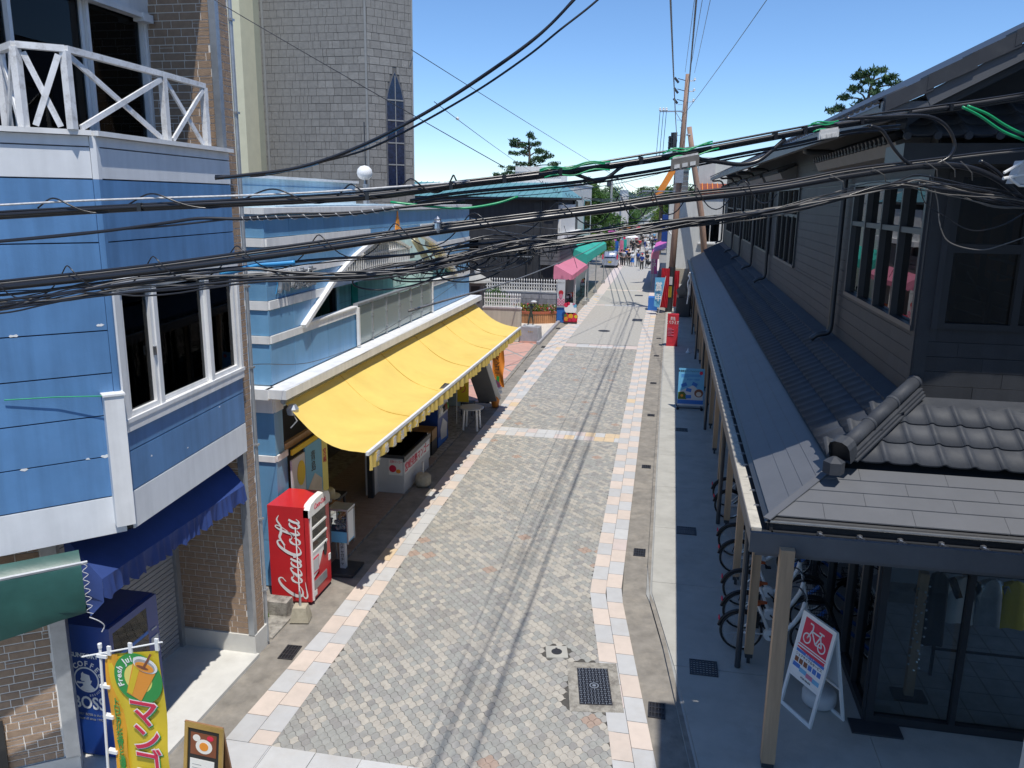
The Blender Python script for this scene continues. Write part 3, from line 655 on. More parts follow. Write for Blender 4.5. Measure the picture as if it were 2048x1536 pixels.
for (a, b) in ((3.34, 3.77), (7.145, 7.45), (7.458, 7.56)):
    piece('white_board', FR, 0.052, a, LR - 0.06, b - a, 'white', H1, 0.024, -0.022); piece('white_board', FL, -4.5, a, 4.445, b - a, 'white', H1, 0.024, -0.022)
mb = MB(); mb.fbox(FR, -0.02, LR + 0.03, 7.562, 7.61, -0.12, 0.06); mb.fbox(FL, -4.5, -0.03, 7.562, 7.611, -0.12, 0.06); mb.build('coping', 'trim', H1)
# bay window
W = MB(); W.fbox(FR, 0.02, LR - 0.02, WZ0 - 0.10, WZ0, -0.02, 0.035); W.fbox(FR, 0.02, LR - 0.02, WZ1, WZ1 + 0.10, -0.02, 0.035)
W.fbox(FR, 0.02, 0.12, WZ0, WZ1, -0.02, 0.0352); W.fbox(FR, LR - 0.09, LR - 0.02, WZ0, WZ1, -0.02, 0.0352)
win = W.build('window', 'trim', H1)
lights = [(0.14, 0.76), (0.84, 2.00), (2.08, 2.84)]
W = MB(); W.fbox(FR, 0.762, 0.838, WZ0, WZ1, -0.06, 0.03); W.fbox(FR, 2.002, 2.078, WZ0, WZ1, -0.06, 0.03); W.fbox(FR, 0.0, LR, WZ0, WZ0 + 0.045, -0.07, 0.045)
W.build('mullion', 'trim', win)
for k, (a, b) in enumerate(lights):
    W = MB(); e = 0.05; dd = -0.03 if k == 1 else 0.0
    W.fbox(FR, a, a + e, WZ0 + .05, WZ1 - .01, -0.055, dd + .01); W.fbox(FR, b - e, b, WZ0 + .05, WZ1 - .01, -0.055, dd + .01)
    W.fbox(FR, a + e, b - e, WZ0 + .05, WZ0 + .1, -0.055, dd + .009); W.fbox(FR, a + e, b - e, WZ1 - .06, WZ1 - .01, -0.055, dd + .009)
    W.build('sash', 'trim', win)
    W = MB(); W.fbox(FR, a + .03, b - .03, WZ0 + .09, WZ1 - .05, -0.04, -0.034); W.build('pane', 'gwin', win)
W = MB(); W.fbox(FR, 0.9, 1.98, WZ0 - .05, WZ0 + .0, -0.4, -0.08); W.build('inner_sill', 'wood', win)
W = MB(); W.fbox(FR, 0.70, 0.73, 5.2, 5.3, 0.01, 0.04); W.build('catch', 'silver', win)
for (F_, u, z, r_) in ((FL, -.12, 5.66, .03), (FL, -.2, 4.24, .035), (FL, -.36, 4.235, .02), (FL, -.95, 4.225, .03), (FR, .5, 4.05, .018), (FL, -.9, 5.61, .03), (FR, 1.3, 3.9, .014), (FL, -2.0, 6.52, .05), (FR, 2.2, 4.2, .016)):
    q = random.Random(int(r_ * 1e4) + int(z * 100)); MB().fpoly(F_, [(u + r_ * q.uniform(.5, 1.5) * math.cos(a), z + r_ * .6 * q.uniform(.4, 1.3) * math.sin(a)) for a in [k * .785 for k in range(8)]], .0008, .0025).build('paint_chip', 'pwhite', H1)
# white box post on the chamfer
mb = MB(); mb.fbox(FL, -0.17, 0.02, 3.46, 4.92, 0.0, 0.14); mb.build('box_post', 'trim', H1)
mb = MB(); mb.fbox(FL, -0.185, 0.035, 4.92, 4.94, -0.01, 0.155); mb.build('post_cap', 'trim', H1)
# thin stay wire and ribbon
W = MB(); W.tube([FL(-1.05, 4.98, 0.03), FL(-0.6, 4.96, 0.06), FL(-0.1, 4.92, 0.12)], 0.006, 5); W.build('stay_wire', 'cabgreen', H1)
# balcony rail
def rail_run(pts, H, parent):
    for k, (a, b) in enumerate(zip(pts, pts[1:])):
        a, b = Vector(a), Vector(b)
        mb = MB(); mb.bar(a + Vector((0, 0, H)), b + Vector((0, 0, H)), 0.07, 0.06); mb.build('top_rail', 'worn', parent)
        for (p, q, s__) in ((a, b, 0.0), (b, a, 0.035)):
            d = (b - a).normalized(); nrm = Vector((d.y, -d.x, 0)) * s__
            mb = MB(); mb.bar(p + d * (0.06 if p == a else -0.06) + Vector((0, 0, H - 0.06)) + nrm - nrm * 0.5, q + d * (-0.1 if q == b else 0.1) + Vector((0, 0, 0.02)) + nrm * 0.5, 0.025, 0.055)
            mb.build('brace', 'worn', parent)
RZ = 7.61
rp = [(-6.55, 7.32, RZ), (-6.14, 7.06, RZ), (-5.82, 7.32, RZ), (-5.88, 8.96, RZ), (-5.95, 9.93, RZ)]
RL = thing('balcony_railing', 'white weathered timber balcony railing with X braces on the blue house', 'railing', (-5.9, 8.5, RZ))
RL_ = RL
rail_run(rp, 0.74, RL)
for x, y, z in rp:
    mb = MB(); mb.box(x - .036, x + .036, y - .036, y + .036, z, z + .72); mb.build('post', 'worn', RL)
# sliding doors behind the balcony
FD = Face((-7.05, 6.9, 0), (0, 1, 0))
mb = MB(); mb.fbox(FD, -0.05, 3.6, 9.30, 12.0, -0.2, 0.06); mb.fbox(FD, 3.49, 3.54, 7.6, 9.30, -0.1, 0.04); mb.fbox(FD, -2.2, 0.0, 7.6, 12.0, -0.2, 0.05)
mb.fbox(FD, 3.3, 3.5, 9.2, 9.30, 0.0, 0.16); mb.fbox(FD, 0, 3.5, 9.24, 9.30, 0.0, 0.14); mb.build('upper_wall', 'trim', H1)
mb = MB(); mb.fbox(FD, 0.0, 3.5, 7.58, 7.66, -0.1, 0.05)
for u in (0.0, 1.13, 1.17, 2.3, 2.36, 3.44): mb.fbox(FD, u, u + 0.05, 7.66, 9.24, -0.06 - (0.03 if u in (1.17, 2.3) else 0), -0.01 if u in (1.17, 2.3) else 0.03)
dr = mb.build('sliding_door', 'trim', H1)
for a, b in ((0.05, 1.15), (1.2, 2.33), (2.4, 3.45)):
    mb = MB(); mb.fbox(FD, a, b, 7.66, 9.24, -0.035, -0.03); mb.build('pane', 'gwin', dr)
for a, b, z0 in ((0.35, 1.05, 8.35), (1.3, 1.95, 8.3)):
    mb = MB(); mb.fbox(FD, a, b, z0, 9.3, -0.14, -0.13); mb.build('blind', 'blind', dr)
mb = MB(); mb.fbox(FD, -0.1, 3.5, 7.5, 12, -2.6, -2.5); mb.fbox(FD, 3.44, 3.52, 7.5, 9.5, -2.6, -.1); mb.fbox(FD, -2.2, 3.5, 9.30, 9.5, -2.6, -.1); mb.fbox(FD, -.1, 0, 7.5, 9.5, -2.6, -.1); mb.build('room_lining', 'roomdark', H1)
mb = MB(); mb.add([(-5.98, 10.44, 10.6), (-5.76, 7.4, 10.6), (-6.6, 6.5, 10.6), (-12, 4, 10.6), (-12, 10.44, 10.6)], [(0, 1, 2, 3, 4)]); mb.add([(-5.98, 10.44, 10.85), (-5.76, 7.4, 10.85), (-6.6, 6.5, 10.85), (-12, 4, 10.85), (-12, 10.44, 10.85)], [(0, 1, 2, 3, 4)]); mb.build('roof_overhang', 'trim', H1)
# brick wing wall
FW = Face((-7.32, 10.45, 0), (1, 0, 0)); FW2 = Face((-6.03, 10.45, 0), (0, 1, 0))
mb = MB(); mb.box(-9.4, -6.03, 10.45, 10.78, 0.34, 12.0); mb.build('wing_wall', 'mortar', H1)
mb = MB(); mb.box(-7.32, -6.0, 10.42, 10.82, -0.02, 0.34); mb.build('plinth', 'apron', H1)
lst = []; brickwork(FW, 0.0, 1.21, 0.35, 12.0, lst, 3); brickwork(FW2, 0.07, 0.32, 0.35, 12.0, lst, 5)
lst = [b for b in lst if not (b[0] is FW and 3.5 < b[2] < 7.3)]
C3 = (-6.79, 7.51, 0); FB = Face(C3, (0.829, 0.559, 0))
mb = MB(); mb.fbox(FB, -3.5, 0.0, 0.3, 3.3, -0.2, 0.0); mb.build('shop_wall', 'mortar', H1)
mb = MB(); mb.fbox(FB, -3.5, 0.02, -0.02, 0.3, -0.2, 0.03); mb.build('plinth', 'apron', H1)
l2 = []; brickwork(FB, -3.3, -0.14, 0.31, 3.3, l2, 8)
both = sorted(lst + l2, key=lambda b: (b[0](b[1], b[2]) - Vector((0, 0, 7))).length)
vis = [b for b in both if b[2] < 12 and not (b[0] is FB and b[2] > 2.7)]; rest = [b for b in both if b not in vis]
laybricks(vis + rest, H1, 'brick', 'brick', 290, .007)
mb = MB(); mb.fbox(FW, 1.215, 1.312, 0.33, 12, 0.001, 0.03); mb.fbox(FW2, 0.001, 0.06, 0.33, 12, 0.001, 0.022); mb.build('corner_trim', 'galv', H1)
mb = MB(); mb.fbox(FB, -0.13, 0.03, 0.28, 3.3, 0.001, 0.03); mb.fbox(FB, 0.001, 0.03, 0.28, 3.3, -0.2, 0.0); mb.build('corner_trim', 'galv', H1)
mb = MB(); mb.tube([(-6.02, 10.83, 12), (-6.02, 10.83, 0.25)], 0.028, 8); mb.tube([(-6.02, 10.83, 0.28), (-6.0, 10.80, 0.04)], 0.028, 8)
for z in (0.9, 2.1, 3.3, 4.5, 5.7, 6.9, 8.1, 9.3): mb.box(-6.06, -5.98, 10.79, 10.87, z, z + 0.03)
mb.build('downpipe', 'galv', H1)
# roller shutter and shop front under the bay
FS = Face((-7.25, 7.9, 0), (0, 1, 0))
mb = MB(); mb.fbox(FS, 0, 2.55, 3.0, 3.36, -0.1, 0.02); mb.fbox(FS, 2.45, 2.55, 0.04, 3.0, -0.1, 0.04); mb.build('shutter_frame', 'galv', H1)
for k in range(37): piece('shutter_slat', FS, 0, 0.05 + 0.08 * k, 2.44, 0.074, 'shutter', H1, 0.022, -0.03)
mb = MB(); mb.box(-7.33, -5.96, 6.9, 10.45, -0.05, 0.035); mb.add([(-7.3, 6.9, 0.034), (-6.0, 6.9, 0.034), (-6.05, 6.4, 0.02), (-7.3, 6.0, 0.02)], [(0, 1, 2, 3)])
struct(mb.build('forecourt', 'apron'))
mb = MB(); mb.box(-8.0, -6.06, 3.0, 6.95, -0.05, 0.03); struct(mb.build('forecourt', 'apron'))
# poster board with a dish on a plate, on the brick wall
PB = thing('menu_poster', 'dark menu poster with a photo of a white plate of food on the brick wall', 'poster', FB(-1.2, 0.2, 0.04))
mb = MB(); mb.fbox(FB, -1.55, -0.72, 0.1, 0.98, 0.035, 0.06); mb.build('panel', 'pblack', PB)
def disc(mb, F, u, z, ru, rz_, d, seg=28, d0=None, rot=0.0):
    pts = [(u + ru * math.cos(t) * math.cos(rot) - rz_ * math.sin(t) * math.sin(rot), z + ru * math.cos(t) * math.sin(rot) + rz_ * math.sin(t) * math.cos(rot)) for t in [2 * math.pi * k / seg for k in range(seg)]]
    mb.fpoly(F, pts, d - 0.002 if d0 is None else d0, d); return mb
disc(MB(), FB, -1.12, 0.62, 0.27, 0.15, 0.064).build('plate', 'pwhite', PB); disc(MB(), FB, -1.12, 0.60, 0.21, 0.11, 0.067).build('curry', 'pbrown', PB)
disc(MB(), FB, -1.13, 0.66, 0.19, 0.055, 0.070, rot=0.15).build('cutlet', 'porange', PB)

# ---------------------------------------------------------------- awnings of that house
def valance(mb, a, b, z, h, n, scal, depth=0.012, N=Vector((1, 0, 0)), seg=8):
    a, b = Vector((*a, 0)), Vector((*b, 0)); vs = []; k = n * seg
    for i in range(k + 1):
        t = i / k; p = a.lerp(b, t); ph = (i % seg) / seg
        dz = scal * (abs(math.sin(math.pi * ph))); o_ = N * depth * math.sin(t * n * 2.1 + 1.3 * math.sin(i * 0.7))
        vs += [p + Vector((0, 0, z)), p + o_ + Vector((0, 0, z - h * 0.55)), p + o_ * 1.8 + Vector((0, 0, z - h - dz))]
    fs = []
    for i in range(k): fs += [(3 * i, 3 * i + 3, 3 * i + 4, 3 * i + 1), (3 * i + 1, 3 * i + 4, 3 * i + 5, 3 * i + 2)]
    return mb.add(vs, fs)
A = thing('blue_awning', 'navy blue scalloped awning under the bay of the blue house', 'awning', (-6.2, 8.7, 2.9))
mb = MB(); n = 12; vs = []
for i in range(n + 1):
    y = lerp(7.25, 10.35, i / n); s1 = 0.015 * math.sin(i * 2.2)
    vs += [(-6.42, y, 3.32), (-6.2 + s1, y, 3.08 + s1), (-5.98, y, 2.84)]
mb.add(vs, [(3 * i + j, 3 * i + 3 + j, 3 * i + 4 + j, 3 * i + 1 + j) for i in range(n) for j in (0, 1)]); mb.build('canopy_cloth', 'awnblue', A, smooth=True)
mb = MB(); valance(mb, (-5.98, 7.25), (-5.98, 10.35), 2.84, 0.22, 19, 0.05, 0.02); mb.build('valance', 'awnblue', A, smooth=True)
mb = MB(); mb.add([(-6.42, 7.25, 3.32), (-5.98, 7.25, 2.84), (-5.96, 7.22, 2.58), (-6.2, 7.2, 2.66), (-6.40, 7.25, 2.55), (-6.1, 7.16, 2.42), (-6.25, 7.12, 2.8)], [(0, 1, 6), (1, 2, 6), (2, 5, 3), (2, 3, 6), (3, 4, 6), (4, 0, 6)]); mb.build('end_flap', 'awnblue', A, smooth=True)
G1 = (-5.84, 6.80, 0); FG = Face(G1, (0.729, 0.684, 0))
A = thing('green_awning', 'dark green tarpaulin awning laced with cord at its right end', 'awning', G1[:2] + (2.9,))
mb = MB(); n = 16; vs = []; rows = [(3.34, -0.16), (3.27, 0.0), (3.22, 0.03), (3.0, 0.05), (2.8, 0.07), (2.66, 0.03)]
for i in range(n + 1):
    u = lerp(-4.2, 0, i / n); t = i / n
    for j, (z, d) in enumerate(rows):
        wv = 0.03 * math.sin(i * 1.1 + j * 0.8) * (j / 5)
        vs.append(FG(u, z - (0.12 * (1 - t) if j == 5 else 0) + (0.05 * math.sin(i * 0.9) if j == 5 else 0), d + wv))
m_ = len(rows)
mb.add(vs, [(m_ * i + j, m_ * (i + 1) + j, m_ * (i + 1) + j + 1, m_ * i + j + 1) for i in range(n) for j in range(m_ - 1)]); mb.build('tarpaulin', 'awngreen', A, smooth=True)
mb = MB(); mb.tube([FG(-4.2, 3.25, 0.0), FG(0.06, 3.25, 0.0)], 0.02, 6); mb.build('top_bar', 'galv', A)
pts = [FG(0.02 + (0.03 if k % 2 else -0.015) + 0.01 * math.sin(k * 3), 3.27 - k * 0.045, 0.05) for k in range(14)]
mb = MB(); mb.tube(spline(pts, 3), 0.004, 5); mb.tube(spline([FG(0.02, 2.66, .06), FG(.1, 2.6, .07), FG(.15, 2.52, .05), FG(.12, 2.45, .04)], 3), .006, 5); mb.build('lacing_cord', 'rope', A)

# ---------------------------------------------------------------- blue drinks machine beside the shutter
def goods(parent, F, u0, u1, z, h, n, seed, d=-0.07):
    q = random.Random(seed); cols = ['pred', 'pgreen', 'pyel', 'pbrown', 'pwhite', 'psky', 'porange', 'pblue', 'pblack']
    groups = {}
    for k in range(n):
        c = q.choice(cols) if k % 2 == 0 or 'last' not in groups else groups['last']; groups['last'] = c
        u = lerp(u0, u1, (k + 0.5) / n); r_ = (u1 - u0) / n * 0.36; hh = h * q.uniform(0.75, 1)
        P = F(u, z, d); mb = MB(); mb.lathe([(r_, 0), (r_, hh * 0.68), (r_ * 0.45, hh * 0.86), (r_ * 0.45, hh)], (P.x, P.y, P.z), 8)
        mb.build('bottle', c, parent, smooth=False)
V = thing('drinks_machine', 'navy blue drinks machine with a row of bottles behind glass, left of the grey shutter', 'vending machine', (-6.8, 8.3, 0.035))
mb = MB(); mb.box(-7.2, -6.50, 7.82, 8.76, 0.06, 1.86); mb.box(-7.1, -6.5, 7.86, 8.72, 0.03, 0.07); mb.build('cabinet', 'machblue', V)
FV = Face((-6.44, 7.82, 0), (0, 1, 0)); VS = Face((-7.2, 7.82, 0), (1, 0, 0))
mb = MB()
mb.fbox(FV, 0, .94, .08, .62, -.06, 0); mb.fbox(FV, 0, .06, .62, 1.85, -.06, 0.001); mb.fbox(FV, .72, .94, .62, 1.85, -.06, 0.001); mb.fbox(FV, .06, .72, 1.76, 1.85, -.06, 0.0); mb.fbox(FV, .06, .72, .62, .72, -.06, 0.0)
door = mb.build('door', 'machblue', V)
mb = MB(); mb.fbox(FV, .05, .73, .7, 1.78, -.065, -.063); mb.build('display_back', 'pwhite', door)
for k, z in enumerate((.80, 1.12, 1.44)):
    goods(door, FV, .07, .71, z, .25, 9, k + 3, -0.035)
    mb = MB(); mb.fbox(FV, .06, .72, z - .05, z - .005, -.05, 0.002); mb.build('button_strip', 'pblue', door)
mb = MB(); mb.fbox(FV, .06, .72, .72, 1.76, -.004, 0.0); mb.build('pane', 'gclear', door)
mb = MB(); mb.fbox(FV, .76, .9, 1.2, 1.3, 0.0, .012); mb.fbox(FV, .78, .88, 1.4, 1.42, 0.001, .012); mb.fbox(FV, .1, .7, .2, .42, 0.0, .012); mb.build('coin_panel', 'greyplas', door)
text(V, 'SUNTORY', .085, VS(.38, 1.45, .004), (1, 0, 0), (0, 0, 1), 'pwhite', bold=.002)
ce = (.38, 1.12)
for k, ch in enumerate('COFFEE'):
    a = R(128 - k * 21); text(V, ch, .10, VS(ce[0] + .22 * math.cos(a), ce[1] + .22 * math.sin(a), .004), (math.sin(a), 0, -math.cos(a)), (math.cos(a), 0, math.sin(a)), 'pwhite', bold=.002)
for k, ch in enumerate('BOSS COFFEE'):
    a = R(8 - k * 9); text(V, ch, .04, VS(ce[0] + .215 * math.cos(a), ce[1] + .215 * math.sin(a), .004), (math.sin(a), 0, -math.cos(a)), (math.cos(a), 0, math.sin(a)), 'pwhite')
disc(MB(), VS, ce[0], ce[1], .175, .175, .004, 32).build('emblem_disc', 'pwhite', V); disc(MB(), VS, ce[0], ce[1], .155, .155, .006, 32).build('emblem_disc', 'machblue', V)
head = [(.03, .12), (-.03, .12), (-.065, .08), (-.07, .03), (-.085, .0), (-.07, -.01), (-.075, -.035), (-.13, -.03), (-.14, -.055), (-.11, -.06), (-.06, -.055), (-.05, -.08), (-.1, -.12), (-.04, -.15), (.05, -.15), (.11, -.11), (.05, -.06), (.08, .0), (.075, .07)]
mb = MB(); mb.fpoly(VS, [(ce[0] + a, ce[1] + b) for a, b in head], .006, .008); mb.build('emblem_head', 'pwhite', V)
mb = MB(); mb.fpoly(VS, [(ce[0] + a, ce[1] + b) for a, b in [(-.04, .12), (.03, .125), (.08, .08), (.082, 0), (.06, .0), (.05, .07), (-.03, .09)]], .008, .0095); mb.fpoly(VS, [(ce[0] + a, ce[1] + b) for a, b in [(-.075, -.022), (-.03, -.018), (-.028, -.03), (-.075, -.032)]], .008, .0095); mb.build('emblem_hair', 'machblue', V)
text(V, 'BOSS', .24, VS(.38, .79, .004), (1, 0, 0), (0, 0, 1), 'pwhite', bold=.004, sx=.82)
text(V, 'SUNTORY BOSS is the boss of', .045, VS(.38, .63, .004), (1, 0, 0), (0, 0, 1), 'galv'); text(V, 'them all since 1992', .045, VS(.38, .57, .004), (1, 0, 0), (0, 0, 1), 'galv')

# ---------------------------------------------------------------- yellow banner
NB = thing('banner_flag', 'yellow mango juice banner with a plastic cup of orange drink on a white pole', 'banner', (-5.56, 6.55, 0))
FN = Face((-5.50, 6.60, 0), (0.995, -0.05, 0))
mb = MB(); mb.tube([(-5.60, 6.52, 0), (-5.555, 6.6, 2.45)], .014, 8); mb.lathe([(.02, -.02), (.022, .03), (.001, .04)], (-5.555, 6.6, 2.45), 8); mb.build('pole', 'pwhite', NB)
mb = MB(); mb.tube([(-5.78, 6.60, 2.30), (-4.80, 6.56, 2.615)], .009, 7); mb.build('crossbar', 'pwhite', NB)
mb = MB(); mb.lathe([(.2, 0), (.2, .03), (.17, .08), (.03, .1)], (-5.6, 6.52, 0.02), 16); mb.build('base', 'pwhite', NB)
def cloth(mb, F, pol, nu=14, nz=26, amp=.012, d=0.0, zb=.78):
    vs = []
    for i in range(nu + 1):
        for j in range(nz + 1):
            u, v = i / nu, j / nz; u0, u1, zt0, zt1 = pol
            z = lerp(zb, lerp(zt0, zt1, u), v); uu = lerp(u0, u1, u) + .01 * math.sin(v * 7) + (.018 * math.sin(v * 9 + 2) if i == nu else 0)
            vs.append(F(uu, z, d + amp * (math.sin(u * 6 + v * 9) * (0.3 + abs(u - .5)) + .5 * math.sin(v * 17 + u * 3) * abs(u - .5))))
    return mb.add(vs, [(i * (nz + 1) + j, (i + 1) * (nz + 1) + j, (i + 1) * (nz + 1) + j + 1, i * (nz + 1) + j + 1) for i in range(nu) for j in range(nz)])
cloth(MB(), FN, (.0, .66, 2.36, 2.52)).build('cloth', 'flagyel', NB, smooth=True)
cloth(MB(), FN, (-.005, .17, 2.36, 2.40), nu=5, d=.007).build('side_stripe', 'flagor', NB, smooth=True)
for z, u in ((2.33, -.03), (1.98, -.03), (1.62, -.03), (1.2, -.03)): MB().fbox(FN, u - .06, u + .06, z, z + .035, -.025, .028).build('loop_tab', 'pwhite', NB)
for u in (.04, .3, .62): MB().fbox(FN, u, u + .04, 2.36 + u * .25, 2.46 + u * .3, .0, .02).build('loop_tab', 'pwhite', NB)
cz = (.385, 2.16); D = .020
ring = lambda r0, r1, seg=40: [([(cz[0] + r_ * math.cos(t), cz[1] + r_ * math.sin(t)) for r_, t in ((r0, a), (r1, a), (r1, b), (r0, b))]) for a, b in [(2 * math.pi * k / seg, 2 * math.pi * (k + 1) / seg) for k in range(seg)]]
mb = MB(); [mb.fpoly(FN, p, D - .003, D) for p in ring(.165, .285)]; mb.build('green_ring', 'pgreen', NB)
disc(MB(), FN, cz[0], cz[1], .165, .165, D - .001).build('ring_centre', 'pyel', NB)
for k, ch in enumerate('Fresh Juice'):
    a = R(205 - k * 12.3); text(NB, ch, .098, FN(cz[0] + .225 * math.cos(a), cz[1] + .225 * math.sin(a), D + .003), FN.U * math.sin(a) + Vector((0, 0, -math.cos(a))), FN.U * math.cos(a) + Vector((0, 0, math.sin(a))), 'pwhite', bold=.0012)
mb = MB(); mb.fpoly(FN, [(.235, 1.98), (.40, 1.905), (.60, 2.25), (.35, 2.35)], D + .002, D + .005); mb.build('cup', 'porange', NB)
mb = MB(); mb.fpoly(FN, [(.245, 1.99), (.30, 1.965), (.43, 2.31), (.36, 2.33)], D + .005, D + .007); mb.build('cup_highlight', 'flagyel', NB)
disc(MB(), FN, .49, 2.335, .145, .085, D + .008, rot=-.25).build('lid', 'pwhite', NB); disc(MB(), FN, .485, 2.33, .12, .062, D + .010, rot=-.25).build('lid_ring', 'galv', NB)
disc(MB(), FN, .48, 2.31, .11, .05, D + .012, rot=-.2).build('juice_top', 'porange', NB); disc(MB(), FN, .46, 2.305, .07, .018, D + .013, rot=-.2).build('ice', 'pbrown', NB)
mb = MB(); mb.fpoly(FN, [(.455, 2.30), (.48, 2.295), (.585, 2.47), (.565, 2.48)], D + .014, D + .016); mb.build('straw', 'pbrown', NB)
for k, ch in enumerate('マンゴー'):
    z = 1.75 - k * .30; rot_ = -1 if ch == 'ー' else 0
    U, V2 = (FN.U, Vector((0, 0, 1))) if not rot_ else (Vector((0, 0, -1)), FN.U)
    for dd, m_, b_ in ((.015, 'pgreen', .012), (.019, 'pwhite', .014), (.024, 'pred', .004)):
        off = .012 if m_ == 'pgreen' else 0
        text(NB, ch, .37, FN(.41 + off, z - off, dd), U, V2, m_, bold=b_)
text(NB, '\n'.join('トロピカルな香りと濃厚な'), .088, FN(.085, 1.86, .017), FN.U, (0, 0, 1), 'pgreen', bold=.001, spacing=.93)
TEXTS[-1] = TEXTS[-1][:3] + (FN(.085, 1.86 - .088 * 5.5 * .93, .017),) + TEXTS[-1][4:]

# ---------------------------------------------------------------- wooden menu board
AB = thing('menu_board', 'black menu A-board with a gold frame, a food photo and a white price sheet', 'signboard', (-4.95, 7.45, 0), -0.07)
mb = MB(); th = .16
def leaf(mb, sy, th, w_=.25, h_=1.06):
    pass
FA = Face((-5.20, 7.36, 0), (.993, -.10, 0)); tilt = .13
class Tilt(Face):
    def __init__(s, P, U, ang):
        super().__init__(P, U); s.V = (Vector((0, 0, 1)) * math.cos(ang) - s.N * math.sin(ang)).normalized(); s.N = s.U.cross(s.V).normalized() if s.U.cross(s.V).dot(s.N) > 0 else -s.U.cross(s.V).normalized()
AB.rotation_euler = (0, 0, 0)
FA = Tilt((-5.22, 7.22, 0), (.993, -.08, 0), .16); FA2 = Tilt((-5.22, 7.60, 0), (.993, -.08, 0), -.16)
mb = MB(); mb.fbox(FA, 0, .045, 0, 1.08, -.02, .01); mb.fbox(FA, .46, .505, 0, 1.08, -.02, .01); mb.fbox(FA, .045, .46, 1.03, 1.08, -.02, .0098); mb.fbox(FA, .045, .46, .05, .1, -.02, .0098); mb.build('frame', 'gold', AB)
mb = MB(); mb.fbox(FA, .04, .465, .09, 1.04, -.015, -.004); mb.build('panel', 'pblack', AB)
mb = MB(); mb.fbox(FA, .08, .42, .72, .98, -.004, .0); mb.build('photo', 'pbrown', AB); disc(MB(), FA, .26, .83, .11, .085, .003, 20).build('photo', 'pwhite', AB); disc(MB(), FA, .26, .83, .06, .05, .005, 14).build('photo', 'porange', AB)
disc(MB(), FA, .16, .92, .05, .04, .003, 14).build('photo', 'pwhite', AB); disc(MB(), FA, .34, .94, .045, .03, .0035, 14).build('photo', 'pred', AB)
mb = MB(); mb.fbox(FA, .08, .40, .14, .67, -.004, .001); mb.build('price_sheet', 'pwhite', AB)
mb = MB()
for k in range(11): mb.fbox(FA, .11, .11 + .12 + .1 * ((k * 7) % 3) / 2, .60 - k * .04, .608 - k * .04, .001, .002)
mb.build('print_lines', 'galv', AB)
mb = MB(); mb.fbox(FA2, 0, .505, 0, 1.07, -.012, .012); mb.build('rear_leaf', 'wood', AB)

# ---------------------------------------------------------------- red drinks machine
RM = thing('drinks_machine', 'red drinks machine with white script lettering on its side, in front of the blue shop', 'vending machine', (-6.2, 12.5, 0))
mb = MB(); mb.box(-6.60, -5.92, 12.12, 12.98, .05, 1.80); mb.box(-6.55, -5.95, 12.16, 12.94, 0, .05); mb.build('cabinet', 'red', RM)
FRS = Face((-6.60, 12.12, 0), (1, 0, 0)); FRF = Face((-5.85, 12.12, 0), (0, 1, 0))
mb = MB(); mb.fbox(FRF, 0.02, .86, .05, .30, -.07, 0); mb.fbox(FRF, .72, .86, .30, 1.7, -.07, 0); mb.fbox(FRF, 0.0, .04, .05, 1.76, -.08, .004); mb.fbox(FRF, .04, .72, .30, .42, -.07, -.001); mb.fbox(FRF, .36, .72, .42, .78, -.07, -.001); door = mb.build('door', 'red', RM)
mb = MB(); mb.fpoly(FRF, [(0.0, 1.62), (.86, 1.62), (.86, 1.74), (.80, 1.84), (.6, 1.885), (.3, 1.88), (.08, 1.84), (0, 1.76)], -.09, .03); mb.build('header', 'pwhite', door)
mb = MB(); mb.fbox(FRF, .04, .075, .06, 1.62, -.02, .03); mb.build('edge_trim', 'pwhite', door)
mb = MB(); mb.fpoly(FRF, [(.08, .44), (.3, .5), (.52, .8), (.70, .82), (.70, .92), (.08, .92)], -.02, .006); mb.build('white_swoosh', 'pwhite', door)
mb = MB(); mb.fbox(FRF, .08, .72, .88, 1.62, -.08, -.07); mb.build('display_back', 'galv', door)
for k, z in enumerate((.96, 1.18, 1.40)):
    goods(door, FRF, .10, .70, z, .17, 9, 20 + k, -0.04)
    mb = MB(); mb.fbox(FRF, .08, .72, z - .05, z - .012, -.02, .014); mb.build('button_strip', 'pwhite', door)
mb = MB(); mb.fbox(FRF, .08, .72, .88, 1.62, -.006, -.002); mb.build('pane', 'gclear', door)
mb = MB(); mb.fbox(FRF, .10, .34, .52, .82, .006, .012); mb.build('info_panel', 'pred', door); mb = MB(); mb.fbox(FRF, .12, .32, .55, .79, .012, .016); mb.build('info_panel', 'greyplas', door)
disc(MB(), FRF, .62, .80, .07, .13, .014).build('coin_panel', 'black', door)
mb = MB(); mb.fbox(FRF, .14, .66, .22, .38, 0, .01); mb.build('hatch', 'galv', door); mb = MB(); mb.fbox(FRF, .06, .22, .10, .2, 0, .012); mb.fbox(FRF, .76, .84, .5, .62, 0, .012); mb.build('label_plate', 'pwhite', door)
text(RM, 'Coca-Cola', .13, FRF(.42, 1.75, .033), (0, 1, 0), (0, 0, 1), 'pred', shear=.35, sx=.85, bold=.001)
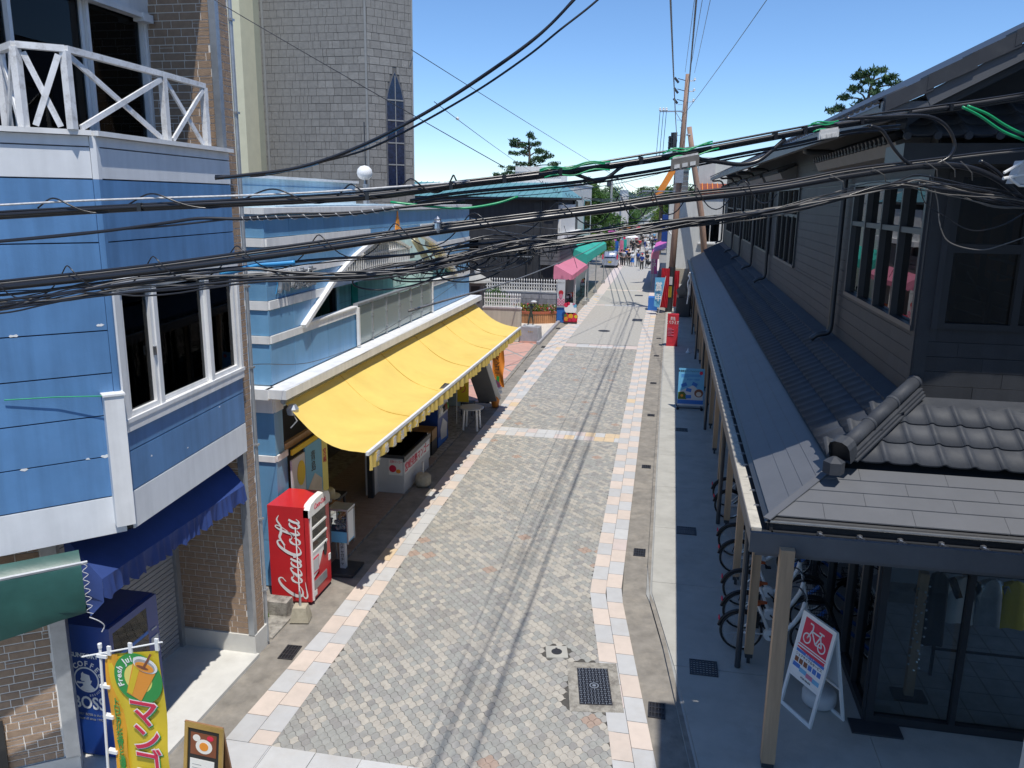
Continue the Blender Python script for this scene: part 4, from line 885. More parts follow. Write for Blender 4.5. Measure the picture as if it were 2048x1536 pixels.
# script lettering running up the side, drawn as tapering strokes
SD = [0.003]
def stroke(mb, F, pts, wds, n=8):
    P = spline([Vector((a, b, 0)) for a, b in pts], n); k = len(P); m__ = len(wds) - 1; SD[0] += .0005; d = SD[0]; vs = []
    for i, p in enumerate(P):
        t = (P[min(i + 1, k - 1)] - P[max(i - 1, 0)]).normalized(); nn = Vector((-t.y, t.x, 0))
        q = i / (k - 1) * m__; j = min(int(q), m__ - 1); w_ = lerp(wds[j], wds[j + 1], q - j) / 2
        a, b = p + nn * w_, p - nn * w_; vs += [F(a.x, a.y, d), F(b.x, b.y, d)]
    return mb.add(vs, [(2 * i, 2 * i + 1, 2 * i + 3, 2 * i + 2) for i in range(k - 1)])
def lg(pts): return [(.60 - y * .155, .10 + (x + .22 * y) * .149) for x, y in pts]
def ell(cx, cy, rx, ry, a0=60, a1=400): return lg([(cx + rx * math.cos(R(a)), cy + ry * math.sin(R(a))) for a in range(a0, a1, 34)])
mb = MB(); th_, tk = .012, .042; W8 = [.014, .03, .046, .03, .014, .03, .046, .03, .014]
stroke(mb, FRS, lg([(1.55, 2.05), (1.9, 2.5), (1.6, 2.9), (.95, 2.6), (.35, 1.7), (.12, .8), (.45, .12), (1.1, .1), (1.7, .6)]), [.014, .02, .03, .05, .062, .06, .045, .02, .012])
stroke(mb, FRS, lg([(.45, .12), (.15, -.25), (.5, -.5), (1.3, -.42), (2.2, -.3)]), [.012, .03, .03, .02, .008])
for cx in (2.25, 7.05): stroke(mb, FRS, ell(cx, .72, .40, .60), W8); stroke(mb, FRS, lg([(cx - .1, 1.3), (cx + .35, 1.05), (cx + .7, 1.2)]), [.012, .014, .01])
stroke(mb, FRS, lg([(3.55, 1.05), (3.5, 1.35), (3.15, 1.25), (2.85, .7), (3.0, .15), (3.4, .15), (3.75, .5)]), [.02, .03, .03, .05, .045, .02, .012])
for cx in (4.2, 9.05):
    stroke(mb, FRS, ell(cx, .70, .38, .58), W8); stroke(mb, FRS, lg([(cx + .5, 1.35), (cx + .38, .8), (cx + .40, .25), (cx + .6, .12), (cx + .85, .45)]), [.04, .045, .042, .025, .010])
stroke(mb, FRS, lg([(4.98, .85), (5.3, .85)]), [.05, .05])
stroke(mb, FRS, lg([(6.2, 1.9), (6.65, 2.3), (6.45, 2.8), (5.9, 2.6), (5.45, 1.7), (5.35, .8), (5.7, .12), (6.2, .12), (6.7, .6)]), [.014, .02, .03, .045, .06, .058, .04, .02, .012])
stroke(mb, FRS, lg([(7.7, .8), (8.2, 1.8), (8.45, 2.7), (8.2, 2.95), (7.95, 2.2), (7.9, .8), (8.1, .15), (8.5, .4)]), [.012, .014, .02, .02, .04, .05, .035, .012])
stroke(mb, FRS, lg([(5.5, 1.95), (6.2, 2.05), (7.0, 2.5), (7.6, 2.35), (8.4, 2.3), (9.1, 2.75), (9.75, 2.5)]), [.01, .02, .045, .05, .035, .03, .008])
mb.build('script_lettering', 'pwhite', RM)

# ---------------------------------------------------------------- kerb wall, weight block with pole, weeds
mb = MB(); mb.box(-7.4, -6.08, 11.62, 11.86, -.05, .27)
for i, v in enumerate(mb.v): mb.v[i] = (v[0] + rnd.uniform(-.02, .02), v[1] + rnd.uniform(-.01, .01), v[2] + rnd.uniform(-.01, .01))
tag(mb.build('low_wall', 'rough'), 'low mossy concrete kerb wall beside the red drinks machine', 'wall')
mb = MB(); mb.box(-7.4, -6.0, 10.95, 11.64, -.05, .012); struct(mb.build('side_strip', 'rough'))
t = thing('pole_weight', 'concrete weight block with a short grey pole at the corner of the red drinks machine', 'pole base', (-5.82, 11.62, 0), .2)
mb = MB(); mb.add([(-.16, -.14, 0), (.16, -.14, 0), (.16, .14, 0), (-.16, .14, 0), (-.11, -.1, .25), (.11, -.1, .25), (.11, .1, .25), (-.11, .1, .25)], [(0, 1, 5, 4), (1, 2, 6, 5), (2, 3, 7, 6), (3, 0, 4, 7), (4, 5, 6, 7)]); mb.build('block', 'stoneblk', t, local=True)
mb = MB(); mb.tube([(0, 0, .2), (0, 0, .52)], .02, 8); mb.build('sleeve', 'galv', t, local=True); mb = MB(); mb.tube([(0, 0, .3), (-.03, .03, 1.65)], .011, 8); mb.build('pole', 'pwhite', t, local=True)
def plant(name, label, x, y, z, r_, h, n, m, seed, cat='plant', lw=.02):
    q = random.Random(seed); mb = MB()
    for k in range(n):
        a = q.random() * 6.28; rr = r_ * math.sqrt(q.random()); c = Vector((x + rr * math.cos(a), y + rr * math.sin(a), z + h * q.random() * (1 - .5 * rr / r_)))
        d1 = Vector((q.uniform(-1, 1), q.uniform(-1, 1), q.uniform(-.2, 1))).normalized(); d2 = d1.cross(Vector((q.uniform(-1, 1), q.uniform(-1, 1), .3))).normalized()
        L = lw * q.uniform(.7, 1.6); mb.add([c - d1 * L, c + d2 * L * .45, c + d1 * L, c - d2 * L * .45], [(0, 1, 2, 3)])
    o = mb.build(name, m); tag(o, label, cat); return o
plant('weed', 'small green weed growing against the mossy kerb wall', -6.42, 11.52, 0.0, .07, .12, 60, 'leafy', 2, lw=.025)

# ================================================================ LIGHT BLUE TILED SHOP
B2 = thing('souvenir_shop', 'light blue tiled shop with white stripes, an arched opening and a green terrace', 'shop', (-8, 19, 0))
FB2 = Face((-6.65, 0, 0), (0, 1, 0)); FB2s = Face((-9.5, 12.62, 0), (1, 0, 0))
Y0, Y1 = 12.65, 26.75
STR = [(6.16, 6.31), (5.62, 5.76), (5.10, 5.26), (4.52, 4.66)]
ROWS = [(6.31, 6.70, 0), (6.16, 6.31, 1), (5.76, 6.16, 0), (5.62, 5.76, 1), (5.26, 5.62, 0), (5.10, 5.26, 1), (4.66, 5.10, 0), (4.52, 4.66, 1), (3.80, 4.52, 0)]
UP = [(13.85, 4.66), (15.55, 5.47), (16.8, 5.86), (18.1, 6.11), (19.4, 6.20), (20.7, 6.11), (22.0, 5.88), (23.3, 5.50), (24.95, 4.66)]
def upz(y): return interp(UP, y)
def lowz(y): return 3.80 if 16.57 < y < 22.25 else 4.66
def tile_cell(y0, y1, z0, z1, m, th, nm):
    """front cladding panel, cut by the arched opening"""
    g = .006
    def put(poly):
        mb = MB(); mb.fpoly(FB2, poly, -.03, th); mb.build(nm, m, B2)
    y0 += g; y1 -= g; z0 += g; z1 -= g
    if y1 <= 13.85 or y0 >= 24.95: put([(y0, z0), (y1, z0), (y1, z1), (y0, z1)]); return
    ys = sorted(set([y0, y1] + [a for a, _ in UP if y0 < a < y1] + [lerp(y0, y1, t / 6) for t in range(7)]))
    # above the arch
    top = [(y, max(z0, (upz(y) if 13.85 < y < 24.95 else -9))) for y in ys]; seg = []
    for y, z in top + [(None, 99)]:
        if z < z1 - .01: seg.append((y, z))
        else:
            if len(seg) > 1: put(seg + [(seg[-1][0], z1), (seg[0][0], z1)])
            seg = []
    # below the sill
    if z0 < 4.6 and (y1 <= 16.58 or y0 >= 22.24) and not (y1 <= 13.85 or y0 >= 24.95):
        pass
cols = [12.65, 13.55, 14.3, 15.05, 15.8, 16.57, 17.5, 18.45, 19.4, 20.35, 21.3, 22.25, 23.15, 24.05, 24.95, 25.85, 26.75]
for (z0, z1, wh) in ROWS:
    for a, b in zip(cols, cols[1:]):
        m_, th = ('trim', .028) if wh else ('bluetile', .0)
        if wh and z0 > 6.1 and 17.9 < (a + b) / 2 < 20.9: m_, th = 'bluetile', 0.0
        if z1 <= 4.67:
            if not (a >= 16.5 and b <= 22.3):
                mb = MB(); mb.fbox(FB2, a + .006, b - .006, z0 + .006, z1 - .006, -.03, th); mb.build('stripe_panel' if wh else 'facade_panel', m_, B2)
        else: tile_cell(a, b, z0, z1, m_, th, 'stripe_panel' if wh else 'facade_panel')
        
for (z0, z1, wh) in ROWS + [(3.30, 3.60, 1), (2.52, 3.30, 0), (2.40, 2.52, 1), (.9, 2.40, 0), (.0, .9, 0)]:
    for a, b in ((0, .95), (.95, 1.9), (1.9, 2.86)):
        mb = MB(); mb.fbox(FB2s, a + .005, b - .005, z0 + .005, z1 - .005, -.05, .028 if wh else 0.0); mb.build('stripe_panel' if wh else 'facade_panel', 'trim' if wh else 'bluetile', B2)
for (z0, z1, wh) in [(3.30, 3.60, 1), (2.52, 3.30, 0), (2.40, 2.52, 1), (.9, 2.40, 0), (.0, .9, 0)]:
    mb = MB(); mb.fbox(FB2, 12.65, 13.05 if z1 < 3 else 12.95, z0 + .005, z1 - .005, -.05, .028 if wh else 0.0); mb.build('stripe_panel' if wh else 'facade_panel', 'trim' if wh else 'bluetile', B2)
mb = MB(); mb.fpoly(FB2, [(19.22, 6.21), (19.60, 6.21), (19.41, 6.68)], 0.0, .02); mb.build('orange_spike', 'porange', B2)
mb = MB(); [mb.fbox(FB2, 0, 0, 0, 0, 0, 0) for _ in ()]
PTS = [FB2(y, z, .05) for y, z in UP]; PS = spline(PTS, 4)
for p, q in zip(PS, PS[1:]): mb.bar(p - Vector((.02, 0, .01)), q - Vector((.02, 0, .01)), .15, .075)
mb.build('arch_trim', 'trim', B2)
mb = MB(); mb.box(-9.5, -8.3, 12.70, 26.8, 6.70, 6.78); mb.box(-8.3, -6.72, 12.66, 13.9, 6.701, 6.779); mb.box(-8.3, -6.72, 24.9, 26.8, 6.70, 6.78); mb.box(-6.82, -6.58, 12.54, 26.85, 6.702, 6.805); mb.box(-9.5, -6.83, 12.541, 12.655, 6.703, 6.80); mb.build('parapet_cap', 'trim', B2)
mb = MB(); mb.box(-9.4, -8.35, 12.7, 26.7, 6.3, 6.69); mb.box(-6.80, -6.70, 13.86, 24.94, 6.31, 6.70); mb.box(-9.5, -6.72, 12.66, 13.85, 3.8, 6.3); mb.box(-9.5, -6.72, 24.95, 26.7, 3.8, 6.3)
mb.box(-9.5, -6.7, 12.66, 26.7, 3.3, 3.82); mb.box(-9.5, -8.9, 12.66, 26.7, 0, 6.3); mb.box(-9.0, -6.7, 26.2, 26.74, 0, 3.8); mb.box(-7.4, -6.7, 12.64, 12.95, 0, 3.8)
mb.build('wall', 'palewall', B2)
for a, b in zip(range(12, 27), range(13, 28)):
    mb = MB(); mb.box(-6.66, -6.27, max(a, 12.38) + .004, min(b, 27.0) - .004, 3.62, 3.78); mb.build('cornice_block', 'trim', B2)
mb = MB(); mb.box(-9.5, -6.60, 12.36, 12.62, 3.60, 3.78); mb.build('cornice_block', 'trim', B2)
# terrace
mb = MB(); mb.box(-8.25, -6.72, 13.86, 24.94, 3.84, 3.88); mb.build('terrace_floor', 'teal', B2)
mb = MB(); mb.box(-8.35, -8.2, 13.8, 25, 3.85, 6.3); mb.box(-8.3, -6.9, 24.6, 24.95, 3.85, 6.3); mb.box(-8.3, -7.45, 17.4, 17.55, 3.85, 6.3); mb.box(-8.3, -7.5, 13.9, 14.9, 3.85, 6.3); mb.box(-7.62, -7.45, 14.9, 17.4, 3.85, 4.2); mb.box(-7.62, -7.45, 14.8, 17.5, 5.6, 6.3); mb.build('inner_wall', 'mint', B2)
mb = MB(); mb.box(-8.19, -8.16, 20.1, 20.5, 3.9, 6.2); mb.build('green_band', 'teal', B2)
for z in (4.35, 4.85, 5.35, 5.85):
    mb = MB(); mb.box(-8.2, -8.194, 17.56, 24.6, z, z + .012); mb.box(-7.5, -7.44, 13.9, 14.9, z, z + .012); mb.build('wall_joint', 'galv', B2)
mb = MB()
for y in (15.0, 16.15, 17.3): mb.box(-7.56, -7.42, y - .04, y + .04, 4.2, 5.6)
mb.box(-7.56, -7.42, 15.0, 17.3, 4.2, 4.27); mb.box(-7.56, -7.42, 15.0, 17.3, 5.53, 5.6); wn = mb.build('window', 'dark', B2)
mb = MB(); mb.box(-7.50, -7.49, 15.04, 17.3, 4.27, 5.53); mb.build('pane', 'gdark', wn)
mb = MB(); mb.box(-8.1, -8.0, 14.9, 17.4, 3.9, 5.7); mb.build('room_lining', 'room', B2)
mb = MB(); mb.box(-7.62, -7.36, 15.3, 16.3, 3.88, 4.12); mb.build('ledge', 'mint', B2)
# arched white grille and rail in the opening
mb = MB()
for i in range(36):
    y = 16.9 + i * .145; z1 = 5.35 + .62 * math.sin(math.pi * (y - 16.0) / 6.9); mb.box(-7.22, -7.19, y, y + .03, 5.2, z1)
for z in (5.2, 5.62): mb.box(-7.23, -7.18, 16.8, 22.2, z, z + .05)
mb.box(-7.3, -7.1, 16.2, 23.6, 5.08, 5.2); A_ = [Vector((-7.2, 16.6 + i * .3, 5.36 + .66 * math.sin(math.pi * (.6 + i * .3) / 6.9))) for i in range(19)]
for p, q in zip(A_, A_[1:]): mb.bar(p, q, .06, .07)
mb.build('grille', 'trim', B2)
mb = MB(); mb.box(-8.2, -7.3, 18.2, 22.8, 5.3, 5.38); mb.box(-8.2, -7.9, 17.8, 23, 5.38, 6.2); mb.build('inner_recess', 'greywall', B2)
mb = MB(); mb.bar((-6.74, 22.2, 5.8), (-6.74, 24.9, 4.75), .12, .22); mb.bar((-7.1, 22.1, 5.9), (-7.1, 23.9, 4.9), .1, .2); mb.build('raking_beam', 'cream', B2)
# milky glass balustrade
ys = [16.57 + (22.25 - 16.57) * k / 6 for k in range(7)]
BAL = MB(); BAL.box(-6.71, -6.60, 16.55, 22.27, 4.69, 4.74)
for y in ys: BAL.box(-6.68, -6.62, y - .02, y + .02, 3.8, 4.69)
bl = BAL.build('balustrade', 'galv', B2)
for a, b in zip(ys, ys[1:]):
    mb = MB(); mb.box(-6.66, -6.648, a + .03, b - .03, 3.83, 4.66); mb.build('glass_panel', 'gmilk', bl)
    mb = MB(); [mb.box(-6.65, -6.61, a - .03, a + .03, z, z + .03) for z in (3.98, 4.35)]; mb.build('clip', 'silver', bl)
mb = MB(); mb.box(-6.62, -6.56, 16.5, 16.57, 3.8, 4.66); mb.box(-6.72, -6.60, 22.25, 22.33, 3.8, 4.70); mb.box(-6.74, -6.60, 13.95, 16.55, 4.66, 4.69); mb.box(-6.74, -6.60, 22.3, 24.9, 4.66, 4.69); mb.build('parapet_edge', 'trim', B2)
# standing letters
for k, ch in enumerate('川崎商店'):
    text(B2, ch, .40, FB2(13.12 + k * .37, 5.52, .07), (0, 1, 0), (0, 0, 1), 'galv', extrude=.03, bold=.002)
mb = MB(); mb.tube([FB2(12.95, 5.75, .02), FB2(12.95, 5.5, .03), FB2(12.9, 5.35, .02)], .006, 5); mb.build('drip_wire', 'cabblue', B2)
# set-back upper storey and mast
AN = thing('roof_annex', 'pale blue set-back upper storey behind the tiled shop parapet', 'building', (-10, 17, 6.7))
mb = MB(); mb.box(-12.5, -8.62, 12.9, 21.7, 6.2, 7.36); mb.build('wall', 'palewall', AN)
for z in (6.78, 7.02, 7.2):
    mb = MB(); mb.box(-8.63, -8.605, 12.9, 21.7, z, z + .012); mb.box(-12.5, -8.61, 12.885, 12.91, z, z + .012); mb.build('joint', 'bluetile', AN)
mb = MB(); mb.box(-12.6, -8.55, 12.85, 21.8, 7.36, 7.42); mb.build('coping', 'trim', AN)
mb = MB(); [mb.box(-8.5, -6.9, y, y + 1.7, 6.79, 6.83) for y in (13.6, 15.9, 18.2)]; mb.build('roof_sheet', 'palewall', AN)
t = thing('roof_lamp', 'white globe lamp with a thin mast on the shop roof', 'lamp', (-8.2, 21.9, 6.78))
mb = MB(); mb.lathe([(.001, 0), (.12, .03), (.19, .1), (.215, .2), (.19, .3), (.12, .37), (.001, .4)], (-8.42, 21.9, 7.45), 18); mb.build('globe', 'pwhite', t, smooth=True)
mb = MB(); mb.tube([(-8.4, 21.95, 6.78), (-8.42, 21.95, 9.0)], .018, 6); mb.build('mast', 'dmetal', t); mb = MB(); mb.tube([(-8.42, 21.9, 6.8), (-8.42, 21.9, 7.5)], .03, 6); mb.box(-8.35, -8.1, 21.8, 22.05, 6.78, 6.84); mb.box(-8.42, -8.32, 21.75, 21.9, 6.8, 7.35); mb.build('stand', 'galv', t)

# ---------------------------------------------------------------- yellow awning
YA = thing('yellow_awning', 'large yellow cloth awning over the blue shop front, torn near its middle', 'awning', (-5.8, 18.8, 3.0))
mb = MB(); ny, nx = 60, 10; vs = []
ya0, ya1, yb0, yb1 = 12.75, 26.95, 11.95, 25.6
from mathutils import noise as _n
def nz(p): return _n.noise(Vector(p))
def yz(t, s): 
    sag = .26 * math.sin(math.pi * s) ** 1.1 * (.75 + .35 * math.exp(-t * 6)) 
    seam = .012 * math.cos(t * 26) * math.sin(math.pi * s)
    bag = .10 * math.exp(-((t - .31) / .05) ** 2) * s ** 2
    return lerp(3.50, 2.93, s) - sag + seam - bag * (1 if s < .97 else 0)
for i in range(ny + 1):
    for j in range(nx + 1):
        t, s = i / ny, j / nx; y = lerp(lerp(ya0, yb0, s), lerp(ya1, yb1, s), t); x = lerp(-6.52, -4.68, s)
        vs.append((x, y, yz(t, s) + math.sin(math.pi * s) * (.020 * nz((y * .9, x * 1.3, 1)) + .012 * nz((y * 2.6 + x * 2, x * 1.1, 5)))))
fs = [(i * (nx + 1) + j, (i + 1) * (nx + 1) + j, (i + 1) * (nx + 1) + j + 1, i * (nx + 1) + j + 1) for i in range(ny) for j in range(nx) if not (i in (21, 22) and j == nx - 1)]
mb.add(vs, fs); mb.build('canopy_cloth', 'yellow', YA, smooth=True)
for tt in (.17, .34, .52, .70, .86):
    P = [(lerp(-6.52, -4.68, s / 20), lerp(lerp(ya0, yb0, s / 20), lerp(ya1, yb1, s / 20), tt), yz(tt, s / 20) + .004) for s in range(21)]
    mb = MB(); mb.tube(P, .007, 5); mb.build('seam', 'yseam', YA)
mb = MB(); mb.bar((-4.66, yb0 - .05, 2.93), (-4.66, yb1 + .05, 2.93), .05, .06); mb.build('front_bar', 'trim', YA)
mb = MB(); mb.tube([(-6.5, 12.7, 3.5), (-6.5, 27.0, 3.5)], .05, 8); mb.build('roller', 'galv', YA)
mb = MB(); mb.bar((-6.45, 13.3, 3.2), (-5.6, 13.0, 2.7), .04, .04); mb.bar((-5.6, 13.0, 2.7), (-4.7, 12.2, 2.88), .04, .04); mb.bar((-6.45, 25.6, 3.2), (-5.6, 25.3, 2.7), .04, .04); mb.bar((-5.6, 25.3, 2.7), (-4.7, 25.3, 2.88), .04, .04); mb.build('arm', 'galv', YA)
mb = MB(); q = random.Random(5); vs = []; n = 230
for i in range(n + 1):
    t = i / n; y = lerp(yb0, yb1, t); rp_ = .035 * math.sin(i * 1.05 + 1.5 * math.sin(i * .21)); hh = .20 + .02 * math.sin(i * .31) + .02 * q.random() + (.06 if i < 8 else 0)
    vs += [(-4.645, y, 2.905), (-4.64 + rp_ * .5, y, 2.90 - hh * .5), (-4.65 + rp_, y + .01 * q.random(), 2.90 - hh)]
mb.add(vs, [(3 * i + j, 3 * i + 3 + j, 3 * i + 4 + j, 3 * i + 1 + j) for i in range(n) for j in (0, 1)]); mb.build('valance', 'yellow', YA, smooth=True)
for k, ch in enumerate('産地直送マンゴー'):
    text(YA, ch, .19, (-4.60, 12.25 + k * .42, 2.79), (0, 1, 0), (0, 0, 1), 'rope', bold=.003)
mb = MB(); mb.lathe([(.03, 0), (.09, .02), (.11, .12), (.06, .2)], (-6.35, 12.75, 3.25), 10); mb.tube([(-6.35, 12.75, 3.3), (-6.2, 12.6, 3.2), (-6.3, 12.55, 3.08)], .012, 5); tag(mb.build('floodlight', 'galv'), 'small floodlight under the white cornice at the near end of the yellow awning', 'lamp')

# ---------------------------------------------------------------- open shop front under the awning
sf = MB(); sf.box(-9.0, -5.98, 12.95, 26.3, -.05, .02); sfo = struct(sf.build('shop_floor', 'rough'))
i = 0
y = 13.1
while y < 22.9:
    x = -8.9
    while x < -6.03:
        piece('floor_tile', Face((x, y, 0), (1, 0, 0)), 0, 0.0205, .01, .01, 'shopfloor', sfo) if False else None
        x += .3
    y += .3
FT = bpy.data.meshes.new('floor_tile'); FT.from_pydata([(0, 0, 0), (.142, 0, 0), (.142, .142, 0), (0, .142, 0)], [], [(0, 1, 2, 3)]); FT.materials.append(M['shopfloor'])
cnt = 0; tl = MB(); y = 13.05
while y < 20.5:
    for k in range(14):
        x = -6.14 - k * .15
        if cnt < 290:
            o = bpy.data.objects.new('floor_tile', FT); COL.objects.link(o); o.parent = sfo; o.location = (x, y, .025)
        else: tl.box(x, x + .142, y, y + .142, .02, .025)
        cnt += 1
    y += .15
o = tl.build('floor_tiles', 'shopfloor', sfo); o['kind'] = 'stuff'
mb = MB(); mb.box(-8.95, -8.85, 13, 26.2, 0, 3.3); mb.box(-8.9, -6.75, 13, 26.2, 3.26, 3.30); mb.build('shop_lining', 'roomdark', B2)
for y_ in (17.2, 22.6): MB().box(-6.75, -6.62, y_, y_ + .13, 0, 3.3).build('door_post', 'dmetal', B2)
mb = MB(); mb.box(-6.74, -6.66, 13.0, 22.6, 2.50, 2.62); mb.build('fascia_strip', 'post', B2)
mb = MB(); mb.box(-6.85, -6.65, 17.34, 17.9, 0, 2.9); mb.build('side_panel', 'trim', B2)
PO_ = thing('poster_stack', 'sky blue and yellow souvenir posters with 青島 lettering hung beside the shop entrance', 'poster', (-6.58, 13.9, 1.2))
FP = Face((-6.60, 13.0, 0), (0, 1, 0))
mb = MB(); mb.fbox(FP, .62, 1.35, 1.25, 2.38, 0, .03); mb.build('poster', 'psky', PO_); mb = MB(); mb.fbox(FP, 1.36, 1.62, 1.2, 2.4, 0, .03); mb.build('poster', 'pyel', PO_)
mb = MB(); mb.fbox(FP, .05, .6, 1.55, 2.3, 0, .03); mb.build('poster', 'greyplas', PO_); disc(MB(), FP, .42, 1.95, .17, .24, .035).build('poster', 'flagyel', PO_)
mb = MB(); mb.fpoly(FP, [(.65, 1.27), (1.3, 1.27), (1.3, 1.55), (1.0, 1.75), (.65, 1.5)], .03, .034); mb.build('poster', 'deck', PO_)
text(PO_, '青\n島', .22, FP(.95, 2.0, .034), (0, 1, 0), (0, 0, 1), 'pblack'); text(PO_, '宮\n崎', .16, FP(1.48, 1.95, .034), (0, 1, 0), (0, 0, 1), 'pred')
mb = MB(); mb.fbox(FP, .05, 1.6, 2.40, 2.50, .02, .05); mb.build('poster', 'flagyel', PO_)
t = thing('microwave', 'pale microwave oven on a stand behind the red drinks machine', 'oven', (-6.75, 13.5, 0)); mb = MB(); mb.box(-6.9, -6.5, 13.15, 13.7, .9, 1.5); mb.build('case', 'greyplas', t); mb = MB(); mb.box(-6.5, -6.495, 13.2, 13.58, 1.0, 1.42); mb.build('door', 'pblack', t); mb = MB(); mb.box(-6.95, -6.5, 13.1, 13.75, 0.02, .9); mb.build('stand', 'greywall', t)
t = thing('hat_table', 'low black table with a straw hat and folded goods at the shop entrance', 'table', (-6.9, 15.2, 0)); mb = MB(); mb.box(-7.3, -6.55, 14.6, 15.5, .78, .83); mb.build('table_top', 'black', t)
for a, b in ((-7.25, 14.65), (-6.6, 14.65), (-7.25, 15.45), (-6.6, 15.45)): mb = MB(); mb.box(a - .02, a + .02, b - .02, b + .02, .02, .78); mb.build('leg', 'dmetal', t)
mb = MB(); mb.box(-7.2, -6.6, 14.7, 15.4, .02, .6); mb.build('box', 'greyplas', t)
mb = MB(); mb.lathe([(.24, 0), (.25, .02), (.15, .035), (.14, .14), (.10, .19), (.001, .2)], (-6.8, 15.1, .83), 20); tag(mb.build('straw_hat', 'blind', smooth=True), 'cream straw sun hat lying on the low black table', 'hat')
t = thing('display_table', 'slanted display table covered with small packets behind the capsule machine', 'table', (-6.4, 14.2, 0)); mb = MB(); mb.add([(-6.95, 13.9, .95), (-6.15, 13.9, .8), (-6.15, 14.85, .8), (-6.95, 14.85, .95), (-6.95, 13.9, .88), (-6.15, 13.9, .74), (-6.15, 14.85, .74), (-6.95, 14.85, .88)], [(0, 1, 2, 3), (4, 5, 6, 7), (0, 1, 5, 4), (1, 2, 6, 5), (2, 3, 7, 6), (3, 0, 4, 7)]); mb.build('table_top', 'wood', t)
for a, b in ((-6.9, 13.95), (-6.2, 13.95), (-6.9, 14.8), (-6.2, 14.8)): mb = MB(); mb.bar((a, b, .8), (a + .05, b, .02), .03, .03); mb.build('leg', 'galv', t)
for k in range(26):
    a, b = -6.9 + .16 * (k % 5) + rnd.uniform(-.02, .02), 13.98 + .16 * (k // 5); mb = MB(); mb.box(a - .055, a + .055, b - .065, b + .065, .97 - (a + 6.95) * .19, 1.0 - (a + 6.95) * .19 + rnd.random() * .03); mb.build('packet', rnd.choice(['psky', 'pblue', 'galv', 'leafy', 'greyplas', 'gold', 'pyel']), t)
# capsule machine on a post
t = thing('capsule_machine', 'glass capsule vending box with a blue base on a thin post', 'vending machine', (-5.85, 13.55, 0))
x0, x1, y0_, y1_ = -6.02, -5.68, 13.4, 13.72
mb = MB(); mb.box(-6.15, -5.55, 13.25, 13.85, .0, .05); mb.build('foot', 'dmetal', t); mb = MB(); mb.box(-5.9, -5.79, 13.5, 13.6, .05, .62); mb.build('post', 'greyplas', t)
mb = MB(); mb.box(x0, x1, y0_, y1_, .62, .84); mb.build('base_box', 'psky', t); mb = MB(); mb.box(x0, x1, y0_, y1_, .84, 1.26); mb.build('glass_box', 'gclear', t)
mb = MB(); [mb.box(a - .012, a + .012, b - .012, b + .012, .6, 1.28) for a in (x0, x1) for b in (y0_, y1_)]; mb.box(x0 - .02, x1 + .02, y0_ - .02, y1_ + .02, 1.26, 1.30); mb.build('frame', 'galv', t)
q = random.Random(4); mb = MB()
for k in range(44): mb.lathe([(.001, -.028), (.024, -.014), (.028, 0), (.024, .014), (.001, .028)], (q.uniform(x0 + .05, x1 - .05), q.uniform(y0_ + .05, y1_ - .05), .87 + .022 * (k // 6)), 7)
o = mb.build('capsules', 'greyplas', t, smooth=True); o['kind'] = 'stuff'
mb = MB(); mb.box(x1, x1 + .006, y0_ + .02, y1_ - .03, .66, 1.22); mb.build('label_plate', 'pwhite', t)
text(t, '\n'.join('ガチャガチャ'), .085, (-5.845, 13.494, .35), (1, 0, 0), (0, 0, 1), 'pblack')
# chest freezer
t = thing('chest_freezer', 'white chest freezer with red lettering and a dark sliding top under the yellow awning', 'freezer', (-6.35, 18.6, 0))
FZ = Face((-6.72, 17.62, 0), (1, 0, 0)); FZ2 = Face((-5.98, 17.62, 0), (0, 1, 0))
mb = MB(); mb.box(-6.72, -5.98, 17.62, 19.75, .30, .92); mb.box(-6.70, -6.0, 17.65, 19.72, .03, .30); mb.build('cabinet', 'greyplas', t)
mb = MB(); mb.box(-6.72, -6.02, 17.62, 19.75, .92, .97); mb.add([(-6.72, 17.62, .97), (-6.05, 17.62, .97), (-6.05, 19.75, .97), (-6.72, 19.75, .97)], [(0, 1, 2, 3)]); mb.build('lid', 'gdark', t)
mb = MB(); mb.box(-6.74, -6.70, 17.6, 19.77, .92, 1.0); mb.box(-6.74, -5.97, 17.6, 17.63, .92, 1.0); mb.box(-5.99, -5.96, 17.6, 19.77, .84, .96); mb.build('lid_frame', 'dmetal', t)
mb = MB(); mb.fbox(FZ, .36, .70, .5, .88, 0, .008); mb.build('sticker', 'pwhite', t); disc(MB(), FZ, .46, .66, .09, .09, .012, rot=.2).build('mango_print', 'pred', t); disc(MB(), FZ, .60, .6, .06, .05, .012).build('mango_print', 'porange', t)
text(t, '完熟マンゴー', .075, FZ(.55, .83, .012), (1, 0, 0), (0, 0, 1), 'pred', sx=.7)
mb = MB(); mb.fbox(FZ2, .04, 2.05, .52, .80, 0, .008); mb.build('banner_strip', 'pwhite', t); text(t, '宮崎完熟マンゴー', .25, FZ2(1.03, .66, .012), (0, 1, 0), (0, 0, 1), 'pred', bold=.004)
t = thing('umbrella_base', 'rough grey round weight standing in the gutter beside the chest freezer', 'umbrella base', (-5.75, 18.4, 0)); mb = MB(); mb.lathe([(.17, 0), (.2, .06), (.2, .25), (.14, .31), (.03, .33)], (-5.75, 18.4, 0), 18); mb.build('weight', 'stoneblk', t, smooth=True); mb = MB(); mb.tube([(-5.75, 18.4, .3), (-5.75, 18.4, .62)], .02, 8); mb.build('tube', 'galv', t)
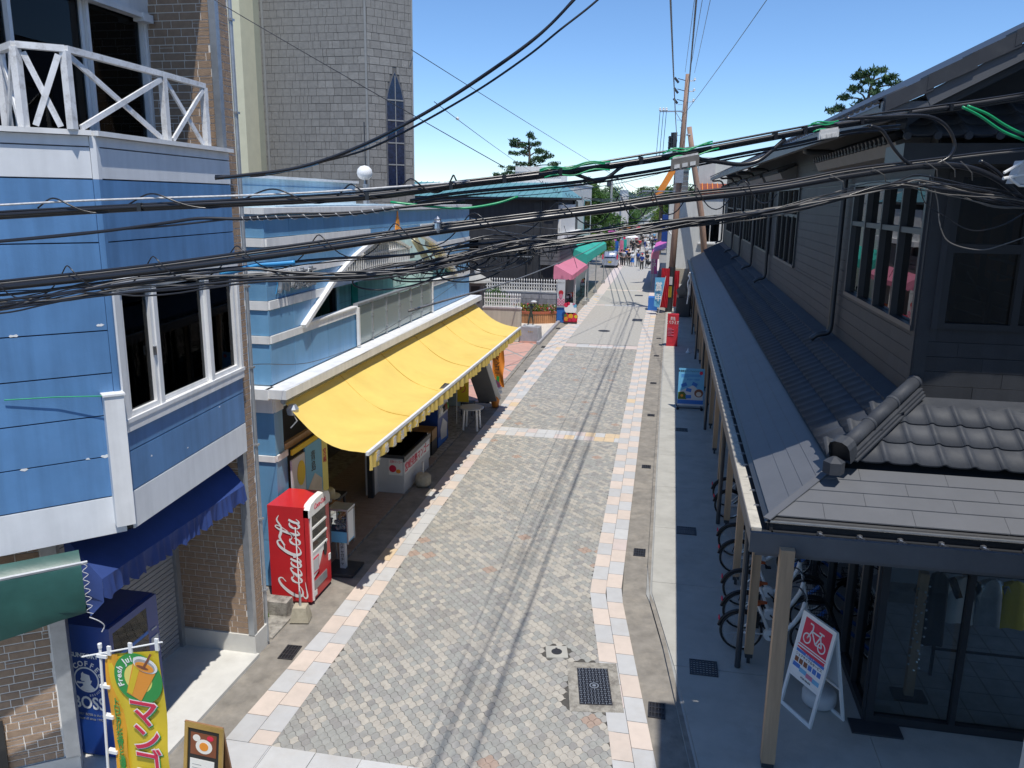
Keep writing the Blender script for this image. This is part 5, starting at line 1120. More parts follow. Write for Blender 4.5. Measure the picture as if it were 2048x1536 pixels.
for k, (y, lb) in enumerate(((20.3, 'open cardboard crate on the shop floor behind the freezer, nearer one'), (20.95, 'open cardboard crate against the navy machine, farther one'))):
    t = thing('cardboard_crate', lb, 'crate', (-6.5, y, .3), 0, 'cardboard crates by the freezer'); mb = MB(); a, b = -6.75, -6.2
    mb.box(a, b, y - .25, y - .235, .42, .72); mb.box(a, b, y + .235, y + .25, .42, .72); mb.box(a, a + .015, y - .25, y + .25, .42, .72); mb.box(b - .015, b, y - .25, y + .25, .42, .72); mb.box(a, b, y - .25, y + .25, .42, .43); mb.build('box', 'card', t); mb = MB(); mb.box(a, b, y - .26, y + .24, .02, .42); mb.build('stand', 'dark', t)
t = thing('drinks_machine', 'second navy drinks machine half hidden behind the yellow awning valance', 'vending machine', (-6.5, 21.9, 0)); mb = MB(); mb.box(-6.95, -6.22, 21.35, 22.4, .03, 1.83); mb.build('cabinet', 'machblue', t)
F_ = Face((-6.22, 21.35, 0), (0, 1, 0)); mb = MB(); mb.fbox(F_, .05, 1.0, .9, 1.75, 0, .02); dd = mb.build('display', 'galv', t); goods(t, F_, .1, .95, 1.0, .2, 7, 5, .035); goods(t, F_, .1, .95, 1.35, .2, 7, 6, .035)
mb = MB(); mb.fpoly(F_, [(.3, .2), (.9, .15), (.95, .55), (.5, .8), (.25, .5)], .0, .012); mb.build('print_patch', 'greyplas', t); mb = MB(); mb.fbox(F_, 0, 1.05, .05, .3, 0, .008); mb.build('skirt', 'pblue', t)
t = thing('round_table', 'round white plastic table with four legs under the far end of the awning', 'table', (-5.78, 23.6, 0)); mb = MB(); mb.lathe([(.001, .68), (.36, .68), (.38, .70), (.36, .72), (.001, .72)], (-5.78, 23.6, 0), 28); mb.build('table_top', 'greyplas', t)
for a in (.8, 2.4, 3.9, 5.5): mb = MB(); mb.bar((-5.78 + .27 * math.cos(a), 23.6 + .27 * math.sin(a), .68), (-5.78 + .31 * math.cos(a), 23.6 + .31 * math.sin(a), 0.0), .05, .05); mb.build('leg', 'whitemetal', t)
t = thing('leaning_board', 'grey board with a white edge leaning diagonally beside the round table', 'board', (-5.9, 25.5, 0)); mb = MB(); mb.bar((-6.05, 24.95, 1.95), (-5.85, 26.2, .25), .06, .62, (1, 0, .2)); mb.build('board', 'greywall', t); mb = MB(); mb.bar((-5.72, 25.05, 2.1), (-5.52, 26.45, .3), .05, .16, (1, 0, .2)); mb.build('edge_strip', 'pwhite', t)
t = thing('price_banner', 'yellow hanging price banner with red characters beside the round table', 'banner', (-6.15, 23.9, .5)); mb = MB(); mb.box(-6.35, -5.98, 24.0, 24.02, .75, 1.75); mb.build('cloth', 'flagyel', t); text(t, 'つ\nり', .3, (-6.16, 23.99, 1.3), (1, 0, 0), (0, 0, 1), 'pred'); mb = MB(); mb.tube([(-6.37, 24.01, 0), (-6.37, 24.01, 1.85)], .012, 6); mb.build('pole', 'pwhite', t)
t = thing('folding_chair', 'black folding chair in the shade behind the leaning board', 'chair', (-6.3, 25.2, 0)); mb = MB(); mb.box(-6.5, -6.1, 25.0, 25.4, .42, .46); mb.build('seat', 'black', t); mb = MB(); mb.box(-6.52, -6.48, 25.0, 25.4, .55, .95); mb.build('backrest', 'black', t)
for a, b in ((-6.48, 25.02), (-6.12, 25.02), (-6.48, 25.38), (-6.12, 25.38)): mb = MB(); mb.bar((a, b, .45), (a, b, 0.02), .025, .025); mb.build('leg', 'dmetal', t)
# soft-cream cone and orange banner
t = thing('ice_cream_display', 'knee-high plastic ice cream cone display with pink and white swirl', 'ice cream display', (-5.66, 26.5, 0))
mb = MB(); mb.lathe([(.11, 0), (.12, .04), (.19, .42), (.2, .46)], (-5.66, 26.5, 0), 16); mb.build('cone', 'orange', t, smooth=True)
mb = MB(); mb.lathe([(.19, .44), (.24, .48), (.24, .56), (.2, .6), (.23, .64), (.22, .7), (.17, .73)], (-5.66, 26.5, 0), 18); mb.build('white_swirl', 'pwhite', t, smooth=True)
mb = MB(); mb.lathe([(.18, .71), (.2, .75), (.15, .8), (.16, .84), (.09, .89), (.02, .96)], (-5.66, 26.5, 0), 16); mb.build('pink_swirl', 'pink', t, smooth=True)
t = thing('banner_flag', 'tall narrow orange soft-cream banner curling beside the cone display', 'banner', (-5.95, 27.2, 0)); F_ = Face((-5.93, 27.2, 0), (.97, -.2, 0))
cloth(MB(), F_, (0, .45, 2.15, 2.15), zb=.55, amp=.05).build('cloth', 'orange', t, smooth=True); mb = MB(); mb.tube([(-5.95, 27.2, 0), (-5.95, 27.2, 2.25)], .014, 6); mb.build('pole', 'pwhite', t)
text(t, '\n'.join('完熟マンゴー'), .19, F_(.23, 1.5, .075), F_.U, (0, 0, 1), 'pblack', bold=.003); mb = MB(); mb.fbox(F_, .2, .3, .72, .95, .06, .075); mb.build('print_patch', 'pgreen', t)

# ================================================================ GREY SHINGLED TOWER AND CREAM HOUSE
T1 = thing('church_tower', 'tall grey tower clad in square wall shingles with one pointed lancet window', 'tower', (-12, 33, 0))
A0, A1, A2 = (-15.84, 30.0), (-11.32, 30.0), (-10.0, 31.3)
FT1 = Face((-15.84, 30.0, 0), (1, 0, 0)); FT2 = Face((-11.32, 30.0, 0), (1.32, 1.3, 0)); L2 = math.hypot(1.32, 1.3)
ZT = 19.0
mb = MB(); mb.add([(x, y, z) for z in (0, ZT) for x, y in (A0, A1, A2, (-10.95, 32.6), (-16.2, 32.6))], [(0, 1, 6, 5), (1, 2, 7, 6), (2, 3, 8, 7), (3, 4, 9, 8), (4, 0, 5, 9), (5, 6, 7, 8, 9)]); mb.build('wall', 'towerbed', T1)
LW = [(.74, 7.45), (1.42, 7.45), (1.42, 10.55), (1.33, 10.95), (1.20, 11.3), (1.08, 11.55), (.96, 11.3), (.83, 10.95), (.74, 10.55)]
def inwin(a, z, w_, h_):
    return a + w_ > .68 and a < 1.48 and z + h_ > 7.4 and z < (10.6 if True else 0)
lst = []
q = random.Random(9)
for F, Lm in ((FT1, 4.5), (FT2, L2)):
    z = 6.0; r_ = 0
    while z < 14.5:
        u = -.3 * q.random(); 
        while u < Lm:
            w_ = q.choice((.30, .30, .42, .16)); a, b = max(u, 0), min(u + w_, Lm)
            if b - a > .04:
                skip = False
                if F is FT2 and a < 1.46 and b > .70 and z + .27 > 7.42 and z < 11.6:
                    hw = .36 if z < 10.5 else max(0.0, .36 * (1 - ((z - 10.4) / 1.25) ** 1.6))
                    if a < 1.08 + hw and b > 1.08 - hw: 
                        if a < 1.08 - hw - .05: lst.append((F, a, z, 1.08 - hw - a - .02, .262))
                        if b > 1.08 + hw + .05: lst.append((F, 1.08 + hw + .02, z, b - 1.08 - hw - .02, .262))
                        skip = True
                if not skip: lst.append((F, a, z, b - a - .014, .262))
            u += w_
        z += .275; r_ += 1
lst.sort(key=lambda b: (abs(b[2] - 9.5) > 3.2, (b[0](b[1], b[2]) - Vector((0, 0, 7))).length))
laybricks(lst, T1, 'wall_shingle', 'tower', 296, .02)
mb = MB(); mb.fbox(FT1, .42, .50, 5.5, 15, .0, .045); mb.fbox(FT1, 4.44, 4.52, 5.5, 15, .0, .045); mb.fbox(FT2, L2 - .06, L2, 5.5, 15, 0, .04); mb.build('vertical_trim', 'towertrim', T1)
LWc = [(u, z) for u, z in LW]
mb = MB(); ctr = (1.08, 9.4)
big = [(1.08 + (u - 1.08) * 1.16, 9.4 + (z - 9.4) * 1.035) for u, z in LWc]
mb.fpoly(FT2, big, -.05, .045); lw_ = mb.build('lancet_window', 'greywall', T1)
mb = MB(); mb.fpoly(FT2, LWc, .03, .05); mb.build('pane', 'gstain', lw_)
mb = MB(); mb.fbox(FT2, 1.065, 1.095, 7.45, 11.45, .05, .065)
for z in (8.2, 9.0, 9.82, 10.55): mb.fbox(FT2, .75, 1.41, z, z + .045, .05, .068)
mb.build('glazing_bar', 'towertrim', lw_)
t = thing('cream_house', 'cream rendered house side, half sunlit, wedged between the brick house and the grey tower', 'house', (-17, 30, 0))
mb = MB(); mb.box(-18.5, -15.5, 29.4, 35, 0, 18); mb.build('wall', 'creamshade', t); mb = MB(); mb.box(-18.5, -15.42, 28.4, 29.39, 0, 18); mb.build('front_wall', 'cream', t)  # sunlit and shaded parts of one cream wall, painted as two tones

# ================================================================ CHARCOAL HOUSE AND ITS NEIGHBOURS
K = thing('charcoal_house', 'long charcoal house with a teal metal roof beyond the fenced yard', 'house', (-11, 50, 0))
mb = MB(); mb.box(-17, -6.62, 48, 57.5, 0, 7.0); mb.build('wall', 'charwall', K)
mb = MB(); mb.box(-17.4, -6.3, 47.55, 58, 6.98, 7.12); mb.build('eave', 'dark', K)
mb = MB(); mb.add([(-17.4, 47.5, 7.12), (-6.3, 47.5, 7.12), (-6.9, 51.8, 8.0), (-17.4, 51.8, 8.0), (-6.3, 58, 7.12), (-17.4, 58, 7.12)], [(0, 1, 2, 3), (1, 4, 2), (3, 2, 4, 5)])
rf = mb.build('roof', 'tealroof', K)
for k in range(28): 
    x = -17.2 + k * .39; mb = MB(); mb.bar((x, 47.5, 7.14), (x + .0, 51.8, 8.02), .03, .05); mb.build('roof_seam', 'tealroof', rf)
mb = MB(); mb.box(-8.0, -7.4, 47.95, 48, .0, 6.8); mb.box(-6.85, -6.6, 47.94, 48, 0, 6.9); mb.build('corner_panel', 'char', K)
mb = MB(); mb.tube([(-7.55, 47.9, 6.9), (-7.55, 47.9, 1)], .06, 8); mb.tube([(-8.35, 47.9, 4.8), (-8.35, 47.9, 1)], .05, 8); mb.build('downpipe', 'dark', K)
for x, z, w_, h_ in ((-8.9, 3.7, .8, .75), (-9.9, 4.5, .5, .08), (-12.2, 3.9, .9, .8)):
    mb = MB(); mb.box(x, x + w_, 47.92, 48, z, z + h_); wn = mb.build('window', 'dmetal', K)
    if h_ > .3: mb = MB(); mb.box(x + .05, x + w_ - .05, 47.90, 47.92, z + .05, z + h_ - .05); mb.build('pane', 'gdark', wn); mb = MB(); mb.box(x - .04, x + w_ + .04, 47.85, 47.95, z - .06, z); mb.build('sill', 'galv', wn)
mb = MB(); mb.box(-6.62, -6.45, 48.3, 55.5, 5.0, 6.7); mb.build('signboard', 'pwhite', K)
mb = MB(); mb.box(-6.62, -6.2, 48.1, 57.4, 4.72, 5.0); mb.build('ledge', 'trim', K); mb = MB(); mb.box(-6.63, -6.5, 55.6, 57.4, 4.9, 6.9); mb.build('shutter_box', 'dark', K)
for k in range(4): mb = MB(); mb.box(-7.55, -6.48, 47.75, 57.2, 3.22 + k * .25, 3.44 + k * .25); mb.build('louvre', 'greywall', K)
mb = MB(); mb.box(-6.6, -6.5, 49.5, 57, 3.3, 4.6); mb.build('shutter', 'greywall', K)
mb = MB(); mb.box(-6.62, -6.55, 48.2, 57.3, 0, 2.9); mb.build('shop_opening', 'roomdark', K)
W2 = thing('white_house', 'white plastered house with a pale blue window, beyond the charcoal house', 'house', (-9, 65, 0))
mb = MB(); mb.box(-12, -7.0, 59.0, 72, 0, 8.15); mb.build('wall', 'plaster', W2); mb = MB(); mb.box(-12.1, -6.95, 58.9, 72.1, 8.1, 8.22); mb.build('parapet', 'trim', W2)
mb = MB(); mb.box(-7.0, -6.96, 66, 71, 4.6, 7.0); wn = mb.build('window', 'tealroof', W2); mb = MB(); mb.box(-6.96, -6.95, 66.2, 70.8, 4.7, 6.9); mb.build('pane', 'gdark', wn)
mb = MB(); mb.box(-7.0, -6.97, 60.5, 61.5, 3.4, 4.2); mb.build('vent_panel', 'teal', W2)
mb = MB(); mb.box(-9.8, -7.05, 71.9, 72.05, 1, 7); mb.build('end_wall', 'plaster', W2)
W3 = thing('roof_block', 'pale rooftop block with a flat top behind the teal roof', 'building', (-11, 66, 7)); mb = MB(); mb.box(-12.6, -8.9, 66, 70, 6, 9.55); mb.build('wall', 'plaster', W3); [MB().box(-12.62, -8.88, 65.97, 66.0, z, z + .05).build('joint', 'galv', W3) for z in (8.3, 8.7, 9.1)]
# pink awning with shop things
PA = thing('pink_awning', 'pink cloth awning with a sloping end over the shop beyond the planter', 'awning', (-6, 51, 2.8))
mb = MB(); n = 20; vs = []
for i in range(n + 1):
    y = lerp(46.9, 55.8, i / n); vs += [(-6.6, y, 3.32), (-6.1, y, 3.05 + .01 * math.sin(i)), (-5.52, y, 2.74)]
mb.add(vs, [(3 * i + j, 3 * i + 3 + j, 3 * i + 4 + j, 3 * i + 1 + j) for i in range(n) for j in (0, 1)]); mb.build('canopy_cloth', 'pink', PA, smooth=True)
mb = MB(); valance(mb, (-5.52, 46.9), (-5.52, 55.8), 2.74, .24, 34, .06, .015, seg=4); valance(mb, (-6.62, 46.88), (-5.52, 46.9), 2.74, .22, 5, .06, .012, N=Vector((0, -1, 0)), seg=4); mb.add([(-6.6, 46.9, 3.32), (-5.52, 46.9, 2.74), (-6.62, 46.88, 2.74)], [(0, 1, 2)]); mb.build('valance', 'pink', PA)
for y in (49.5, 55.6): mb = MB(); mb.tube([(-5.62, y, 0), (-5.62, y, 2.7)], .03, 6); mb.build('post', 'whitemetal', PA); mb = MB(); mb.box(-5.78, -5.46, y - .15, y + .15, 0, .25); mb.build('foot', 'conc', PA)
mb = MB(); mb.bar((-5.7, 49.6, 2.7), (-5.7, 49.6, 0), .05, .05); mb.bar((-6.3, 49.6, 2.7), (-6.3, 49.6, 0), .05, .05); mb.build('frame', 'whitemetal', PA)
t = thing('shop_sign_panel', 'upright pink and white checked shop panel beside the shop doorway', 'signboard', (-6.1, 46.7, 0)); mb = MB(); mb.box(-6.34, -5.88, 46.62, 46.66, .9, 2.5); mb.build('panel', 'greyplas', t)
mb = MB(); mb.box(-6.32, -5.90, 46.60, 46.62, 1.0, 1.4); mb.build('lower_panel', 'pink', t)
mb = MB(); [mb.box(-6.3 + .08 * i, -6.26 + .08 * i, 46.59, 46.60, 1.02 + .08 * j, 1.06 + .08 * j) for i in range(5) for j in range(5) if (i + j) % 2]; mb.build('check_pattern', 'pwhite', t)
disc(MB(), Face((-6.34, 46.6, 0), (1, 0, 0)), .23, 1.75, .14, .14, .012).build('round_print', 'redcloth', t); disc(MB(), Face((-6.34, 46.6, 0), (1, 0, 0)), .23, 1.56, .1, .13, .013).build('round_print', 'pink', t); text(t, 'かわいい', .1, (-6.11, 46.6, 2.33), (1, 0, 0), (0, 0, 1), 'pblack')
mb = MB(); mb.box(-6.34, -5.85, 46.68, 46.72, 0, .9); mb.build('lower_board', 'pblue', t, label='purple lower board')
t = thing('flower_cutout', 'colourful flat cut-out board in red, orange and white on a black foot', 'signboard', (-5.55, 46.5, 0)); FK = Face((-6.0, 46.5, 0), (1, 0, 0))
mb = MB(); mb.box(-5.85, -5.12, 46.3, 46.62, 0, .07); mb.build('foot', 'pblack', t)
disc(MB(), FK, .48, .86, .36, .34, .02, 22).build('board', 'pwhite', t); mb = MB(); mb.fpoly(FK, [(.1, .08), (.88, .08), (.92, .45), (.75, .62), (.25, .62), (.12, .4)], -.02, .02); mb.build('board', 'redcloth', t)
for u, z, r_, c in ((.25, .25, .13, 'porange'), (.45, .2, .12, 'pred'), (.68, .22, .14, 'pred'), (.8, .4, .1, 'flagyel'), (.5, .42, .14, 'flagor'), (.2, .45, .09, 'leafy'), (.22, 1.06, .13, 'pred'), (.36, 1.14, .09, 'pred'), (.74, 1.02, .1, 'psky'), (.66, 1.12, .07, 'pink')):
    disc(MB(), FK, u, z, r_, r_, .026, 14, .0).build('petal_patch', c, t)
for k, (x, y, h, c, lb) in enumerate(((-6.0, 50.3, 1.0, 'dark', 'low dark goods stand under the pink awning'), (-6.1, 52.4, .8, 'pink2', 'pink goods rack under the far part of the pink awning'), (-6.2, 60.5, 1.0, 'dark', 'dark goods stand under the sea green awning'))):
    t = thing('goods_rack', lb, 'rack', (x, y, 0)); mb = MB(); [mb.box(x - .25, x + .25, y - .5, y + .5, z, z + .04) for z in (.3, h * .6 + .1, h)]; [mb.box(a - .02, a + .02, b - .02, b + .02, 0, h) for a in (x - .23, x + .23) for b in (y - .48, y + .48)]; mb.build('frame', 'dmetal', t)
    for j in range(8): mb = MB(); a = x - .2 + .05 * (j % 3); b = y - .45 + .12 * j; mb.box(a, a + .15, b, b + .1, h + .04, h + .2 + .1 * (j % 2)); mb.build('packet', rnd.choice(['pink', 'pwhite', 'pred', 'porange', c]), t)
GA = thing('green_stall_awning', 'sea green box awning over the stall beside the silver car', 'awning', (-6.2, 62, 3))
mb = MB(); mb.add([(-6.95, 55.2, 3.95), (-6.95, 71.5, 3.95), (-5.55, 71.5, 3.4), (-5.55, 55.2, 3.4), (-5.5, 55.2, 2.85), (-5.5, 71.5, 2.85), (-6.95, 55.2, 2.9)], [(0, 1, 2, 3), (3, 2, 5, 4), (0, 3, 4, 6)]); mb.build('canopy_cloth', 'teal', GA)
mb = MB(); valance(mb, (-6.95, 55.15), (-5.5, 55.2), 2.88, .2, 6, .05, N=Vector((0, -1, 0)), seg=4); mb.build('valance', 'teal', GA)
for y in (57.0, 63, 70.5): mb = MB(); mb.tube([(-5.6, y, 0), (-5.6, y, 2.9)], .035, 6); mb.box(-5.75, -5.45, y - .15, y + .15, 0, .22); mb.build('post', 'galv', GA)

# ---------------------------------------------------------------- yard wall, fence, planter, statue
def picket_fence(t, F, u0, u1, z, h, n, m='whitemetal'):
    mb = MB(); mb.fbox(F, u0, u1, z, z + .05, -.06, .06); mb.fbox(F, u0, u1, z + h * .60, z + h * .66, -.02, .02); mb.build('rail', m, t)
    for k in range(n):
        u = lerp(u0 + .05, u1 - .05, k / (n - 1)); mb = MB(); mb.fbox(F, u - .013, u + .013, z + .03, z + h - .12, -.013, .013)
        P = F(u, z + h - .14, 0); mb.lathe([(.012, 0), (.042, .04), (.03, .09), (.001, .16)], tuple(P), 6); mb.build('picket', m, t)
    for k in range(n - 1):
        u = lerp(u0 + .05, u1 - .05, (k + .5) / (n - 1)); s__ = (u1 - u0) / n * .42; mb = MB()
        P = [F(u + s__ * math.sin(a) * (1 if a < 3.14 else .9), z + .08 + (h * .5) * (1 - math.cos(a)) / 4.2, 0) for a in [6.28 * i / 10 for i in range(11)]]
        mb.tube(P, .009, 4, caps=False); P = [p + Vector((0, 0, h * .24)) for p in P]; mb.tube(P, .009, 4, caps=False); mb.build('scroll', m, t)
YW = thing('yard_wall', 'grey stone slab wall topped by a long white spiked fence, behind the planter', 'wall', (-8.6, 46.8, 0)); FY = Face((-11.6, 46.75, 0), (1, 0, 0))
mb = MB(); mb.fbox(FY, 0, 5.25, 0, 1.66, -.25, -.02); mb.build('wall', 'conc', YW)
for r_ in range(5):
    u = -.3 * (r_ % 2)
    while u < 5.25:
        a, b = max(u, 0), min(u + .62, 5.25)
        if b - a > .05: piece('stone_slab', FY, a, r_ * .33 + .006, b - a - .012, .318, 'granite', YW, .03, -.02)
        u += .62
mb = MB(); mb.fbox(FY, -.02, 5.28, 1.66, 1.74, -.28, .03); mb.build('coping', 'trim', YW)
picket_fence(YW, FY, .0, 5.25, 1.74, .74, 36)
NW = thing('beige_wall', 'beige rendered wall with a shorter white spiked fence, left of the statue', 'wall', (-8, 39.8, 0)); FNW = Face((-9.6, 39.65, 0), (1, 0, 0))
mb = MB(); mb.fbox(FNW, 0, 2.4, 0, 1.63, -.25, 0); mb.build('wall', 'beige', NW); mb = MB(); mb.fbox(FNW, -.02, 2.42, 1.63, 1.70, -.28, .03); mb.build('coping', 'trim', NW)
picket_fence(NW, FNW, .5, 2.4, 1.70, .72, 16)
mb = MB(); mb.box(-12, -9.0, 27.6, 30, 0, 1.35); tag(mb.build('yard_wall_low', 'greywall'), 'grey curved rendered wall just behind the far end of the tiled shop', 'wall')
t = thing('stone_gate_pillar', 'dark stone gate pillar with a lantern roof and white ball finial', 'pillar', (-9.6, 39.9, 0)); mb = MB(); mb.box(-9.9, -9.15, 39.6, 40.3, 0, 2.9); mb.build('shaft', 'greywall', t); mb = MB(); mb.lathe([(.75, 2.9), (.72, 3.0), (.3, 3.22), (.1, 3.3)], (-9.5, 39.95, 0), 8); mb.build('cap', 'conc', t); mb = MB(); mb.lathe([(.001, 3.26), (.14, 3.34), (.17, 3.44), (.12, 3.56), (.001, 3.6)], (-9.5, 39.95, 0), 12); mb.build('finial', 'pwhite', t, smooth=True)
mb = MB(); mb.box(-9.75, -9.3, 39.58, 39.6, 1.9, 2.7); mb.build('niche', 'black', t)
plant('garden_shrub', 'dark green shrub between the gate pillar and the white fence', -8.9, 41.5, 1.2, .8, 1.6, 900, 'leaf', 7, 'shrub', .07)
PL = thing('flower_planter', 'curved plank planter with a terracotta rim full of flowers, below the stone wall', 'planter', (-8, 45.5, 0))
arc = [(-8.95 + 2.65 * k / 26, 46.35 - 1.0 * math.sin(math.pi * (.12 + .76 * k / 26))) for k in range(27)]
for a, b in zip(arc, arc[1:]):
    F_ = Face((*a, 0), (b[0] - a[0], b[1] - a[1], 0)); L_ = math.hypot(b[0] - a[0], b[1] - a[1]); piece('plank', F_, .005, .0, L_ - .01, .62, 'planter', PL, .04)
mb = MB()
for a, b in zip(arc, arc[1:]): mb.bar((a[0], a[1], .68), (b[0], b[1], .68), .16, .12)
mb.build('rim', 'capred', PL); mb = MB(); mb.add([(x, y, .6) for x, y in arc] + [(-6.3, 46.6, .6), (-8.95, 46.6, .6)], [tuple(range(29))]); mb.build('soil', 'pbrown', PL)
for k, (c, n) in enumerate((('leafy', 700), ('pink', 110), ('pred', 110), ('pyel', 90), ('pwhite', 110), ('capred', 200))):
    q = random.Random(k); mb = MB()
    for _ in range(n):
        x = q.uniform(-8.9, -6.35); y = q.uniform(45.6, 46.5); z = .68 + q.random() ** 1.3 * (.42 if c != 'leafy' else .4); s__ = .045 if c != 'leafy' else .06
        d1 = Vector((q.uniform(-1, 1), q.uniform(-1, 1), q.uniform(-.3, 1))).normalized() * s__; d2 = d1.cross(Vector((0, 1, .4))).normalized() * s__ * .8; p = Vector((x, y, z)); mb.add([p - d1, p + d2, p + d1, p - d2], [(0, 1, 2, 3)])
    o = mb.build('flowers', c, PL); o['kind'] = 'stuff'
mb = MB(); mb.box(-9.0, -6.25, 39.6, 46.6, -.05, .06); yd = struct(mb.build('yard_floor', 'deck'))
for k in range(9): mb = MB(); mb.box(-7.15 + .1 * k, -7.06 + .1 * k, 39.8, 46.3, .06, .066); mb.build('deck_board', 'deck', yd)
mb = MB(); mb.box(-6.28, -6.12, 39.0, 46.6, -.02, .12); struct(mb.build('yard_kerb', 'granite'))
ST = thing('statue', 'small bronze figure with raised arms on a grey stone plinth', 'statue', (-6.72, 39.9, 0))
pl_ = thing('statue_plinth', 'grey stone plinth with brass marks under the bronze figure', 'plinth', (-6.7, 39.7, 0))
mb = MB(); mb.add([(-7.15, 39.3, .08), (-6.22, 39.3, .08), (-6.22, 40.4, .08), (-7.15, 40.4, .08), (-7.12, 39.32, .80), (-6.32, 39.32, .80), (-6.25, 39.5, .74), (-6.25, 40.35, .74), (-7.12, 40.35, .80)], [(0, 1, 6, 5, 4), (1, 2, 7, 6), (2, 3, 8, 7), (3, 0, 4, 8), (4, 5, 6, 7, 8)]); mb.build('block', 'granite', pl_)
mb = MB(); mb.box(-7.17, -6.2, 39.28, 40.42, 0, .1); mb.build('base_course', 'redtile', pl_); mb = MB(); [mb.box(-6.75 + .09 * i, -6.71 + .09 * i, 39.3, 39.315, .55, .6) for i in range(3)]; mb.build('plaque', 'gold', pl_)
def skin_body(name, joints, edges, m, parent, loc=(0, 0, 0), sub=2, root=0):
    me = bpy.data.meshes.new(name); me.from_pydata([tuple(Vector(j[0]) + Vector(loc)) for j in joints], edges, []); me.materials.append(M[m])
    o = bpy.data.objects.new(name, me); COL.objects.link(o); o.parent = parent
    sk = o.modifiers.new('skin', 'SKIN'); sk.use_smooth_shade = True
    for i, j in enumerate(joints):
        r_ = j[1] if isinstance(j[1], tuple) else (j[1], j[1]); me.skin_vertices[0].data[i].radius = r_; me.skin_vertices[0].data[i].use_root = (i == root)
    s_ = o.modifiers.new('sub', 'SUBSURF'); s_.levels = 1; s_.render_levels = 1
    return o
mb = MB(); mb.lathe([(.3, .80), (.3, .84), (.1, .86)], (-6.7, 39.75, 0), 16); mb.build('base_disc', 'greyplas', ST)
J = [((0, 0, .58), .075), ((0, 0, .74), .07), ((0, 0, .92), .095), ((0, 0, 1.02), .04), ((0, .0, 1.1), .055), ((0, 0, 1.16), .05), ((.12, 0, .98), .045), ((.2, -.06, 1.1), .03), ((.14, -.08, 1.26), .022), ((-.12, 0, .98), .045), ((-.22, -.02, .88), .03), ((-.16, -.12, .98), .024),
     ((.06, 0, .5), .06), ((.1, .04, .28), .045), ((.12, .0, .05), .03), ((.13, -.1, .02), .025), ((-.06, 0, .5), .06), ((-.1, -.08, .28), .045), ((-.14, -.02, .05), .03), ((-.15, -.1, .02), .025)]
E_ = [(0, 1), (1, 2), (2, 3), (3, 4), (4, 5), (2, 6), (6, 7), (7, 8), (2, 9), (9, 10), (10, 11), (0, 12), (12, 13), (13, 14), (14, 15), (0, 16), (16, 17), (17, 18), (18, 19)]
o = skin_body('figure', [(tuple(Vector(p) * .95), r_ * .95) for p, r_ in J], E_, 'bronze', ST, (.02, -.15, .84))
mb = MB(); mb.lathe([(.12, 0), (.16, .05), (.1, .1), (.001, .12)], (-6.56, 39.72, 1.98), 10); mb.build('carried_basket', 'greyplas', ST)
# pink tiled forecourt
mb = MB(); mb.add([(-12, 27.0, -.004), (-6.05, 27.0, -.004), (-6.35, 39.5, -.004), (-12, 39.5, -.004)], [(0, 1, 2, 3)]); fc = struct(mb.build('tiled_forecourt', 'conc'))
c_, s__ = math.cos(R(45)), math.sin(R(45)); T_ = 1.55; n_ = 0
for i in range(-8, 12):
    for j in range(-8, 12):
        pts = []
        for a, b in ((0, 0), (1, 0), (1, 1), (0, 1)):
            uu, vv = (i + (.03 if a == 0 else .97) * 1.0) * T_, (j + (.03 if b == 0 else .97)) * T_
            pts.append((-9 + uu * c_ - vv * s__, 30 + (uu * s__ + vv * c_) * 1.45))
        cx, cy = sum(p[0] for p in pts) / 4, sum(p[1] for p in pts) / 4
        if 26 < cy < 41 and -11 < cx < -5.2:
            # clip to the kerb line and rear edge
            poly = pts
            for (A, B, C_) in ((-1, 0, -6.10), (0, 1, 27.0), (0, -1, -39.4)):
                out_ = []
                for p, q in zip(poly, poly[1:] + poly[:1]):
                    dp = A * p[0] + B * p[1] - C_ if A == 0 else -p[0] + (-6.07 - (p[1] - 27) * .02)
                    dq = A * q[0] + B * q[1] - C_ if A == 0 else -q[0] + (-6.07 - (q[1] - 27) * .02)
                    if dp >= 0: out_.append(p)
                    if dp * dq < 0: t_ = dp / (dp - dq); out_.append((lerp(p[0], q[0], t_), lerp(p[1], q[1], t_)))
                poly = out_
                if len(poly) < 3: break
            if len(poly) >= 3:
                mb = MB(); mb.add([(x, y, .006) for x, y in poly], [tuple(range(len(poly)))]); mb.build('paving_tile', 'redtile', fc)
mb = MB(); mb.add([(-6.12, 27, .02), (-5.98, 27, .02), (-6.22, 39, .02), (-6.36, 39, .02), (-6.12, 27, -.03), (-5.98, 27, -.03), (-6.22, 39, -.03), (-6.36, 39, -.03)], [(0, 1, 2, 3), (1, 5, 6, 2), (0, 4, 7, 3)]); struct(mb.build('forecourt_kerb', 'gutter'))
grate(-6.7, 30.6, .35, .5, .012, 'small metal cover in the pink tiled forecourt')

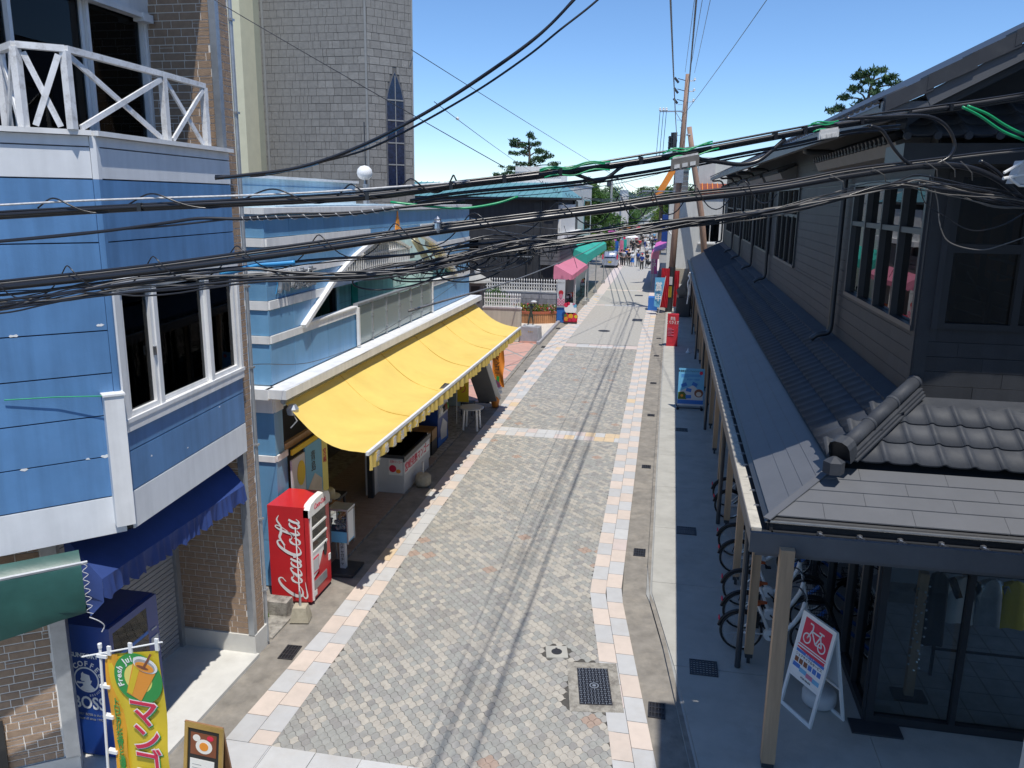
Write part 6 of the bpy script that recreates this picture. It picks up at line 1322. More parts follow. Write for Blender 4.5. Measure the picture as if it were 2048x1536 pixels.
# ================================================================ DARK SLATE-ROOFED BUILDING ON THE RIGHT
RB = thing('visitor_centre', 'charcoal two-storey building with slate roof tiles and tall dark windows', 'building', (6, 30, 0))
FX = Face((3.35, 0, 0), (0, -1, 0)); FXY = Face((3.35, 11.8, 0), (1, 0, 0))
YE = 56.5
def wy(mb, y0, y1, z0, z1, d0, d1): return mb.fbox(FX, -y1, -y0, z0, z1, d0, d1)
WINS = [(11.95, 16.45, 5.37, 7.30), (23.5, 27.9, 5.32, 7.35), (29.6, 34.4, 5.32, 7.35), (35.1, 40.2, 5.32, 7.35), (41.3, 45.8, 5.32, 7.35), (46.8, 53.0, 5.32, 7.35)]
mb = MB(); wy(mb, 11.8, YE, 4.1, 5.30, -.2, -.02); wy(mb, 11.8, YE, 7.36, 8.5, -.2, -.02)
prev = 11.8
for a, b, _, _ in WINS: wy(mb, prev, a, 5.3, 7.36, -.2, -.021); prev = b
wy(mb, prev, YE, 5.3, 7.36, -.2, -.021); mb.box(3.37, 12, 56.3, 56.5, 0, 9)
mb.fbox(FXY, 0.0, 12, 4.1, 5.35, -.2, -.02); mb.fbox(FXY, 0, 12, 7.42, 8.4, -.2, -.02); mb.fbox(FXY, 0, .22, 5.35, 7.42, -.2, -.02)
mb.add([FXY(-.05, 7.9, -.01), FXY(9, 7.9, -.01), FXY(9, 13.2, -.01), FXY(-.05, 8.45, -.01)], [(0, 1, 2, 3)]); mb.build('wall', 'dark', RB)
lst = []; q = random.Random(2)
def clad(F, u0, u1, z0, z1, h=.205):
    z = z0
    while z < z1 - .03:
        u = u0 - q.random() * 1.4
        while u < u1:
            w_ = q.choice((1.4, 1.8, 2.2)); a, b = max(u, u0), min(u + w_, u1)
            if b - a > .05: lst.append((F, a, z, b - a - .003, min(h, z1 - z) - .004))
            u += w_
        z += h
clad(FX, -YE, -11.8, 4.2, 5.30); prev = 11.8
for a, b, z0, z1 in WINS:
    if a - prev > .3: clad(FX, -a, -prev, 5.3, 7.35)
    prev = b
clad(FX, -YE, -prev, 5.3, 7.35); clad(FX, -YE, -11.8, 7.37, 7.98); clad(FXY, 0, 2.6, 4.36, 5.38)
clad(FXY, 0, 2.6, 7.44, 8.2)
lst.sort(key=lambda b: (b[0](b[1] + b[3] / 2, b[2]) - Vector((0, 0, 7))).length)
laybricks(lst, RB, 'cladding_board', 'char', 280, .005)
mb = MB(); mb.fbox(FXY, 0, .16, 4.36, 7.9, -.01, .022); mb.fbox(FX, -11.92, -11.80, 4.3, 7.9, 0, .02); mb.fbox(FXY, .16, .24, 5.35, 7.42, -.02, .05); mb.build('corner_post', 'char', RB)
for k, (a, b, z0, z1) in enumerate(WINS):
    mb = MB(); wy(mb, a - .05, b + .05, z0 - .07, z0, -.1, .06); wy(mb, a - .05, b + .05, z1, z1 + .07, -.1, .05); wy(mb, a - .05, a + .03, z0, z1, -.1, .05); wy(mb, b - .03, b + .05, z0, z1, -.1, .05); wy(mb, a, b, 6.60, 6.68, -.1, .04)
    wn = mb.build('window', 'dmetal', RB); nb = 4 if k == 0 else 4
    for j in range(1, nb):
        y = lerp(a, b, j / nb); mb = MB(); wy(mb, y - .03, y + .03, z0 + .001, z1 if k == 0 else z1 - .001, -.06, .055 if k == 0 else .03); mb.build('fin', 'dark', wn)
    if k:
        for j in range(4):
            y = lerp(a, b, (j + .55) / 4); mb = MB(); wy(mb, y - .03, y + .03, z0 + .002, 6.63, .01, .075); mb.build('louvre_fin', 'black', wn)
    for j in range(nb):
        y0, y1 = lerp(a, b, j / nb) + .035, lerp(a, b, (j + 1) / nb) - .035
        mb = MB(); wy(mb, y0, y1, z0 + .01, 6.60, -.045, -.04); mb.build('pane', 'gdark', wn); mb = MB(); wy(mb, y0, y1, 6.68, z1 - .01, -.045, -.04); mb.build('pane', 'gdark', wn)
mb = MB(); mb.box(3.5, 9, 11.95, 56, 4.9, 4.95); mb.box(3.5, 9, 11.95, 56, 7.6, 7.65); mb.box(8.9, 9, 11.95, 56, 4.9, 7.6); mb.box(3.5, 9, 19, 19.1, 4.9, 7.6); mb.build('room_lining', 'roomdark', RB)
# front windows
mb = MB(); mb.fbox(FXY, .22, 5, 5.36, 5.44, -.1, .04); mb.fbox(FXY, .22, 5, 7.36, 7.44, -.1, .04); mb.fbox(FXY, .22, 5, 6.38, 6.50, -.1, .039)
for u in (.24, 1.14, 2.3, 3.5): mb.fbox(FXY, u, u + .09, 5.44, 7.36, -.1, .038)
wn = mb.build('window', 'dark', RB)
for a, b in ((.33, 1.14), (1.23, 2.3), (2.39, 3.5)):
    for z0, z1 in ((5.44, 6.38), (6.5, 7.36)): mb = MB(); mb.fbox(FXY, a, b, z0, z1, -.05, -.045); mb.build('pane', 'gdark', wn)
mb = MB(); mb.box(4.05, 4.09, 12.8, 18, 5.0, 7.4); mb.box(3.9, 4.06, 14.2, 14.3, 5, 7.5); mb.build('inner_column', 'greywall', RB)
IR = thing('stair_rail', 'curved steel stair handrail seen through the upper front window', 'railing', (4.6, 12.6, 5)); 
for z in (5.3, 5.5, 5.7, 5.95, 6.15): mb = MB(); mb.tube([(3.95, 13.2, z + .28), (4.9, 12.2, z), (5.4, 12.0, z - .05)], .012 if z < 6.1 else .022, 6); mb.build('rail', 'silver', IR)
mb = MB(); mb.tube(spline([(4.05, 12.3, 6.1), (4.2, 12.15, 5.8), (4.27, 12.1, 5.5), (4.2, 12.08, 5.2)], 5), .016, 6); mb.build('rail', 'silver', IR); mb = MB(); mb.box(4.45, 4.5, 12.5, 12.6, 5.0, 6.1); mb.build('post', 'dmetal', IR); mb = MB(); mb.box(3.6, 6, 12.0, 14.5, 4.98, 5.0); mb.build('landing', 'tealroof', IR)
t = thing('round_sign', 'round orange board with dark bars inside the upper front window', 'sign', (4.75, 12.9, 6.5)); mb = MB(); disc(mb, Face((4.2, 12.7, 0), (1, 0, 0)), .42, 6.42, .40, .48, .02, 26); mb.build('disc', 'orange', t)
for u in (.12, .40, .66): mb = MB(); mb.box(4.2 + u, 4.28 + u, 12.66, 12.69, 5.98, 6.88); mb.build('bar', 'dark', t)

# roof tiles
def tile_mesh(w_, l_, m):
    xs = [0, .06, .12, .18, .25, .35, .6, .85, .95, 1.0]; hs = [.014, .031, .037, .031, .012, .0, -.005, -.001, .004, .014]
    vs = []
    for y, dz in ((0, .022), (l_ * 1.04, .0)):
        vs += [(x * w_, y, h + dz) for x, h in zip(xs, hs)]
    vs += [(x * w_, 0.002, h + .022 - .024) for x, h in zip(xs, hs)]
    n = len(xs); fs = [(i, i + 1, n + i + 1, n + i) for i in range(n - 1)] + [(2 * n + i, 2 * n + i + 1, i + 1, i) for i in range(n - 1)]
    me = bpy.data.meshes.new('roof_tile'); me.from_pydata(vs, [], fs); me.materials.append(M[m]); me.polygons.foreach_set('use_smooth', [True] * (n - 1) + [False] * (n - 1)); me.update(); return me
TMs = tile_mesh(.34, .385, 'rooftile')
def tiles(jobs, parent, single):
    """jobs: (P, U, V) per tile"""
    jobs.sort(key=lambda j: (j[0] - Vector((0, 0, 7))).length); big = MB()
    me0 = [tuple(v.co) for v in TMs.vertices]; f0 = [tuple(p.vertices) for p in TMs.polygons]
    for k, (P, U, V) in enumerate(jobs):
        N = U.cross(V).normalized()
        if k < single:
            o = bpy.data.objects.new('roof_tile', TMs); COL.objects.link(o); o.parent = parent
            L = P - wloc(parent); o.matrix_basis = Matrix(((U.x, V.x, N.x, L.x), (U.y, V.y, N.y, L.y), (U.z, V.z, N.z, L.z), (0, 0, 0, 1)))
        else: big.add([P + U * x + V * y + N * z for x, y, z in me0], f0)
    o = big.build('roof_tiles', 'rooftile', parent)
    if o: o['kind'] = 'stuff'; 
CN = thing('canopy', 'long timber-posted canopy with slate tiles and grey metal sheets along the shaded walkway', 'canopy', (2, 12, 3))
sl = .52; cs = 1 / math.hypot(1, sl)
jobs = []
VL = Vector((cs, 0, sl * cs)); UL = Vector((0, -1, 0))
c = 0; y = 56.4
while y > 10.2:
    for r_ in range(3):
        x = 2.14 + r_ * .385 * cs
        if (y - .14) - 9.62 > (x + .10) - 1.30: jobs.append((Vector((x, y, 3.78 + (x - 2.14) * sl)), UL, VL))
    y -= .34
VF = Vector((0, cs, sl * cs)); UF = Vector((1, 0, 0)); x = 2.1
while x < 7:
    for r_ in range(3):
        yy = 10.48 + r_ * .385 * cs
        if x + .16 - 1.30 > yy - 9.62 + .06: jobs.append((Vector((x, yy, 3.80 + (yy - 10.48) * sl)), UF, VF))
    x += .34
tiles(jobs, CN, 296)
mb = MB(); mb.add([(1.3, 9.62, 3.22), (3.4, 11.72, 4.3), (3.4, 56.5, 4.3), (1.3, 56.5, 3.22), (8, 9.62, 3.22), (8, 11.72, 4.3)], [(0, 1, 2, 3), (0, 4, 5, 1)]); mb.add([(1.3, 9.62, 3.05), (3.4, 9.62, 3.05), (3.4, 56.5, 3.05), (1.3, 56.5, 3.05), (8, 9.62, 3.05), (8, 11.72, 3.05), (3.4, 11.72, 3.05)], [(0, 1, 2, 3), (1, 4, 5, 6)]); mb.build('ceiling', 'dark', CN)
# metal sheets, left slope: strips along the street, stepped
edges = [1.36, 1.62, 1.80, 1.98, 2.17]
for k, (a, b) in enumerate(zip(edges, edges[1:])):
    z0, z1 = 3.24 + (a - 1.3) * sl + .012, 3.24 + (b - 1.3) * sl + .004
    yst = [9.62 + (a - 1.30)] + [14 + 4.2 * i + (k % 2) * 1.9 for i in range(11)]; yst = [v for v in yst if v < 55] + [56.5]
    for p, q_ in zip(yst, yst[1:]):
        mb = MB(); p1 = p + (b - a) if p == yst[0] else p
        mb.add([(a, p, z0), (b, p1, z1), (b, q_ - .006, z1), (a, q_ - .006, z0), (a, p, z0 - .012), (a, q_, z0 - .012)], [(0, 1, 2, 3), (4, 0, 3, 5)]); mb.build('roof_sheet', 'roofmetal', CN)
fe = [9.70, 9.93, 10.12, 10.31, 10.50]
for k, (a, b) in enumerate(zip(fe, fe[1:])):
    z0, z1 = 3.24 + (a - 9.62) * sl + .016, 3.24 + (b - 9.62) * sl + .002
    xs = [1.30 + (a - 9.62)] + [2.0 + 1.02 * i + (k % 2) * .5 for i in range(6)]; xs = [v for v in xs if v >= xs[0] or v == xs[0]] + [8]
    xs = [xs[0]] + [v for v in xs[1:] if v > xs[0] + .3]
    for p, q_ in zip(xs, xs[1:]):
        mb = MB(); p1 = p + (b - a) if p == xs[0] else p
        mb.add([(p, a, z0), (q_ - .004, a, z0), (q_ - .004, b, z1), (p1, b, z1), (p, a, z0 - .014), (q_, a, z0 - .014)], [(0, 1, 2, 3), (4, 5, 1, 0)]); mb.build('roof_sheet', 'roofmetal', CN)
mb = MB(); A_, B_ = Vector((1.32, 9.64, 3.262)), Vector((2.25, 10.57, 3.74)); mb.bar(A_, B_, .10, .016); mb.build('hip_flashing', 'roofmetal', CN)
# flashing against the walls
mb = MB(); mb.add([(3.08, 11.5, 4.32), (3.34, 11.78, 4.40), (3.34, 56.5, 4.40), (3.08, 56.5, 4.32), (3.08, 11.5, 4.22), (3.08, 56.5, 4.22)], [(0, 1, 2, 3), (4, 0, 3, 5)]); mb.add([(3.3, 11.5, 4.33), (8, 11.5, 4.33), (8, 11.79, 4.40), (3.3, 11.79, 4.40), (3.3, 11.5, 4.24), (8, 11.5, 4.24), ], [(0, 1, 2, 3), (4, 5, 1, 0)]); mb.bar((3.3, 11.46, 4.27), (8, 11.46, 4.27), .02, .03); mb.build('wall_flashing', 'rooftile', CN)
# hip ridge with cap
A_, B_ = Vector((2.30, 10.42, 4.02)), Vector((3.40, 11.76, 4.62)); D_ = (B_ - A_).normalized(); L_ = (B_ - A_).length
for k in range(3):
    mb = MB(); p, q_ = A_ + D_ * (L_ * k / 3), A_ + D_ * (L_ * (k + 1) / 3 + .02); mb.tube([p, q_], [.095, .088], 16); mb.build('ridge_tile', 'rooftile', CN, smooth=True)
    mb = MB(); mb.tube([q_ - D_ * .07, q_ - D_ * .055, q_ - D_ * .03, q_ - D_ * .015], [.090, .102, .102, .090], 16); mb.build('ridge_band', 'rooftile', CN, smooth=True)
for k, (w_, dz) in enumerate(((.24, -.085), (.29, -.125), (.34, -.165))): mb = MB(); mb.bar(A_ + Vector((0, 0, dz)), B_ + Vector((0, 0, dz)), w_, .026); mb.build('noshi_course', 'rooftile', CN)
sdv = D_.cross(Vector((0, 0, 1))).normalized(); upv_ = sdv.cross(D_)
mb = MB(); prof = [(-.14, -.14), (-.14, .05), (-.115, .11), (-.05, .145), (.05, .145), (.115, .11), (.14, .05), (.14, -.14)]
P0 = A_ - D_ * .16; vs = [P0 + D_ * dd + sdv * a + upv_ * b for dd in (0, .17) for a, b in prof]; mb.add(vs, [(i, (i + 1) % 8, 8 + (i + 1) % 8, 8 + i) for i in range(8)]); mb.build('end_cap', 'rooftile', CN)
mb = MB(); mb.add([P0 + D_ * .05 + sdv * a * .97 + upv_ * b * .97 for a, b in prof], [tuple(range(8))]); mb.build('end_cap_inside', 'black', CN)
mb = MB(); c0 = P0 - D_ * .10 + Vector((0, 0, -.13)); mb.lathe([(.13, -.09), (.13, .06), (.03, .12), (.001, .12)], tuple(c0), 6); mb.build('hip_box', 'rooftile', CN)
# gutters
for k in range(80):
    y0 = 9.56 + k * .59; 
    if y0 > 56: break
    mb = MB(); mb.box(1.13, 1.26, y0 + .004, y0 + .586, 3.10, 3.17); mb.build('coping_block', 'coping', CN)
mb = MB(); mb.box(1.12, 1.135, 9.5, 56.5, 2.98, 3.175); mb.box(1.2, 1.29, 9.55, 56.5, 2.88, 3.10); mb.build('edge_beam', 'greywall', CN)
mb = MB(); mb.box(1.26, 1.38, 9.6, 56.5, 3.09, 3.11); mb.box(1.36, 1.40, 9.64, 56.5, 3.11, 3.25); mb.box(1.4, 8, 9.60, 9.70, 3.05, 3.12); mb.box(1.34, 8, 9.67, 9.72, 3.1, 3.25); mb.build('gutter_channel', 'dark', CN)
mb = MB(); mb.box(1.12, 8, 9.44, 9.50, 2.90, 3.15); mb.box(1.20, 8, 9.50, 9.6, 2.84, 3.05); mb.build('front_beam', 'greywall', CN)
mb = MB(); mb.bar((1.36, 9.63, 3.235), (8, 9.63, 3.235), .012, .02); mb.build('gutter_lip', 'galv', CN)
cl = MB(); cl.box(-.075, .075, -.012, .012, 0, .02); cl.box(.02, .06, -.025, .025, -.01, .035); clm = cl.build('gutter_clip', 'silver', CN, local=True); clm.location = Vector((1.31, 10.3, 3.17)) - wloc(CN)
ys_ = [10.3 + .56 * k for k in range(1, 82)]
for y in ys_: inst(clm, 'gutter_clip', CN, Vector((1.31, y, 3.17)) - wloc(CN))
for k in range(9): inst(clm, 'gutter_clip', CN, Vector((1.95 + .45 * k, 9.56, 3.13)) - wloc(CN), R(115))
# posts
pys = [11.79, 14.47, 17.25, 19.95, 22.65, 25.3, 27.95, 30.6, 33.25, 35.9, 38.6, 41.3, 44, 46.7, 49.4, 52.1, 54.8]
def post(x, y, a, b, z0=.22):
    mb = MB(); mb.box(x - a / 2, x + a / 2, y - b / 2, y + b / 2, z0, 3.0); mb.build('timber_post', 'post', CN)
    mb = MB(); mb.box(x - a * .45, x + a * .45, y - b * .45, y + b * .45, z0 - .07, z0); mb.box(x - .025, x + .025, y - .025, y + .025, .04, z0 - .07); mb.build('post_foot', 'dmetal', CN)
for y in pys: post(1.52, y, .125, .125)
for x in (1.55, 4.52): post(x, 9.40, .165, .14, .12)
for y in (11.62, 17.38, 25.1, 29.3, 36.9, 44, 51): mb = MB(); mb.tube([(1.35, y, 3.05), (1.35, y, .05)], .045, 10); mb.build('rain_pipe', 'dmetal', CN)

# upper roof: eave, gutter, verge
RF = thing('main_roof', 'upper slate roof with a dark eave gutter and stepped verge tiles', 'roof', (3, 12, 8)); RF.parent = RB; RF.location = Vector((3, 12, 8)) - wloc(RB)
del RF['category'], RF['label']; RF.name = 'roof'
def ez(y): return 8.10 + .009 * (y - 10.5)
ER = Vector((1, 0, .53))
mb = MB(); mb.add([(2.30, 10.42, ez(10.4)), (2.30, YE, ez(YE)), (11, YE, ez(YE) + 8.7 * .53), (11, 10.42, ez(10.4) + 8.7 * .53)], [(0, 1, 2, 3)]); mb.add([(2.42, 10.45, ez(10.4) - .06), (2.42, YE, ez(YE) - .06), (3.4, YE, ez(YE) + .38), (3.4, 10.45, ez(10.4) + .38)], [(0, 1, 2, 3)]); mb.add([(2.42, 10.45, ez(10.4) - .06), (3.4, 10.45, ez(10.4) + .40), (9, 10.45, 11.5), (9, 11.8, 11.5), (3.4, 11.8, 8.45), (2.42, 11.8, 8.0)], [(0, 1, 4, 5), (1, 2, 3, 4)]); mb.build('roof_deck', 'dark', RF)
mb = MB(); mb.add([(x, y, ez(y) + dz) for y in (10.5, YE) for x, dz in ((2.30, -.16), (2.30, .02), (2.42, .02), (2.42, -.16))], [(0, 1, 5, 4), (1, 2, 6, 5), (2, 3, 7, 6), (3, 0, 4, 7), (0, 1, 2, 3), (4, 5, 6, 7)]); mb.build('eave_gutter', 'roofmetal', RF)
mb = MB(); mb.box(2.28, 2.78, 10.34, 10.44, 7.99, 8.14); mb.add([(2.28, 10.34, 8.14), (2.60, 10.34, 8.15), (2.60, 10.9, 8.2), (2.28, 10.9, 8.16)], [(0, 1, 2, 3)]); mb.build('gutter_end_box', 'roofmetal', RF)
# tile ends above the gutter
jobs = []; VR = Vector((1, 0, .53)).normalized(); y = 56
while y > 10.6:
    jobs.append((Vector((2.26, y, ez(y) + .03)), Vector((0, -1, 0)), VR)); y -= .34
tiles(jobs, RF, 60)
for k in range(9):
    a, b = 2.30 + k * .42, 2.30 + (k + 1) * .42 + .07; z = lambda x: 8.12 + (x - 2.3) * .53
    mb = MB(); mb.add([(a, 10.30, z(a) + .07), (b, 10.30, z(b) + .05), (b, 10.62, z(b) + .05), (a, 10.62, z(a) + .07), (a, 10.30, z(a) - .10), (b, 10.30, z(b) - .13), (a, 10.62, z(a) - .02), (b, 10.62, z(b) - .05)], [(0, 1, 2, 3), (0, 4, 5, 1), (0, 3, 6, 4), (1, 5, 7, 2)]); mb.v = [(x, y - (.004 if k % 2 else 0), z_ + (.004 if k % 2 else 0)) for x, y, z_ in mb.v]; mb.build('verge_tile', 'rooftile', RF)
for dz, yy, w_, m_ in ((-.20, 10.36, .16, 'roofmetal'), (-.33, 10.42, .10, 'dark')):
    mb = MB(); mb.bar((2.75, yy, 8.12 + .45 * .53 + dz), (6.5, yy, 8.12 + 4.2 * .53 + dz), .05, w_); mb.build('barge_board', m_, RF)
# window hoods
for (a, b) in ((12.2, 18.7), (24.6, 28.8), (29.6, 34.6), (35.2, 40.6), (41.4, 46.0), (46.8, 53.4)):
    H = MB(); H.add([(2.98, a, 7.66), (2.98, b, 7.66), (2.90, b, 7.82), (2.90, a, 7.82), (3.36, a, 7.60), (3.36, b, 7.60), (3.36, a, 8.02), (3.36, b, 8.02)], [(0, 1, 2, 3), (4, 5, 1, 0), (3, 2, 7, 6), (0, 3, 6, 4), (1, 5, 7, 2)]); hd = H.build('window_hood', 'greywall', RB)
    y = b - .05; mb = MB()
    while y > a + .2:
        mb.lathe([(.001, 0), (.05, .002), (.05, .12)], (2.86, y, 7.86), 8, axis='x'); mb.bar((2.87, y - .14, 7.83), (2.87, y - .005, 7.83), .02, .02); mb.bar((2.86, y, 7.88), (3.34, y, 8.08), .09, .09); y -= .27
    o = mb.build('hood_tile_ends', 'rooftile', hd); o['kind'] = 'stuff'
jobs = []; x = 2.66
while x < 6.5:
    for r_ in range(3): jobs.append((Vector((x, 10.86 + r_ * .28, 7.80 + r_ * .14)), Vector((1, 0, 0)), Vector((0, .894, .447))))
    x += .34
tiles(jobs, RB, 200)
mb = MB(); mb.box(2.7, 7, 10.9, 11.8, 7.48, 7.72); mb.add([(2.6, 10.84, 7.78), (7, 10.84, 7.78), (7, 11.8, 8.25), (2.6, 11.8, 8.25)], [(0, 1, 2, 3)]); mb.build('front_hood', 'dark', RB)
mb = MB(); 
for k in range(14): mb.lathe([(.001, 0), (.045, .003), (.05, .03)], (2.70 + k * .34, 10.80, 7.80), 10, axis='y')
mb.build('tile_end_caps', 'rooftile', RB); mb = MB(); mb.lathe([(.10, -.05), (.12, .02), (.08, .1), (.001, .12)], (2.62, 10.95, 7.93), 6); mb.bar((2.62, 10.95, 7.96), (3.1, 11.6, 8.25), .2, .1); mb.build('hip_box', 'rooftile', RB)
# downpipes with a kicked-out foot
for y in (17.1, 29.3, 34.8, 41.0, 46.4, 56.2):
    mb = MB(); mb.tube(spline([(2.44, y - .1, ez(y) - .1), (2.48, y - .1, ez(y) - .2), (3.0, y, ez(y) - .22), (3.22, y, 7.7), (3.24, y, 7.3)], 4) + [Vector((3.24, y, 4.62))] + spline([(3.24, y, 4.6), (3.20, y, 4.46), (3.0, y, 4.40), (2.88, y, 4.30)], 4), .055, 10); mb.build('downpipe', 'dmetal', RB, smooth=True)

# ground-floor glazing
FG1 = Face((2.97, 10.62, 0), (1, 0, 0)); FG2 = Face((2.97, 0, 0), (0, -1, 0))
mb = MB(); mb.fbox(FG1, 0, 5, .04, .16, -.08, .03); mb.fbox(FG1, 0, 5, 2.78, 3.04, -.08, .03); gf = None
for u in (0, 1.06, 2.15, 3.2, 4.3): mb.fbox(FG1, u, u + (.10 if u == 0 else .07), .16, 2.78, -.08, .031)
mb.fbox(FG2, -56, -10.62, .04, .16, -.08, .03); mb.fbox(FG2, -56, -10.62, 2.78, 3.04, -.08, .03)
yy = [10.62, 11.4] + [12.2 + 1.35 * k for k in range(33)]
for y in yy: mb.fbox(FG2, -y - .07, -y, .16, 2.78, -.08, .032)
sfn = mb.build('shopfront', 'dark', RB)
for a, b in ((.10, 1.06), (1.13, 2.15), (2.22, 3.2)): mb = MB(); mb.fbox(FG1, a, b, .16, 2.78, -.04, -.034); mb.build('pane', 'gshop', sfn)
for a, b in zip(yy, yy[1:]): mb = MB(); mb.fbox(FG2, -b, -a - .07, .16, 2.78, -.04, -.034); mb.build('pane', 'gshop', sfn)
mb = MB(); mb.box(3.05, 9, 10.68, 56, .03, .05); mb.build('inner_floor', 'gutter', RB)
for i in range(9):
    for j in range(8): mb = MB(); mb.box(3.12 + i * .45, 3.55 + i * .45, 10.75 + j * .45, 11.18 + j * .45, .05, .056); mb.build('inner_floor_tile', 'conc', RB)
mb = MB(); mb.box(3.1, 9, 15.2, 15.3, 0, 3); mb.box(3.9, 9, 18, 56, 0, 3.0); mb.box(3.06, 9, 10.66, 18, 3.0, 3.04); mb.build('inner_wall', 'room', RB)
mb = MB(); mb.box(3.12, 3.9, 14.2, 14.25, .05, 2.9); mb.build('inner_screen', 'beige', RB)
for k in range(16):
    y = 12.3 + k * .16
    mb = MB(); mb.box(3.22, 3.27, y, y + .07, .1, 2.9); mb.build('inner_slat', 'wood', RB)
mb = MB(); [mb.box(3.12, 3.16, y, y + .5, .06, 2.9) for y in (11.3, 15.3, 16.6)]; mb.build('inner_panel', 'roomdark', RB)
t = thing('hook_stand', 'timber display post hung with small trinkets inside the shop window', 'display stand', (3.72, 11.35, .05)); mb = MB(); mb.box(3.66, 3.78, 11.3, 11.4, .05, 2.0); mb.build('post', 'post', t); mb = MB(); [mb.lathe([(.001, 0), (.02, .02), (.001, .04)], (3.72 + .08 * math.sin(k * 2.2), 11.27, .5 + k * .045), 5) for k in range(30)]; o = mb.build('trinkets', 'silver', t); mb = MB(); mb.box(3.5, 3.95, 11.2, 11.5, .05, .09); mb.build('foot', 'dark', t)
t = thing('garment_rack', 'black garment rack inside the shop window', 'rack', (4.7, 12, .05)); mb = MB(); mb.bar((4.2, 12, 1.75), (5.6, 12, 1.75), .03, .03); [mb.bar((x, 12, .05), (x, 12, 1.76), .04, .04) for x in (4.2, 5.6)]; mb.bar((4.2, 12, .5), (5.6, 12, .5), .03, .03); mb.build('frame', 'black', t)
def shirt(x, m, label, w_=.22, y=12.0, z=1.70, h=.72):
    t = MB(); n = 14; vs = []
    for k in range(n):
        a = 2 * math.pi * k / n
        for (rx, ry, zz) in ((.04, .03, z), (.16 * w_ / .22, .05, z - .05), (w_ * .8, .07, z - .2), (w_, .09, z - h)):
            vs.append((x + rx * math.cos(a) * (1 + .06 * math.sin(a * 5)), y + ry * math.sin(a) * (1 + .3 * math.sin(a * 4 + x)), zz + .01 * math.sin(a * 3)))
    t.add(vs, [(4 * k + j, 4 * ((k + 1) % n) + j, 4 * ((k + 1) % n) + j + 1, 4 * k + j + 1) for k in range(n) for j in range(3)]); t.bar((x - .16, y, z - .08), (x - .27, y, z - .34), .09, .1, (0, 1, 0)); t.bar((x + .16, y, z - .08), (x + .27, y, z - .34), .09, .1, (0, 1, 0))
    return tag(t.build('shirt', m, smooth=True), label, 'shirt', 'clothes on the rack')
shirt(4.48, 'pwhite', 'white shirt hanging at the left end of the garment rack'); shirt(4.86, 'galv', 'grey shirt hanging in the middle of the garment rack'); shirt(5.16, 'flagyel', 'yellow shirt hanging at the right end of the garment rack')
shirt(3.98, 'black', 'long black coat hanging by the shop window mullion', .16, 11.5, 1.95, 1.1)

# ---------------------------------------------------------------- white A-sign for the bicycles
BS = thing('bicycle_sign', 'white A-frame sign with a red bicycle pictogram beside the glass corner', 'signboard', (2.1, 10.45, .045))
U_ = Vector((.62, -.78, 0)).normalized() * 1.0
a0 = Vector((1.88, 10.86, .045)); FS1 = Tilt(a0, Vector((2.20, 10.28, 0)) - Vector((1.88, 10.86, 0)), .19)
# leaf faces towards the camera side (-X,-Y)
if FS1.N.dot(Vector((-1, -.6, 0))) < 0: pass
W_ = .66
class Leaf:
    def __init__(s, P, U, V): s.P, s.U, s.V = Vector(P), Vector(U).normalized(), Vector(V).normalized(); s.N = s.U.cross(s.V).normalized()
    def __call__(s, u, z, d=0.0): return s.P + s.U * u + s.V * z + s.N * d
Ud = (Vector((2.22, 10.26, 0)) - Vector((1.88, 10.84, 0))).normalized(); Nd = Vector((Ud.y, -Ud.x, 0))
if Nd.dot(Vector((-.5, -1, 0))) < 0: Nd = -Nd
L1 = Leaf((1.88, 10.84, .045), Ud, Vector((0, 0, 1)) - Nd * .20); L2_ = Leaf(Vector((1.88, 10.84, .045)) - Nd * .56, Ud, Vector((0, 0, 1)) + Nd * .20)
s1 = 1 if L1.N.dot(Nd) > 0 else -1
def lb(mb, L, u0, u1, z0, z1, d0, d1): return mb.add([L(u, z, d * s1) for u in (u0, u1) for d in (d0, d1) for z in (z0, z1)], BOXF)
for L, nm in ((L1, 'front_leaf'), (L2_, 'rear_leaf')):
    mb = MB(); lb(mb, L, 0, .045, 0, 1.42, -.015, .015); lb(mb, L, W_ - .045, W_, 0, 1.42, -.015, .015); lb(mb, L, .045, W_ - .045, 0, .05, -.015, .0149); lb(mb, L, .045, W_ - .045, 1.37, 1.42, -.015, .0149); lb(mb, L, .045, W_ - .045, .48, .52, -.012, .012); mb.build(nm, 'whitemetal', BS)
mb = MB(); lb(mb, L1, .03, W_ - .03, .50, 1.40, -.008, .010); mb.build('panel', 'pwhite', BS); mb = MB(); lb(mb, L2_, .03, W_ - .03, .55, 1.40, -.008, .008); mb.build('panel', 'greyplas', BS)
mb = MB(); lb(mb, L1, .08, W_ - .06, .98, 1.36, .010, .014); mb.build('red_square', 'pred', BS)
def lpoly(mb, pts, d0, d1):
    n = len(pts); return mb.add([L1(u, z, d * s1) for d in (d0, d1) for u, z in pts], [tuple(range(n)), tuple(range(2 * n - 1, n - 1, -1))] + [(i, (i + 1) % n, n + (i + 1) % n, n + i) for i in range(n)])
mb = MB()
def lring(c, r_, w_):
    for k in range(16):
        a, b = 2 * math.pi * k / 16, 2 * math.pi * (k + 1) / 16; lpoly(mb, [(c[0] + (r_ + s_ * w_ / 2) * math.cos(t), c[1] + (r_ + s_ * w_ / 2) * math.sin(t)) for s_, t in ((1, a), (1, b), (-1, b), (-1, a))], .014, .018)
def lline(p, q_, w_):
    d = Vector((q_[0] - p[0], q_[1] - p[1])).normalized(); n_ = Vector((-d.y, d.x)) * w_ / 2; lpoly(mb, [(p[0] + n_.x, p[1] + n_.y), (q_[0] + n_.x, q_[1] + n_.y), (q_[0] - n_.x, q_[1] - n_.y), (p[0] - n_.x, p[1] - n_.y)], .014, .018)
